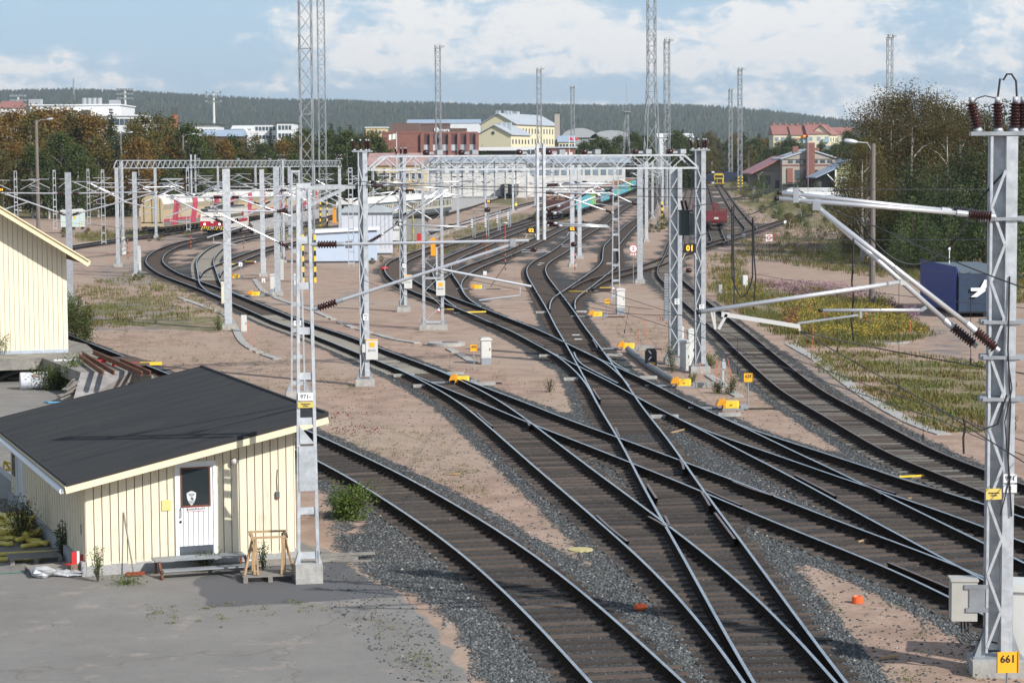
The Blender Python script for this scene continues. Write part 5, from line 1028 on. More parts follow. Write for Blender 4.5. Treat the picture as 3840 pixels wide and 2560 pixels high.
lit_board(P(2146,858,140),'02',(.52,.33),'right black board with amber 02 in front of a square post')
lit_board(P(2587,931,98.2),'01',(.54,.40),'black board with amber 01 on the grey mast at the right')
lit_board(P(1832,755,367),'05',(.85,.56),'small black board with amber 05 by the pink gravel strip',False)
lit_board(P(2150,772,300),'07',(.80,.45),'small black board with amber 07 in front of the timber train',False)
lit_board(P(4,712,240),'04',(.7,.45),'small black board with amber 04 at the left edge',False)
for(p,lb)in((P(2002,937,118),'left section insulator bar under the left 02 board'),(P(2152,917,140),'section insulator bar under the right 02 board'),(P(2583,1015,92),'section insulator bar before the mast with the 01 board'),(P(1828,788,360),'section insulator bar far off under the 05 board')):
 k_=p.y/118;t=thing('section_insulator',p,0,lb,'insulator');mb=MB();mb.bar((-.65*k_,0,0),(.65*k_,0,0),.03*k_,.03*k_);mb.bar((-.6*k_,0,-.1*k_),(.9*k_,.1,-.12*k_),.035*k_);mb.bar((-.62*k_,0,.05*k_),(-.62*k_,0,-.12*k_),.03*k_);mb.bar((.62*k_,0,.05*k_),(.62*k_,0,-.12*k_),.03*k_);mb.build('bar',M_galvd,t);mb=MB();mb.lathe([(.05*k_,-.16*k_),(.12*k_,-.12*k_),(.12*k_,.12*k_),(.05*k_,.16*k_)],(0,0,.02*k_),10,ax=(1,0,0));mb.build('drum',M_ins,t,True)
t=thing('transformer',P(2572,838,99.6),R_(5),'dark green finned transformer mounted left of the mast with the 01 board','transformer');mb=MB();mb.box((-.08,0,0),(.42,.5,1.05));mb.box((-.0,0,.56),(.62,.56,.07));mb.build('tank',mat('transformer_green',(.045,.065,.060),.5),t);mb=MB()
for k in range(6):mb.box((.18+k*.035,-.20,-.02),(.014,.25,.95))
mb.build('fin',M_galvd,t);
for x in(-.12,.06):mb=MB();insulator(mb,(x,-.05,.60),(x-.10,-.05,1.02),.07,0,6);mb.build('insulator',M_ins,t,True)
for k_,(y0)in enumerate((646,686)):
 t=thing('tension_insulator',P(2655,y0,99),0,('upper' if k_==0 else 'lower')+' horizontal brown insulator right of the mast top','insulator');mb=MB();insulator(mb,(-.3,0,0),(.15,0,0),.05,0,9);mb.build('insulator',M_ins,t,True);mb=MB();mb.box((.22,0,0),(.12,.08,.08));mb.build('clamp',M_galv,t)
def machine(px,label,rz=0,big=1.0,rod=1.0,tread=False,col='y'):
 t=thing('switch_machine',G(*px),R_(rz),label,'switch machine','yellow switch machines beside the turnouts');s=big
 mb=MB();mb.prism([(0,-.22),(.50,-.22),(.58,-.10),(.58,.20),(.50,.26),(0,.26)],.08*s,.34*s);o=mb.build('housing',M_yel,t,False);mb=MB();mb.tube([(.26,-.30*.8,.22),(.33,-.30*.8,.22)],.03,8);mb.build('latch',M_ora,o)
 mb=MB();mb.prism([(0,.02),(.10,.02),(.10,.40),(.02,.44),(-.16,.38),(-.24,.22),(-.24,.16),(-.1,.2),(0,.2)],-.26,.28,M=xz(),o=(-.02,0,0));mb.build('end_cover',M_ora,t)
 mb=MB();mb.box((.35,0,.04),(.8,.56,.07),mi=0);mb.box((.78,0,.11),(.28,.36,.14),mi=0);mb.box((-.75*rod,0,.08),(1.1*rod,.14,.06),mi=0);mb.box((1.4,.05,.03),(1.1,.10,.05),mi=1);mb.build('base_rod',[M_galvd,M_black],t)
 if tread:mb=MB();mb.box((1.15,.1,.10),(.75,.6,.20));mb.build('tread_box',mat('checker_plate',(.40,.39,.36),.6,.3,.2,30),t)
 return t
machine((1708,1440),'orange and yellow switch machine left of the 603 sign',0)
machine((2335,1312),'yellow switch machine at the end of the pipe duct, left of the dwarf signal',0,tread=True)
machine((2538,1452),'yellow switch machine with metal step at the lower end of the pipe duct',0,tread=True)
machine((2712,1536),'orange and yellow switch machine closest to the 625 sign',0)
machine((2222,1190),'yellow switch machine left of the 629 sign',0)
machine((1778,1086),'yellow switch machine by the small white plate in the fanned tracks',0)
machine((943,1112),'orange and yellow switch machine right of the inner curve',0)
machine((872,1045),'small yellow switch machine half hidden by the broad square post',0)
for(px,lb,gx)in(((1678,1176),'dark switch lever box with a yellow lid beside the lattice post',1),((2270,1093),'dark switch lever box with yellow lid and striped ball left of the ladder mast',1),((935,991),'dark switch lever box with a yellow lid near the inner curve',1)):
 t=thing('lever_box',G(*px),0,lb,'switch lever');k_=1.0;mb=MB();mb.box((0,0,.14),(.78,.30,.26));mb.build('body',mat('dark_brown_iron',(.05,.03,.025),.6),t);mb=MB();mb.box((0,0,.285),(.80,.32,.035));mb.build('lid',M_yel,t)
 mb=MB();mb.lathe([(.001,-.11),(.08,-.08),(.11,0),(.08,.08),(.001,.11)],(.55 if gx>0 and px[0]!=1678 else-.55,0,.2),12,ax=(0,1,0));mb.build('indicator_ball',M_white,t,True);mb=MB();mb.box((.55 if px[0]!=1678 else-.55,-.07,.13),(.16,.07,.09));mb.build('ball_band',M_red,t)
 mb=MB();mb.box((-.95 if px[0]!=1678 else 1.0,0,.06),(1.2,.06,.05));mb.build('rod',M_galvd,t)
for(a,b_,lb)in((Z(6,615,470),Z(6,835,478),'yellow rod cover between the rails by the striped ball'),(Z(7,1480,735),Z(7,1740,728),'yellow rod cover between the rails by the lattice post'),(w('m',750,338),w('m',860,335),'yellow rod cover behind the broad square post')):
 p,q=G(*a,.15),G(*b_,.15);mb=MB();mb.bar(p,q,.14,.08);o=mb.build('rod_cover',M_yel);tag(o,lb,'rod cover','yellow rod covers in the turnouts')
o=MB();p,q=G(*w('g',920,328),.06),G(*w('g',1130,318),.06);o.bar(p,q,.07,.05);o=o.build('marker_bar',M_yel);tag(o,'yellow marker bar lying on the stones left of the grey mast','marker')
pts=[G(*Z(10,350,530),.16),G(*Z(10,500,650),.16),G(*Z(10,620,740),.16),G(*Z(10,780,840),.16),G(*Z(10,930,925),.16)]
mb=MB();mb.tube(pts,.15,10);o=mb.build('pipe_duct',mat('duct_grey',(.25,.25,.25),.7,0,.25,3),None,False);tag(o,'grey pipe duct running past the black dwarf signal','duct')
t=thing('dwarf_signal',G(*Z(10,635,770)),R_(4),'black dwarf signal with two white bars and an orange 627 plate','signal');mb=MB();mb.prism([(-.25,0),(.25,0),(.25,.78),(.16,.90),(-.16,.90),(-.25,.78)],-.16,.16,M=xz());mb.build('housing',M_black,t)
mb=MB();mb.prism([(-.25,.25),(0,.52),(.25,.25),(.25,.78),(.16,.88),(-.16,.88),(-.25,.78)],-.19,-.16,M=xz());mb.build('front_relief',mat('signal_black',(.03,.03,.032),.4),t)
mb=MB();mb.bar((-.12,-.20,.82),(.0,-.20,.68),.06,.01,up=(0,1,0));mb.bar((-.13,-.20,.40),(-.0,-.20,.55),.06,.01,up=(0,1,0));mb.build('white_bar',M_white,t)
mb=MB();mb.box((.03,-.21,.22),(.30,.012,.16));p=mb.build('number_plate',M_sign,t);text('627',.12,M_black,p,(0,-.222,.22),bold=.004)
gs='thin orange marker stakes'
for(a,b_,lb)in((Z(10,555,170),Z(10,605,455),'leaning orange stake in the weeds above the dwarf signal'),(Z(10,487,285),Z(10,490,520),'upright orange stake left of the dwarf signal'),(Z(10,1250,690),Z(10,1242,970),'orange stake in front of the mast footing'),(Z(10,1450,670),Z(10,1453,1000),'orange stake left of the grey cable post'),(Z(10,1595,640),Z(10,1680,1035),'leaning orange stake right of the grey cable post'),(R(6,872,525),R(6,882,610),'orange stake in the yellow flowers'),(R(6,893,685),R(6,889,845),'orange stake below the flowers by the siding'),(R(6,1255,580),R(6,1256,645),'orange stake right of the yellow flowers'),(R(6,1557,640),R(6,1556,740),'orange stake at the right end of the meadow'),(R(6,972,580),R(6,972,660),'orange stake behind the first flower stake'),(R(4,1697,660),R(4,1712,820),'leaning orange stake right of the small grey cabinet'),(R(4,1750,685),R(4,1745,790),'short orange stake near the small grey cabinet'),(R(4,745,170),R(4,755,250),'orange stake left of the left portal post')):
 q=G(*b_);p=P(*a,q.y);mb=MB();mb.tube([q,p],.014,6);o=mb.build('marker_stake',mat('stake_orange',(.72,.16,.07),.5));tag(o,lb,'stake',gs)
M_str1,M_str2=M_orange,M_black
for(px,H_,lb,c2)in((w('m',484,216),1.75,'orange and black striped pole on the left curve',0),(w('m',927,206),1.75,'orange and black striped pole beyond the inner curve',0),(Z(1,1602,1370),2.2,'orange and black striped pole left of the counterweight',0),(Z(3,1172,1305),2.1,'striped pole right of the lattice post',0),(Z(3,1750,1305),2.0,'striped pole between the fanned tracks',0),(Z(3,1985,1510),2.9,'tall striped pole with a lamp head among the fanned tracks',1),(Z(6,687,205),1.7,'striped pole at the foot of the right 02 post',0)):
 t=thing('striped_pole',G(*px),0,lb,'pole','striped marker poles');mb=MB();n=int(H_/.24)
 for k in range(n):mb.tube([(0,0,k*H_/n),(0,0,(k+1)*H_/n)],.035,8,mi=k%2)
 mb.build('striped_tube',[M_black,M_orange],t)
 if c2:mb=MB();mb.tube([(0,0,H_),(0,0,H_+1.0)],.05,8);mb.build('upper_tube',M_red,t);mb=MB();mb.lathe([(.04,0),(.25,.18),(.25,.24),(.03,.28)],(0,0,H_+1.0),12);mb.build('lamp_head',M_ltgrey,t)
for(px,lb)in((Z(3,1580,1100),'first grey shunting signal post by the station track'),(Z(3,1750,1090),'second grey shunting signal post with white steps'),(Z(3,1895,1030),'third grey shunting signal post'),(Z(3,2028,980),'fourth grey shunting signal post furthest right'),(Z(3,1205,1010),'short white signal post behind the lattice post')):
 t=thing('signal_post',G(*px),.1,lb,'signal','grey shunting signal posts');mb=MB();mb.bar((0,0,0),(0,0,2.7),.12,.10);mb.bar((.28,.1,0),(.28,.1,2.9),.12,.10);mb.build('post',M_galvd,t);mb=MB()
 for k in range(4):mb.box((-.12,-.06,1.3+k*.3),(.22,.08,.14))
 mb.build('step',M_white,t)
t=thing('cable_post',G(*Z(10,1540,1035)),.1,'grey cable terminal post with round head between orange stakes','cable post');mb=MB();mb.box((0,0,.45),(.08,.06,.9));mb.box((.02,-.02,1.0),(.15,.14,.28));mb.build('post',M_galv,t);mb=MB();mb.lathe([(.03,-.03),(.055,-.03),(.055,.03),(.03,.03)],(.02,-.02,1.22),14,ax=(0,1,0));mb.build('head',M_galvd,t)
for(px,r,lb,h)in((Z(7,1250,1150),.95,'round concrete manhole ring with brown lid near the concrete duct',.16),(R(6,2120,655),.78,'pale round concrete well cover in front of the blue container',.12),(R(6,1400,790),1.1,'flat concrete slab with lid in the grass',.04),(w('i',935,50),.30,'pale yellow round lid lying on the stones between the tracks',.03)):
 t=thing('well_cover',G(*px),0,lb,'cover');mb=MB();mb.lathe([(r,-.1),(r,h),(r*.05,h+.005)],(0,0,0),28);mb.build('ring',mat('lid_yellow',(.55,.48,.22),.7,0,.3,6)if r<.4 else M_conc,t)
 if r>.4:mb=MB();mb.lathe([(r*.45,h),(r*.45,h+.03),(.01,h+.03)],(r*.2,0,0),20);mb.build('lid',mat('brown_lid',(.16,.12,.10),.8),t)
def duct(pts,label,wd=.38,h=.07):
 for i in range(len(pts)-1):pass
 t=thing('cable_duct',(0,0,0),0,label,'cable duct','concrete cable ducts');Pn=catmull([Vector((*G(*p).xy,0))for p in pts],1.0);A=resample(Pn,1.0);mb=MB()
 for i in range(len(A)-1):
  if random.random()<.12:continue
  a,b_=A[i],A[i+1];d=b_-a;c=(a+b_)/2;mb.box((c[0],c[1],h/2-.01+random.uniform(-.01,.01)),(np.hypot(*d)*.97,wd,h),math.atan2(d[1],d[0])+random.uniform(-.03,.03))
 mb.build('cover_slab',M_conc,t)
duct([Z(7,-900,560),Z(7,-400,730),Z(7,0,900),Z(7,280,990),Z(7,600,1080),Z(7,840,1120),Z(7,1100,1160)],'concrete cable duct covers curving across the sand behind mast E0102')
duct([Z(7,1280,1200),Z(7,1450,1290),Z(7,1640,1400)],'short concrete duct ending at the white cabinet')
duct([R(4,1230,490),R(4,1400,550),R(4,1560,620),R(4,1650,780),R(4,1770,860),R(4,1930,920)],'broken concrete duct between the warehouse and the broad post')
duct([R(4,1740,360),R(4,1800,440),R(4,1920,500)],'concrete duct left of the ladder masts')
duct([Z(10,1360,860),Z(10,1500,960),Z(10,1560,1010)],'concrete duct beside the grey cable post');duct([Z(10,1620,1060),Z(10,1740,1130)],'last loose concrete duct slab by the cable post')
duct([(2960,1290),(3080,1360),(3180,1440),(3300,1520),(3430,1590),(3540,1630)],'half buried stone duct between the siding and the meadow',.5,.05)
for k,(px,L_)in enumerate(((w('b',795,388),1.2),(w('b',965,476),1.2),(w('c',665,222),1.2),(w('c',885,418),1.25),(w('c',1220,214),1.0),(w('d',160,405),1.0),(w('d',295,735),1.35),(w('d',840,720),1.1),(w('c',130,458),1.2),(Z(6,280,750),1.1),(Z(6,755,742),1.1),(w('b',1230,370),1.0))):
 o=MB();o.box((0,0,.07),(L_*.75,.26,.12));o=o.build('concrete_bearer',M_conc);o.location=G(*px);o.rotation_euler=(0,0,.03);tag(o,'pale concrete bearer end sticking out beside a turnout rail','bearer','concrete bearer ends at the turnouts')
for k,px in enumerate((w('c',895,48),w('c',915,84),Z(6,270,134),Z(6,250,154),Z(6,1120,130),Z(6,1110,147),Z(7,1210,235),Z(7,1215,252))):
 o=MB();o.box((0,0,.09),(.40 if k<2 else .5,.10,.03));o=o.build('track_plate',M_white);o.location=G(*px);tag(o,'white track magnet plate lying between the rails','plate','white plates between the rails')
for(px,lb,m_)in(((2401,2287),'orange plastic bag scrap on the ballast at the bottom',M_orange),((3215,2260),'orange plastic cap on the sand strip at the bottom right',M_orange),((1700,1150),'red tarpaulin piece tied to the rail at the sharp bend',M_red)):
 if m_ is M_red:px=Z(7,468,215)
 if px[0]==3215:mb=MB();mb.lathe([(.10,0),(.12,.01),(.115,.14),(.08,.15),(.06,.10)],(0,0,0),14);o=mb.build('plastic_tub',m_);o.location=G(*px);tag(o,lb.replace('cap','tub'),'tub')
 else:crumple('plastic_scrap',G(*px,.02),.13 if m_ is M_orange else .3,m_,lb,'scrap',(1.1,.8,1.1),9)
for(a,b_)in(((w('d',350,855)),(w('d',470,825))),(w('a',1170,305),w('a',1265,300)),(w('l',370,375),w('l',400,372)),(R(9,1350,1395),R(9,1475,1380)),(w('g',575,875),w('g',650,855))):
 mb=MB();mb.bar(G(*a,.04),G(*b_,.05),.06,.04);o=mb.build('wood_scrap',M_woodn);tag(o,'splintered pale wood piece lying on the track bed','wood scrap','wood scraps')
def lamp_pole(px,H,side,label,r=.14,arm=1.3):
 t=thing('lamp_pole',G(*px),0,label,'street lamp','wooden poles with street lamps');mb=MB();mb.tube([(0,0,0),(0,0,H)],[r*1.15,r*.85],10);mb.build('pole',mat('pole_wood',(.21,.18,.16),.9,0,.35,2,stretch=(8,8,.6)),t)
 mb=MB();mb.tube([(0,0,H-.6),(side*arm*.4,-.1,H+.05),(side*arm,-.2,H+.10)],.035,6);mb.build('arm',M_galv,t);mb=MB();mb.lathe([(.03,0),(.11,.15),(.16,.5),(.13,.85),(.05,.95)],(side*arm,-.2,H+.10),10,ax=(side,-.1,.12));mb.build('lamp_head',mat('lamp_grey',(.62,.66,.70),.3,.4),t,True)
lamp_pole(R(6,1295,530),10.4,-1,'wooden lamp pole standing before the pines on the right',.18,1.0)
lamp_pole((145,880),15.5,1,'tall brown lamp pole in front of the autumn birches',.24,1.4)
lamp_pole((458,800),15.0,1,'second lamp pole in front of the dark spruce',.2,1.4)
lamp_pole((691,800),14.6,1,'third lamp pole above the cream wagons',.2,1.4)
b0=G(*R(6,1900,600));t=thing('mesh_container',b0,0,'dark blue mesh clad container with a white angular emblem by the pines','container')
c1_,c2_,c3_=inv,None,None
A1,A2,A3=G(*R(6,1640,545)),G(*R(6,1880,620)),G(*R(6,2320,640));H_=2.85;ax_=(A2-A1);bx_=Vector((1,.06,0))*3.45;Z0=.25
def cv(u,v,z):p=A1+ax_*u+bx_*v-b0;return(p.x,p.y,z)
mb=MB();vs=[cv(0,0,Z0),cv(1,0,Z0),cv(1,1,Z0),cv(0,1,Z0)];vt=[cv(.04,.02,H_),cv(.96,.02,H_),cv(.96,.98,H_),cv(.04,.98,H_)];vm=[cv(.0,0,H_-.2),cv(1,0,H_-.2),cv(1,1,H_-.2),cv(0,1,H_-.2)]
mb._add(vs+vm+vt,[(0,3,2,1),(8,9,10,11)]+[(i,(i+1)%4,4+(i+1)%4,4+i)for i in range(4)]+[(4+i,4+(i+1)%4,8+(i+1)%4,8+i)for i in range(4)]);mb.build('shell',mat('container_grey',(.10,.125,.145),.5,0,.1,2),t)
mb=MB();mb._add([cv(-.03,-.02,Z0+.05),cv(1.0,-.02,Z0+.05),cv(1.0,-.02,H_+.15),cv(-.03,-.02,H_+.15),cv(-.03,-.03,Z0+.05),cv(1.0,-.03,Z0+.05),cv(1.0,-.03,H_+.15),cv(-.03,-.03,H_+.15)],[(0,1,2,3),(4,7,6,5),(0,4,5,1),(2,6,7,3),(3,7,4,0),(1,5,6,2)]);mb.build('side_mesh',M_blue,t)
ed=ax_.normalized();fr=bx_.normalized()
for v in(0.02,.2,.98):mb=MB();mb.bar(cv(1.01,v,Z0),cv(1.01,v,H_-.1),.05,.05);mb.build('frame_post',M_blue,t)
mb=MB();mb._add([cv(1.02,.0,Z0+.1),cv(1.02,.98,Z0+.1),cv(1.02,.98,H_-.25),cv(1.02,.0,H_-.25),cv(1.03,.0,Z0+.1),cv(1.03,.98,Z0+.1),cv(1.03,.98,H_-.25),cv(1.03,.0,H_-.25)],[(0,1,2,3),(4,7,6,5),(0,4,5,1),(2,6,7,3),(3,7,4,0),(1,5,6,2)]);fm=mb.build('front_mesh',mat('front_mesh_blue',(.018,.04,.085),.55,0,.3,3),t)
mb=MB();em=[(.44,1.85),(.44,1.55),(.22,1.55),(.22,1.35),(.36,1.35),(.24,1.0),(.33,1.0),(.56,1.45),(.44,1.45+.0),(.56,1.45),(.56,2.05),(.50,2.05)]
for poly in([(.22,1.35),(.50,1.35),(.50,1.55),(.22,1.55)],[(.40,1.55),(.52,1.55),(.52,2.05),(.48,2.05)],[(.36,1.35),(.50,1.35),(.34,.98),(.22,.98)]):
 n=len(poly);mb._add([cv(1.04,x*.9,z*.95+.3)for x,z in poly]+[cv(1.045,x*.9,z*.95+.3)for x,z in poly],[tuple(range(n)),tuple(range(n,2*n))[::-1]])
mb.build('emblem',M_white,fm);mb=MB()
for(u,v)in((.05,.05),(.95,.05),(.95,.5),(.95,.95),(.3,.05),(.65,.05)):mb.box(cv(u,v,.12),(.12,.12,.26))
mb.build('foot',M_galvd,t);mb=MB();mb.tube([cv(.3,.3,H_),cv(.3,.3,H_+.9)],.03,6);mb.box(cv(.3,.3,H_+.95),(.12,.12,.16));mb.build('antenna',M_white,t)
# --------- cabins in the middle distance
M_cabin=mat('cabin_blue_grey',(.46,.54,.66),.6,0,.06,1.5)
def cabin(p,rz,sz,label,roof='flat',wm=None,rm=None,name='cabin'):
 t=thing(name,p,R_(rz),label,'cabin');a,b_,h=sz;mb=MB();mb.box((0,0,h/2+.15),(a,b_,h-.1));w_=mb.build('wall',wm or M_cabin,t);mb=MB();mb.box((0,0,.08),(a*.95,b_*.95,.18));mb.build('plinth',M_dkgrey,t)
 mb=MB()
 if roof=='flat':mb.box((0,0,h+.20),(a+.5,b_+.5,.26),M=Matrix.Rotation(R_(-2.5),3,'Y'))
 elif roof=='arc':mb.prism([(-a/2-.3,0)]+[((a/2+.3)*math.cos(x),.75*math.sin(x))for x in np.linspace(math.pi,0,11)]+[(a/2+.3,-.02)],-b_/2-.3,b_/2+.3,M=xz(),o=(0,0,h+.05))
 else:mb.prism([(-a/2-.35,-.15),(-a/2-.35,0),(0,a*.34),(a/2+.35,0),(a/2+.35,-.15),(0,a*.34-.12)],-b_/2-.4,b_/2+.4,M=xz(),o=(0,0,h+.1))
 mb.build('roof',rm or M_white,t);return t
b=G(*Z(2,2130,1420));t=cabin((b.x,b.y+1.5,0),6,(6.0,4.2,2.9),'pale blue flat roofed cabin with a louvre behind mast E0102');mb=MB();mb.box((.35,-2.13,1.75),(.62,.04,.62));mb.build('louvre',M_dkgrey,t)
b=G(*Z(3,330,1330));t=cabin((b.x-.8,b.y+3.5,0),4,(5.2,3.8,4.3),'taller pale cabin with a curved grey roof behind the flat one','arc',mat('cabin_pale',(.55,.58,.64),.6,0,.08,2),mat('arc_roof',(.42,.47,.50),.5,0,.15,1));mb=MB()
for k in range(5):mb.box((.6+k*.42,-1.93,2.4),(.05,.04,3.4))
mb.build('door_seam',M_ltgrey,t)
b=G(*Z(3,560,1165));t=cabin((b.x+1.4,b.y+2.4,0),8,(5.4,4.6,2.7),'small grey boarded hut with a white gabled roof','gable',mat('hut_grey',(.27,.27,.25),.8,0,.3,1.2,stretch=(9,9,.3)),M_white);mb=MB();mb.box((-1.2,-2.5,.8),(1.2,.6,1.1));mb.box((-1.0,-2.36,2.0),(.9,.05,.8));mb.build('air_unit',M_ltgrey,t)
t=thing('fire_point',G(*Z(3,830,1200)),0,'post with yellow and blue tape and red box beside the grey hut','post');mb=MB();mb.tube([(0,0,0),(0,0,4.6)],.12,8);mb.build('pole',mat('taped_pole',(.08,.11,.16),.6,0,0,.9,col2=(.5,.4,.06),stretch=(.1,.1,1.0)),t);mb=MB();mb.lathe([(.1,0),(.5,.3),(.5,.36),(.05,.45)],(0,0,4.6),12);mb.build('lamp_head',M_ltgrey,t);mb=MB();mb.box((.7,-.1,.9),(.5,.4,.9));mb.build('red_box',M_red,t);mb=MB();mb.box((.75,-.2,.25),(.7,.4,.5));mb.build('yellow_box',M_ora,t)
o=MB();o.box((0,0,1.3),(.75,.5,2.5));o=o.build('yellow_cabinet',M_ora);o.location=G(*Z(2,2025,925));tag(o,'orange yellow cabinet in front of the white coaches','cabinet')
def person(p,rz,label,H=1.78):
 t=thing('person',p,rz,label,'person')
 J={'pel':(0,0,.95),'ch':(0,0,1.32),'nk':(0,0,1.48),'hd':(0,.0,1.62),'ht':(0,0,1.72),'sl':(-.19,0,1.42),'sr':(.19,0,1.42),'el':(-.25,-.02,1.14),'er':(.25,-.05,1.14),'wl':(-.24,-.12,.92),'wr':(.22,-.22,1.02),'hl':(-.10,0,.92),'hr':(.10,0,.92),'kl':(-.12,-.03,.50),'kr':(.13,-.02,.50),'al':(-.13,.02,.09),'ar':(.15,.03,.09),'tl':(-.14,-.16,.05),'tr':(.17,-.15,.05)}
 names=list(J);E=[('pel','ch'),('ch','nk'),('nk','hd'),('hd','ht'),('ch','sl'),('ch','sr'),('sl','el'),('sr','er'),('el','wl'),('er','wr'),('pel','hl'),('pel','hr'),('hl','kl'),('hr','kr'),('kl','al'),('kr','ar'),('al','tl'),('ar','tr')]
 RR=dict(pel=.15,ch=.17,nk=.06,hd=.10,ht=.085,sl=.075,sr=.075,el=.055,er=.055,wl=.04,wr=.04,hl=.10,hr=.10,kl=.075,kr=.075,al=.055,ar=.055,tl=.045,tr=.045)
 me=bpy.data.meshes.new('body');me.from_pydata([J[n]for n in names],[(names.index(a),names.index(b_))for a,b_ in E],[]);o=bpy.data.objects.new('body',me);COL.objects.link(o)
 sk=o.modifiers.new('s','SKIN');o.modifiers.new('d','SUBSURF').levels=1
 for i,n in enumerate(names):me.skin_vertices[0].data[i].radius=(RR[n],RR[n]*.8)
 me.skin_vertices[0].data[0].use_root=True;bpy.context.view_layer.update();m2=bpy.data.meshes.new_from_object(o.evaluated_get(bpy.context.evaluated_depsgraph_get()));bpy.data.objects.remove(o)
 ms=[mat('hi_vis_yellow',(.75,.68,.08),.6),mat('dark_trousers',(.03,.035,.05),.8),mat('skin',(.5,.3,.22),.6),mat('hair_dark',(.05,.035,.03),.8)]
 m2.materials.clear();[m2.materials.append(x)for x in ms]
 for pl_ in m2.polygons:z=pl_.center.z;pl_.material_index=2 if z>1.5 or(z<1.0 and abs(pl_.center.x)>.2 and z>.8)else(0 if z>.93 else 1)
 b_=bpy.data.objects.new('body',m2);COL.objects.link(b_);b_.parent=t;mb=MB();mb.lathe([(.105,0),(.11,.05),(.08,.12),(.02,.15)],(0,.01,1.66),12);mb.build('helmet',M_white,b_,True);mb=MB();mb.bar((-.17,-.14,1.15),(.17,-.14,1.15),.05,.01);mb.build('reflective_band',M_white,b_);return t
person(G(*Z(3,2118,775)),.3,'person in a yellow hi vis jacket and dark trousers standing by the station track')
# --------- trains
M_under=mat('underframe',(.035,.033,.032),.85,0,.4,3);M_tc=mat('wagon_cream',(.52,.41,.25),.6,0,.08,1);M_tw=mat('wagon_white',(.70,.68,.62),.6,0,.08,1);M_tp=mat('wagon_red',(.48,.055,.10),.55,0,.1,1);M_tt=mat('wagon_taupe',(.36,.31,.22),.6,0,.1,1)
def path_along(p0,heading,dist):
 return p0+Vector((math.sin(heading),math.cos(heading),0))*dist
def bogies(parent,xs,W_=2.2):
 for x in xs:
  mb=MB()
  for dx in(-1.2,1.2):
   for s in(-1,1):mb.lathe([(.46,-.06),(.46,.06)],(s*.80,x+dx,.46+.2),14,ax=(1,0,0))
   mb.tube([(-.8,x+dx,.66),(.8,x+dx,.66)],.08,8)
  for s in(-1,1):mb.box((s*1.0,x,.7),(.14,3.0,.35))
  mb.build('bogie',M_under,parent)
def car_carrier(label,first):
 t=thing('car_carrier_wagon',(0,0,0),0,label,'wagon','cream and red car carrier wagons');L_=26.0
 prof=[(-1.52,1.1),(1.52,1.1),(1.56,1.3),(1.56,4.1),(1.30,4.85),(.7,5.22),(-.7,5.22),(-1.30,4.85),(-1.56,4.1),(-1.56,1.3)]
 n=len(prof);mb=MB();vs=[(x,y,z)for y in(0,L_)for x,z in prof];mi=[3,0,0,1,1,1,1,1,0,0]
 mb._add(vs[:n]+vs[n:],[tuple(range(n))],0);mb._add(vs[n:],[tuple(range(n))[::-1]],0)
 for i in range(n):j=(i+1)%n;mb._add([vs[i],vs[i+n],vs[j+n],vs[j]],[(0,1,2,3)],mi[i])
 mb.box((1.565,L_/2,3.75),(.012,L_,.7),mi=2);mb.box((1.565,L_/2,1.5),(.012,L_,.55),mi=4);mb.build('body',[M_tc,M_tw,M_tt,M_under,mat('wagon_grey_skirt',(.20,.18,.17),.7)],t)
 mb=MB();mb.box((1.578,12.5,2.0),(.012,9.5,.35));mb.box((1.578,2.4,1.95),(.012,4.6,.35));mb.box((1.578,23.6,2.0),(.012,4.6,.35));
 for y in(4.6,16.4):mb._add([(1.585,y,1.25),(1.585,y+3.4,1.25),(1.585,y+5.2,4.1),(1.585,y+1.8,4.1),(1.35,y+5.7,4.85),(1.35,y+2.3,4.85)],[(0,1,2,3),(3,2,4,5)])
 mb.build('red_stripe',M_tp,t)
 mb=MB();mb.box((0,-.03,1.7),(2.9,.05,.10));mb.box((-1.1,-.03,3.2),(.06,.05,3.2));mb.box((1.1,-.03,3.2),(.06,.05,3.2));mb.box((0,-.03,3.2),(.05,.05,3.4));mb.box((.35,-.03,3.2),(.04,.05,3.4));mb.box((-.75,-.03,3.9),(.5,.04,.06));mb.box((-.75,-.03,4.6),(.5,.04,.06));mb.build('end_door_frame',M_under,t)
 mb=MB();
 for s in(-1,1):mb.lathe([(.16,-.05),(.18,.05)],(s*.85,-.25,1.05),12,ax=(0,1,0));mb.box((s*.85,-.1,1.05),(.15,.3,.15))
 mb.box((0,0,.95),(2.9,.3,.35));mb.build('buffer',M_under,t);mb=MB();mb.box((0,L_/2,1.0),(2.8,L_-.5,.35));
 for k in range(9):mb.box((1.2,2.5+k*2.6,.75),(.3,.9,.3))
 mb.build('underframe',M_under,t);bogies(t,(3.2,L_-3.2));return t
c0=G(572,884);cN=TRK['car train']['c'];h0=math.atan2(-39.7+48.8,146)
hd=math.atan2((TRK['car train']['c'][0][0]-c0.x),(TRK['car train']['c'][0][1]-c0.y))
pos=G(572,882);hd=math.atan2(9.7,130);w1=car_carrier('car carrier wagon with its closed end doors facing the camera',True);w1.location=pos;w1.rotation_euler=(0,0,-hd)
for k,lb in enumerate(('second car carrier wagon, just behind the red locomotive roof','third car carrier wagon, right of the locomotive','fourth car carrier wagon behind the slim masts','last car carrier wagon by the lamp tower foot')):
 p=path_along(pos,hd,26.6*(k+1));copy_tree(w1,p,-hd,lb)
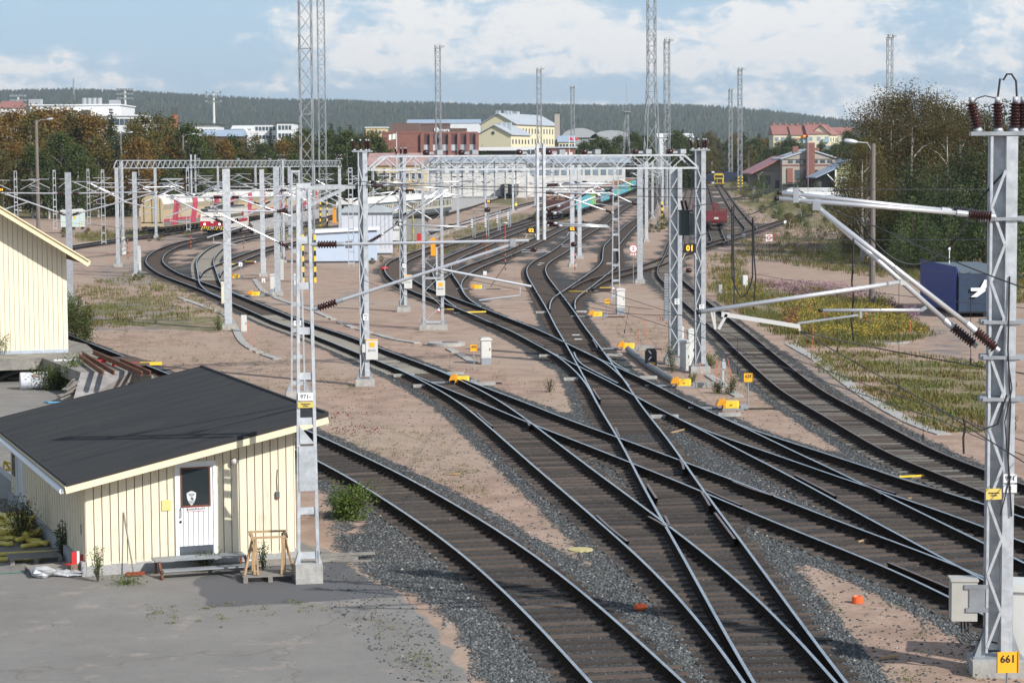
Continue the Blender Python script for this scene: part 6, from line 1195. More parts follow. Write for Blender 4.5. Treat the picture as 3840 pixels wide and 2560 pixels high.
def loco():
 p=G(797,893);T_=TRK['main']['c'];dd,i=point_near((p.x,p.y),T_);j=max(0,i-36);hd=R_(3)
 t=thing('electric_locomotive',p,-hd,'red and white electric locomotive number 3077 with lit headlights on the left curve','locomotive');L_=18.5
 M_lr,M_lw=mat('loco_red',(.42,.012,.03),.35,0,.12,1),mat('loco_white',(.66,.62,.56),.45,0,.12,1.2)
 mb=MB();pf=[(0,1.15),(-.12,1.6),(-.10,2.15),(0,2.5),(.55,3.55),(1.2,3.75),(L_-1.2,3.75),(L_-.55,3.55),(L_,2.5),(L_+.1,2.1),(L_,1.15)]
 mb.prism(pf,-1.52,1.52,M=Matrix(((0,0,1),(1,0,0),(0,1,0))));mb.build('body',M_lw,t)
 mb=MB();mb.prism([(-.13,1.55),(-.11,2.16),(.01,2.16),(.01,1.55)],-1.54,1.54,M=Matrix(((0,0,1),(1,0,0),(0,1,0))));mb.box((1.53,L_/2+.6,1.98),(.03,L_-3,.40));
 for k in range(4):mb.box((1.53,1.2+k*.25,1.5+k*.08),(.03,1.6,.06))
 mb.build('red_front',M_lr,t)
 mb=MB();
 for s in(-1,1):mb._add([(s*.08,-.005+.06,2.62),(s*1.40,.06,2.62),(s*1.32,.43,3.28),(s*.08,.43,3.28)],[(0,1,2,3)]if s>0 else[(0,3,2,1)])
 for y in(1.6,):mb.box((1.53,y,2.85),(.03,.8,.6))
 for k in range(7):mb.box((1.53,4.2+k*1.5,2.75),(.03,1.1,.45))
 mb.build('window',M_glassd,t)
 mb=MB();mb.box((0,.02,2.36),(3.04,.12,.28));mb.build('white_band',M_lw,t);mb=MB();mb.box((0,.9,3.62),(3.0,1.4,.22));mb.box((0,L_/2,3.85),(2.4,L_-2.4,.25));mb.build('roof',mat('loco_roof',(.06,.06,.065),.7,0,.3,2),t)
 mb=MB();
 for y in(3.2,5.4):mb.bar((-.8,y,4.1),(-.8,y+1.4,4.6),.05);mb.bar((.8,y,4.1),(.8,y+1.4,4.6),.05);mb.bar((-.8,y+1.4,4.6),(-.5,y,5.0),.05);mb.bar((.8,y+1.4,4.6),(.5,y,5.0),.05);mb.bar((-.9,y,5.02),(.9,y,5.02),.07);mb.bar((-.9,y+1.0,4.35),(.9,y+1.0,4.35),.06)
 for k in range(8):mb.box((random.uniform(-.8,.8),2+k*1.8,4.15),(.35,.5,.35))
 mb.build('pantograph',M_black,t);mb=MB()
 for s in(-1,1):mb.lathe([(.02,0),(.15,.02),(.17,.12),(.12,.16)],(s*.22,.7,3.95),12,ax=(0,-1,0))
 mb.build('roof_lamp',M_galv,t)
 for s in(-1,1):mb=MB();mb.lathe([(.01,0),(.12,.0),(.13,.05),(.13,.12)],(s*.95,-.19,1.78),14,ax=(0,1,0));mb.build('headlight',mat('lit_headlight',(.9,.8,.6),.3,emit=(1,.82,.55,5)),t)
 Ml=M_white;text('VR',.30,Ml,t,(0,-.145,2.0),name='front_emblem',bold=.02)
 mb=MB();mb.box((0,-.02,1.25),(3.06,.14,.52),mi=0)
 for k in range(11):
  x=-1.5+k*.28
  for z0 in(1.04,):mb._add([(x,-.095,z0),(x+.13,-.095,z0),(x+.33 if k<10 else x+.2,-.095,z0+.42),(x+.20,-.095,z0+.42)],[(0,1,2,3)],1)
 mb.box((0,-.10,1.27),(.75,.02,.24),mi=0);mb.build('hazard_skirt',[M_black,M_yel],t);text('3077',.22,M_white,t,(0,-.115,1.27),name='fleet_number',bold=.008)
 mb=MB();
 for s in(-1,1):mb.lathe([(.10,0),(.10,.3),(.24,.32),(.24,.38)],(s*.88,-.1,1.02),14,ax=(0,-1,0))
 mb.box((0,-.25,.55),(2.3,.15,.30));mb.box((0,-.3,.95),(.22,.3,.3));mb.box((.05,-.36,.75),(.12,.06,.5));mb.build('buffer_beam',M_black,t);mb=MB();mb.box((0,L_/2,.95),(2.7,L_-1,.35));mb.box((1.3,L_/2,.8),(.3,4,.6));mb.build('underframe',M_under,t);bogies(t,(3.6,L_-3.6))
 mb=MB();mb.box((1.545,14,2.6),(.02,1.2,1.2));mb.build('side_emblem',M_lr,t)
loco()
M_cr,M_cg,M_cw=mat('coach_roof_white',(.74,.73,.67),.6,0,.08,.6),mat('coach_grey',(.16,.17,.17),.5,0,.1,1),mat('coach_ivory',(.50,.48,.40),.5,0,.1,1)
def coach(label,grey=False,L_=26.0):
 t=thing('sleeping_coach',(0,0,0),0,label,'railway coach','passenger coaches in the station')
 mb=MB();prof=[(-1.5,1.0),(1.5,1.0),(1.55,1.4),(1.55,3.45),(-1.55,3.45),(-1.55,1.4)];mb.prism(prof,0,L_,M=xz());mb.build('body',M_cg if grey else M_cw,t)
 mb=MB();mb.prism([(-1.56,3.40),(1.56,3.40),(1.45,3.85),(.95,4.22),(.3,4.35),(-.3,4.35),(-.95,4.22),(-1.45,3.85)],-.05,L_+.05,M=xz());mb.build('roof',M_cr,t)
 mb=MB();mb.box((1.56,L_/2,3.28),(.02,L_,.30));mb.box((1.56,L_/2,1.35),(.02,L_,.55));mb.build('dark_band',mat('coach_dark_band',(.075,.10,.12),.5)if not grey else M_dkgrey,t)
 w0_=MB()
 for k in range(18):w0_.box((1.565,1.2+k*1.38,2.5),(.02,.42 if k%3 else .75,.95))
 w0_.build('window',M_glassd,t)
 mb=MB();mb.prism([(-1.15,1.0),(1.15,1.0),(1.15,3.2),(.9,3.5),(-.9,3.5),(-1.15,3.2)],-.25,0,M=xz());mb.build('gangway',M_black,t);mb=MB();mb.box((0,-.27,2.3),(.6,.04,1.9));mb.build('end_door',M_cw,t)
 mb=MB();mb.box((0,L_/2,.85),(2.7,L_-3,.5));mb.build('underframe',M_under,t);bogies(t,(3.2,L_-3.2));return t
p=G(1300,858);q=G(1672,802);hd=math.atan2(q.x-p.x,q.y-p.y);co=coach('white roofed ivory sleeping coach nearest the pale cabins');co.location=p;co.rotation_euler=(0,0,-hd);d_=(q-p).length
for k,lb in enumerate(('second white roofed sleeping coach','grey end coach of the white roofed train')):copy_tree(co,path_along(p,hd,26.6*(k+1)),-hd,lb)
cg=coach('grey coach with white roof and black end standing at platform 3',True)
for(a,b_,n,lbs)in(((1746,728),(1872,705),3,('grey coach with dark end left of the centre platform','middle grey coach of the centre platform train','far grey coach of the centre platform train')),((1900,745),(2030,722),3,('grey coach with yellow marked black end right of the centre platform','second grey coach behind the yellow marked end','third grey coach behind the yellow marked end'))):
 p=G(*a);p.z=gz(p.y);q=at(b_[0],p.y+78);hd=math.atan2(q.x-p.x,q.y-p.y)
 for k in range(n):
  pp=path_along(p,hd,26.6*k)
  if lbs[0].endswith('left of the centre platform')and k==0:cg.location=pp;cg.rotation_euler=(0,0,-hd);cg['label']=lbs[0]
  else:copy_tree(cg,pp,-hd,lbs[k])
def timber_wagon(label,colr,L_=14.6):
 t=thing('timber_wagon',(0,0,0),0,label,'wagon','timber train wagons');mb=MB();mb.box((0,L_/2,1.15),(2.9,L_-.4,.35));mb.build('underframe',M_under,t)
 mb=MB();mb.box((1.5,L_/2,2.35),(.08,L_-.5,2.0));mb.box((-1.5,L_/2,2.35),(.08,L_-.5,2.0));mb.box((0,.2,2.3),(2.9,.1,1.9));mb.box((0,L_-.2,2.3),(2.9,.1,1.9));
 n=9
 for k in range(n):mb.box((1.56,.6+k*(L_-1.2)/(n-1),2.45),(.10,.14,2.3))
 mb.build('side_panel',colr,t)
 mb=MB();rn=random.Random(len(label))
 for r_ in range(5):
  for c in range(6):
   for sg in(0,1,2):y0=.4+sg*4.7;mb.tube([(-1.2+c*.46+rn.uniform(-.1,.1),y0+rn.uniform(0,.3),2.2+r_*.34+rn.uniform(-.08,.08)+(.25 if r_==4 else 0)),(-1.2+c*.46+rn.uniform(-.12,.12),y0+4.3,2.2+r_*.34+rn.uniform(-.08,.08)+(.2 if r_==4 else 0))],.20,6)
 mb.build('log_load',mat('log_bark',(.40,.20,.11),.9,0,0,6,col2=(.17,.10,.07)),t);bogies(t,(2.4,L_-2.4));mb=MB()
 for s in(-1,1):mb.lathe([(.1,0),(.1,.3),(.24,.32),(.24,.38)],(s*.88,.05,1.05),10,ax=(0,-1,0))
 mb.build('buffer',M_under,t);return t
M_cy,M_gn,M_br,M_gy=mat('wagon_cyan',(.13,.42,.50),.6,0,.25,2),mat('wagon_green',(.22,.48,.17),.6,0,.2,2),mat('wagon_brown',(.10,.045,.04),.7,0,.3,2),mat('wagon_grey',(.32,.31,.30),.7,0,.2,2)
F_=TRK['freight']['c'];st=G(2150,826);dd,i0=point_near((st.x,st.y),F_);seq=[M_br,M_cy,M_cy,M_gn,M_br,M_cy,M_cy,M_br,M_cy,M_gn,M_cy,M_cy,M_cy,M_gn,M_cy,M_cy,M_br,M_cy,M_cy,M_cy]
protos={};s_arc=0;ordn=['first','second','third','fourth','fifth','sixth','seventh','eighth','ninth','tenth','eleventh','twelfth','thirteenth','fourteenth','fifteenth','sixteenth','seventeenth','eighteenth','nineteenth','last']
cname={M_br:'brown',M_cy:'cyan',M_gn:'green',M_gy:'grey'}
rest_=[Vector((x,y,gz(y)))for x,y in F_[:i0+1][::-1]]
def along(path,s):
 for a,b_ in zip(path,path[1:]):
  l=(b_-a).length
  if s<=l:return a.lerp(b_,s/max(l,1e-6))
  s-=l
 d=(path[-1]-path[-2]).normalized();q=path[-1]+d*s;q.z=gz(q.y);return q
for k,m_ in enumerate(seq):
 a,b_=along(rest_,k*15.2),along(rest_,k*15.2+14.6);hd=math.atan2(b_.x-a.x,b_.y-a.y);lb='%s wagon of the timber train, loaded with logs, %s sides'%(ordn[k],cname[m_])
 if m_ not in protos:o=timber_wagon(lb,m_);protos[m_]=o;o.location=a;o.rotation_euler=(0,0,-hd)
 else:copy_tree(protos[m_],a,-hd,lb)
p=G(2686,866);t=thing('flat_wagon',p,R_(.5),'empty dark red flat wagon with upright stakes on the sand filled track','wagon');L_=20;M_wr=mat('flat_wagon_red',(.16,.022,.028),.7,0,.25,2)
mb=MB();mb.box((0,L_/2,1.2),(2.9,L_,.35));mb.box((0,.05,1.65),(2.9,.10,1.2));mb.box((0,L_-.05,1.7),(2.9,.1,1.1));mb.box((0,.02,2.4),(2.6,.10,.35));mb.build('body',M_wr,t);mb=MB()
for k in range(9):
 for s in(-1,1):mb.bar((s*1.42,.4+k*2.35,1.3),(s*1.42,.4+k*2.35,3.0+(.6 if k>4 else 0)),.14,.10)
for k in range(7):mb.bar((-1.1+k*.36,.1,2.3),(-1.1+k*.36,.1,2.75),.06)
mb.build('stake',M_wr,t);mb=MB();mb.box((0,-.01,1.72),(.6,.02,.28));mb.build('number_panel',mat('stencil_white',(.55,.5,.48)),t);bogies(t,(2.4,L_-2.4));mb=MB()
for s in(-1,1):mb.lathe([(.1,0),(.1,.35),(.26,.37),(.26,.43)],(s*.88,0,1.1),12,ax=(0,-1,0));mb.box((s*.9,-.1,.75),(.5,.1,.25))
mb.build('buffer',M_under,t)
p=G(2700,702);t=thing('shunting_locomotive',p,R_(-2),'yellow shunting locomotive far off on the right hand siding','locomotive');M_sy=mat('shunter_yellow',(.62,.42,.03),.5,0,.15,1)
mb=MB();mb.box((0,4,1.9),(1.7,8,1.5));mb.prism([(-1.5,2.6),(1.5,2.6),(1.5,3.6),(1.1,4.2),(-1.1,4.2),(-1.5,3.6)],5.2,8.5,M=xz());mb.box((0,6.5,1.9),(2.9,3,1.6));mb.box((0,.5,1.05),(2.9,1,.5));mb.build('body',M_sy,t);mb=MB();mb.box((0,5.18,3.2),(2.5,.04,.75));mb.box((0,-.03,2.0),(1.3,.04,1.0),mi=0);mb.build('window',M_glassd,t)
mb=MB();mb.box((0,0,1.85),(1.4,.08,1.1));mb.build('grille',mat('grille_olive',(.25,.18,.03),.7),t);mb=MB();mb.box((0,5,.75),(2.6,10,.5));mb.build('underframe',M_under,t);bogies(t,(2.5,8));mb=MB();
for k in range(6):mb._add([(-1.4+k*.5,-.06,.7),(-1.2+k*.5,-.06,.7),(-.95+k*.5,-.06,1.15),(-1.15+k*.5,-.06,1.15)],[(0,1,2,3)])
mb.build('hazard_stripe',M_black,t);mb=MB();mb.box((0,12.5,2.0),(2.8,.3,2.4));mb.build('rear_hood',M_black,t)
def strip(pts,z,m,label=None,cat=None,name='platform',kind=None):
 W=[G(x,y,z)for x,y in pts];mb=MB();n=len(W);vs=[(p.x,p.y,gz(p.y)-.1)for p in W]+[(p.x,p.y,gz(p.y)+z)for p in W];mb._add(vs,[tuple(range(n))[::-1],tuple(range(n,2*n))]+[(i,(i+1)%n,n+(i+1)%n,n+i)for i in range(n)]);o=mb.build(name,m);return tag(o,label,cat,None,kind)
M_plat=mat('platform_concrete',(.42,.40,.38),.9,0,.15,.5)
strip([Z(2,980,975),Z(2,1250,880),Z(2,1700,800),Z(2,2050,735),Z(2,2060,765),Z(2,1700,845),Z(2,1300,935),Z(2,1010,1005)],.55,M_plat,'pale concrete platform running past the lamp tower feet','platform')
strip([Z(2,950,905),Z(2,1500,800),Z(2,2030,700),Z(2,2030,735),Z(2,1500,850),Z(2,1000,960)],.55,M_plat,'rear platform along the car carrier train','platform')
strip([Z(3,1240,640),Z(3,1750,520),Z(3,1930,480),Z(3,1930,580),Z(3,1700,650),Z(3,1270,760)],.45,M_plat,'station platform in front of the grey coaches','platform')
strip([Z(3,860,1170),Z(3,1300,960),Z(3,1700,840),Z(3,2335,670),Z(4,550,540),Z(4,800,470),Z(4,840,490),Z(4,560,590),Z(4,250,680),Z(3,2000,830),Z(3,1560,940),Z(3,1100,1120),Z(3,900,1200)],.06,mat('pink_gravel',(.47,.38,.34),.9,0,.2,1.5),name='path',kind='structure')
t=thing('mesh_fence',(0,0,0),0,'grey mesh fence along the platform behind the red locomotive','fence');a,b_=G(*Z(2,950,890)),G(*Z(2,1850,760));n=44
mb=MB();mb.bar(a+Vector((0,0,.95)),b_+Vector((0,0,.95)),.04,.9);mb.build('mesh_panel',mat('fence_mesh',(.26,.28,.29),.7,0,.2,2),t)
for k in range(n+1):q=a.lerp(b_,k/n);mb=MB();mb.bar(q,q+Vector((0,0,1.5)),.08);mb.build('post',M_galvd,t)
t=thing('footbridge_stairs',G(*Z(2,1960,720)),R_(12),'steel access stairs at the right end of the car carrier train','stairs');mb=MB();mb.bar((-2.2,0,3.0),(2.6,0,.5),1.2,.25);mb.box((-3,0,3.1),(2,1.4,.2));mb.bar((-3.6,0,0),(-3.6,0,3.1),.2);mb.bar((-2.3,0,0),(-2.3,0,3.1),.2);mb.build('flight',M_galvd,t);mb=MB()
for k in range(7):mb.bar((-3.8+k*1.05,-.6,3.1-max(0,k-1.5)*.54),(-3.8+k*1.05,-.6,4.1-max(0,k-1.5)*.54),.06)
mb.bar((-3.8,-.6,4.1),(-2.2,-.6,4.1),.06);mb.bar((-2.2,-.6,4.1),(2.6,-.6,1.6),.06);mb.build('railing',M_dkgrey,t)
# --------- lattice light towers
M_tow=mat('tower_steel',(.27,.29,.31),.6,.3,.25,.6)
def tower(base,H,w0,w1,label,zt=0,step=1.5,head=1,striped=False,r=.055,sides=4,name='light_tower',cat='light tower',grp='lattice light towers'):
 t=thing(name,base,R_(12),label,cat,grp);mb=MB()
 wz=lambda z:w0+(w1-w0)*min(1.0,z/(zt or H))
 cs=[(-1,-1),(1,-1),(1,1),(-1,1)]
 for(a,b_)in cs:
  zs=[0,zt,H]if zt else[0,H]
  for z0,z1 in zip(zs,zs[1:]):mb.bar((a*wz(z0)/2,b_*wz(z0)/2,z0),(a*wz(z1)/2,b_*wz(z1)/2,z1),r*1.6)
 z=.4;s=1
 while z<H-.3:
  st=step*max(.7,wz(z)/1.0*.9);z1=min(H,z+st);w_a,w_b=wz(z)/2,wz(z1)/2
  for k in range(4):
   a,b_=cs[k],cs[(k+1)%4]
   if s<0:a,b_=b_,a
   mb.bar((a[0]*w_a,a[1]*w_a,z),(b_[0]*w_b,b_[1]*w_b,z1),r*1.05)
  if int(z/step)%4==0:
   for k in range(4):a,b_=cs[k],cs[(k+1)%4];mb.bar((a[0]*w_a,a[1]*w_a,z),(b_[0]*w_a,b_[1]*w_a,z),r*.9)
  s=-s;z=z1
 mb.build('lattice',M_tow,t)
 if striped:
  mb=MB()
  for(a,b_)in(cs[0],cs[1]):
   for k in range(9):mb.box((a*wz(k*.4)/2*1.0,b_*wz(k*.4)/2-.03,.2+k*.42),(r*3.4,r*3.2,.42),mi=k%2)
  mb.build('hazard_band',[M_yel,M_black],t)
 if head:
  mb=MB();mb.box((0,0,H+.1),(w1*1.3,w1*1.3,.12));
  for(x,y)in((-.5,-.8),(.5,-.8),(1.0*w1,-.2)):mb.box((x*w1,y*w1,H+.15+.3),(.55,.4,.45),.3)
  mb.bar((-w1*.7,-w1*.7,H+.9),(w1*.7,-w1*.7,H+.9),.06);mb.build('floodlight',M_galvd,t)
 return t
tower(G(1157,1058),33.5,.95,.95,'tall light tower on the left whose top is cut by the frame',striped=True,r=.05)
tower(G(1213,851),33.6,1.05,1.0,'second tall light tower beside the first, floodlights just below the frame top',striped=True)
tower(at(1645,492),33.6,1.1,1.05,'light tower rising over the red brick offices',r=.075)
tower(at(2023,627),33.6,1.15,1.1,'light tower in front of the large cream building',r=.08)
tower(at(2148,793),33.6,1.2,1.1,'light tower right of the cream building chimney',r=.09)
tower(G(2444,856),45.0,2.5,1.05,'tall tapering lattice mast with yellow black striped legs, cut by the frame top',zt=22,step=1.6,head=0,striped=True,r=.075,name='radio_mast',cat='mast',grp='lattice masts')
tower(at(2501,470),33.6,1.1,1.0,'light tower right of the tapering radio mast',r=.075)
tower(G(2739,677),33.6,1.3,1.1,'light tower behind the left one of the pair by the wooded slope',r=.11)
tower(G(2774,713),33.6,1.1,1.0,'taller looking light tower of the pair by the wooded slope',striped=True,r=.09)
tower(at(3334,462),33.8,1.1,1.0,'light tower rising from the birches on the right',r=.07)
t=tower(at(2349,640),22.0,2.2,.9,'short tapering antenna tower with a platform before the grey halls',step=1.7,head=0,r=.09,name='radio_mast',cat='mast',grp='lattice masts');mb=MB();mb.box((0,0,22.3),(2.2,2.2,.25));mb.bar((-1,0,22.3),(-1,0,24.6),.12);mb.bar((1,0,22.3),(1,0,24.8),.12);mb.bar((0,0,22),(0,0,30),.08);mb.bar((-1.2,0,23.6),(1.2,0,23.6),.08);mb.build('antenna',M_tow,t)
def stadium(px,ytop,Y,label,n=5):
 p=at(px,Y);top=P(px,ytop,Y).z;t=thing('floodlight_mast',(p.x,p.y,p.z),0,label,'floodlight mast','stadium floodlight masts');mb=MB();mb.tube([(0,0,0),(0,0,top-p.z)],[.9,.45],8);mb.build('pole',M_ltgrey,t);mb=MB()
 for r_ in range(3):
  mb.bar((-3.4,0,top-p.z-r_*2),(3.4,0,top-p.z-r_*2),.25)
  for k in range(n):mb.box((-3.2+k*6.4/(n-1),-.3,top-p.z-r_*2+.5),(.9,.6,.9))
 mb.build('lamp_array',M_galvd,t)
stadium(474,340,1000,'stadium floodlight mast behind the long white building',6);stadium(805,350,1000,'stadium floodlight mast on the bare slope left of the towers',3);stadium(74,364,1000,'stadium floodlight mast at the far left',6)
p=at(282,4600);t=thing('radio_mast',(p.x,p.y,150),0,'thin radio mast on the hill top at the left','mast','lattice masts');mb=MB();mb.tube([(0,0,0),(0,0,P(282,293,4600).z-150)],[2.0,.9],6);mb.build('pole',M_tow,t)
# --------- buildings beyond the yard
M_bw=mat('facade_white',(.68,.69,.70),.8,0,.06,.2);M_bc=mat('facade_cream',(.68,.62,.45),.85,0,.06,.2);M_by=mat('facade_yellow',(.62,.50,.29),.85,0,.06,.2);M_bb=mat('brick_red',(.26,.115,.09),.9,0,.2,.8);M_bbr=mat('clad_brown',(.15,.10,.085),.8,0,.1,.4)
M_bg=mat('facade_greige',(.42,.37,.32),.9,0,.15,.5);M_bgr=mat('facade_green',(.30,.32,.17),.85,0,.12,.6,stretch=(3,3,.2));M_bgy=mat('hall_grey',(.36,.38,.40),.8,0,.08,.3)
M_rg=mat('roof_light_grey',(.45,.49,.53),.5,.1,.12,.3);M_rr=mat('roof_red',(.31,.145,.125),.65,0,.12,.4);M_rd=mat('roof_dark',(.07,.075,.08),.8);M_rp=mat('roof_pinkish',(.42,.27,.25),.7,0,.3,.5);M_rb=mat('roof_pale_blue',(.34,.42,.52),.5,0,.1,.4)
M_win=mat('window_glass_far',(.07,.09,.11),.2,0,.3,.5,spec=.7,rnd=.35);M_winb=mat('window_pale',(.22,.28,.34),.3,0,rnd=.3)
def windows(root,face,cols,rows,w_,h_,m=None,frame=None,fm=None,skip=0.0,name='window'):
 """face = (origin, u vector, up z range): cols list of positions along u, rows list of heights"""
 o0,u=face;u=Vector(u).normalized();ang=math.atan2(u.y,u.x)
 mb=MB();mb.box((0,-.04,0),(w_,.10,h_));me=None;fme=None
 for c in cols:
  for r_ in rows:
   if random.random()<skip:continue
   if me is None:
    o=mb.build(name,m or M_win,root);me=o.data
    if frame:f=MB();t_=.12;f.box((0,-.06,h_/2+t_/2),(w_+2*t_,.14,t_));f.box((0,-.06,-h_/2-t_/2),(w_+2*t_,.14,t_));f.box((-w_/2-t_/2,-.06,0),(t_,.14,h_));f.box((w_/2+t_/2,-.06,0),(t_,.14,h_));fo=f.build('frame',fm,o);fme=fo.data
   else:
    o=bpy.data.objects.new(name,me);COL.objects.link(o);o.parent=root
    if frame:fo=bpy.data.objects.new('frame',fme);COL.objects.link(fo);fo.parent=o
   p=Vector(o0)+u*c;o.location=(p.x,p.y,r_);o.rotation_euler=(0,0,ang)
def block(x0,x1,yt,Y,depth,label,wm,rm=None,rz=0.0,roof='flat',rh=0.0,z0=None,cat='building',name='building',ov=.4,ridge='x'):
 """box whose front spans photo columns x0..x1 at distance Y with eaves seen at yt"""
 a,b_=P(x0,614,Y),P(x1,614,Y);W_=(b_.x-a.x)/math.cos(R_(rz));g=gz(Y)if z0 is None else z0;Hh=P((x0+x1)/2,yt,Y).z-g
 t=thing(name,(a.x,Y,g),R_(rz),label,cat);mb=MB();mb.box((W_/2,depth/2,Hh/2-1),(W_,depth,Hh+2))
 mb.build('wall',wm,t);mb=MB()
 if roof=='flat':mb.box((W_/2,depth/2,Hh+.2),(W_+ov*2,depth+ov*2,.4))
 elif ridge=='x':mb._add([(-ov,-ov,Hh),(W_+ov,-ov,Hh),(W_+ov,depth+ov,Hh),(-ov,depth+ov,Hh),(-ov,depth/2,Hh+rh),(W_+ov,depth/2,Hh+rh)],[(0,1,5,4),(2,3,4,5),(0,4,3),(1,2,5),(0,3,2,1)])
 else:mb._add([(-ov,-ov,Hh-.1),(W_/2,-ov,Hh+rh),(W_+ov,-ov,Hh-.1),(W_+ov,depth+ov,Hh-.1),(W_/2,depth+ov,Hh+rh),(-ov,depth+ov,Hh-.1),(-ov,-ov,Hh+.25),(W_/2,-ov,Hh+rh+.4),(W_+ov,-ov,Hh+.25),(W_+ov,depth+ov,Hh+.25),(W_/2,depth+ov,Hh+rh+.4),(-ov,depth+ov,Hh+.25)],[(6,7,10,11),(7,8,9,10),(0,5,4,1),(1,4,3,2),(0,1,7,6),(1,2,8,7),(5,11,10,4),(4,10,9,3),(0,6,11,5),(2,3,9,8)])
 mb.build('roof',rm or M_rg,t)
 if roof!='flat' and ridge=='y':g2=MB();g2.prism([(0,Hh-.2),(W_,Hh-.2),(W_/2,Hh+rh-.15)],0,.3,M=xz());g2.build('gable',wm,t)
 return t,W_,Hh
def drop(t,nm):[bpy.data.objects.remove(c)for c in list(t.children)if c.name.startswith(nm)]
fr=lambda W_:((0,0,0),(1,0,0))
def lin(a,b_,n):return[a+(b_-a)*k/(n-1)for k in range(n)]
t,W_,H_=block(118,454,396,760,30,'long white building with roof machinery behind the autumn birches',M_bw,M_bw);mb=MB();mb.box((1.5,2,H_+1.2),(4,4,2));mb.box((W_-2,2,H_+.9),(3.5,3,1.8));[mb.lathe([(.9,0),(.9,2.6)],(W_*.58+k*1.7,4,H_),10)for k in range(4)];mb.build('roof_unit',M_bgy,t);windows(t,fr(W_),[W_*.2,W_*.62],[H_-2.4],3,1.8)
t,W_,H_=block(236,527,436,735,26,'lower white wing with a dark window ribbon',M_bw,M_bw);windows(t,fr(W_),lin(1.2,W_-1.2,16),[H_-1.9],1.35,2.0);windows(t,fr(W_),lin(1.2,W_-1.2,12),[H_-6],1.2,1.6,skip=.3)
t,W_,H_=block(674,817,468,760,18,'white flat building with black roof band left of the towers',M_bw,M_rd,ov=.8);windows(t,fr(W_),lin(1,W_-1,9),[H_-2.2],1.0,1.2)
mb=MB();mb.box((-1.4,0,H_/2+2.6),(2.0,2,H_+5.2));mb.build('brick_chimney',mat('chimney_brick',(.33,.12,.075),.9),t);mb=MB();mb.box((-1.4,0,H_+4.6),(2.1,2.1,2.4));mb.build('chimney_cap',M_rd,t)
t,W_,H_=block(540,655,462,800,18,'pale low building behind the birches with an antenna',M_bw,M_rd);windows(t,fr(W_),lin(1,W_-1,8),[H_-2],1,1)
t,W_,H_=block(954,1040,466,800,20,'white stepped building with a dark hipped roof',M_bw,M_rd,roof='g',rh=1.2);windows(t,fr(W_),lin(1,W_-1,6),[H_-1.6,H_-4.6],.9,1.3)
t,W_,H_=block(1040,1100,462,795,20,'white stair block right of the stepped building',M_bw,M_rd);windows(t,fr(W_),lin(1,W_-1,4),[H_-1.6,H_-4.4,H_-7.0],.9,1.5)
t,W_,H_=block(757,905,512,640,14,'silvery angular roofed building above the birches',M_bbr,M_rb,roof='g',rh=2.0);mb=MB();mb.box((W_*.75,-.1,H_-1.2),(2.5,.1,1.8));mb.build('blue_window',mat('blue_window',(.03,.12,.35),.3),t)
t,W_,H_=block(870,950,484,900,14,'white triangular gabled hall with flags',M_bw,M_bw,roof='g',rh=1.5)
t,W_,H_=block(1373,1450,480,900,14,'small yellow apartment block left of the brick offices',M_by,M_bw);windows(t,fr(W_),lin(1,W_-1,5),[H_-1.8,H_-4.6],.9,1.3)
t,W_,H_=block(0,70,405,800,14,'white house with a red tile roof at the far left',M_bw,M_rr,roof='g',rh=2.6)
t,W_,H_=block(1433,1584,500,560,26,'red brick office block, windowless left part',M_bb,M_bb,ov=.1);mb=MB();mb.box((W_*.55,9,H_+1.3),(W_*.7,9,2.6));mb.build('roof_unit',M_bbr,t)
t,W_,H_=block(1584,1790,501,560,20,'red brick office block with brick piers and window bands',mat('office_dark_band',(.10,.05,.05),.6),M_bb,ov=.05);n=7;mb=MB();[mb.box((k*W_/(n-1),-.35,H_/2),(.8,.7,H_))for k in range(n)];mb.build('brick_pier',M_bb,t)
windows(t,fr(W_),[W_*(k+.5+(j-1)*.27)/(n-1)for k in range(n-1)for j in range(3)],[H_-3.5,H_-7.0,H_-10.5],.62,1.5,mat('office_window',(.42,.44,.46),.4,0,rnd=.25));mb=MB();[mb.box((W_*.5,-.05,H_-5.3-3.5*k),(W_,.12,1.1))for k in range(3)];mb.build('spandrel_band',M_bb,t)
t,W_,H_=block(1532,1683,468,585,16,'brown penthouse block on the brick offices bearing a white sign',M_bbr,M_bbr,ov=.1,z0=4);text('Sonera',1.25,M_white,t,(W_*.86,-.2,H_-1.4),bold=.03);mb=MB();mb.lathe([(.02,0),(.62,0),(.62,.1)],(W_*.72-.2,-.3,H_-1.3),12,ax=(0,1,0));mb.build('round_emblem',M_white,t)
t,W_,H_=block(1683,1748,487,590,14,'brown low rooftop block right of the white sign',M_bbr,M_bbr,ov=.1,z0=4)
t,W_,H_=block(1527,1801,463,1500,40,'far blue grey roofed sheds on the hill foot',M_bw,M_rb,roof='g',rh=3)
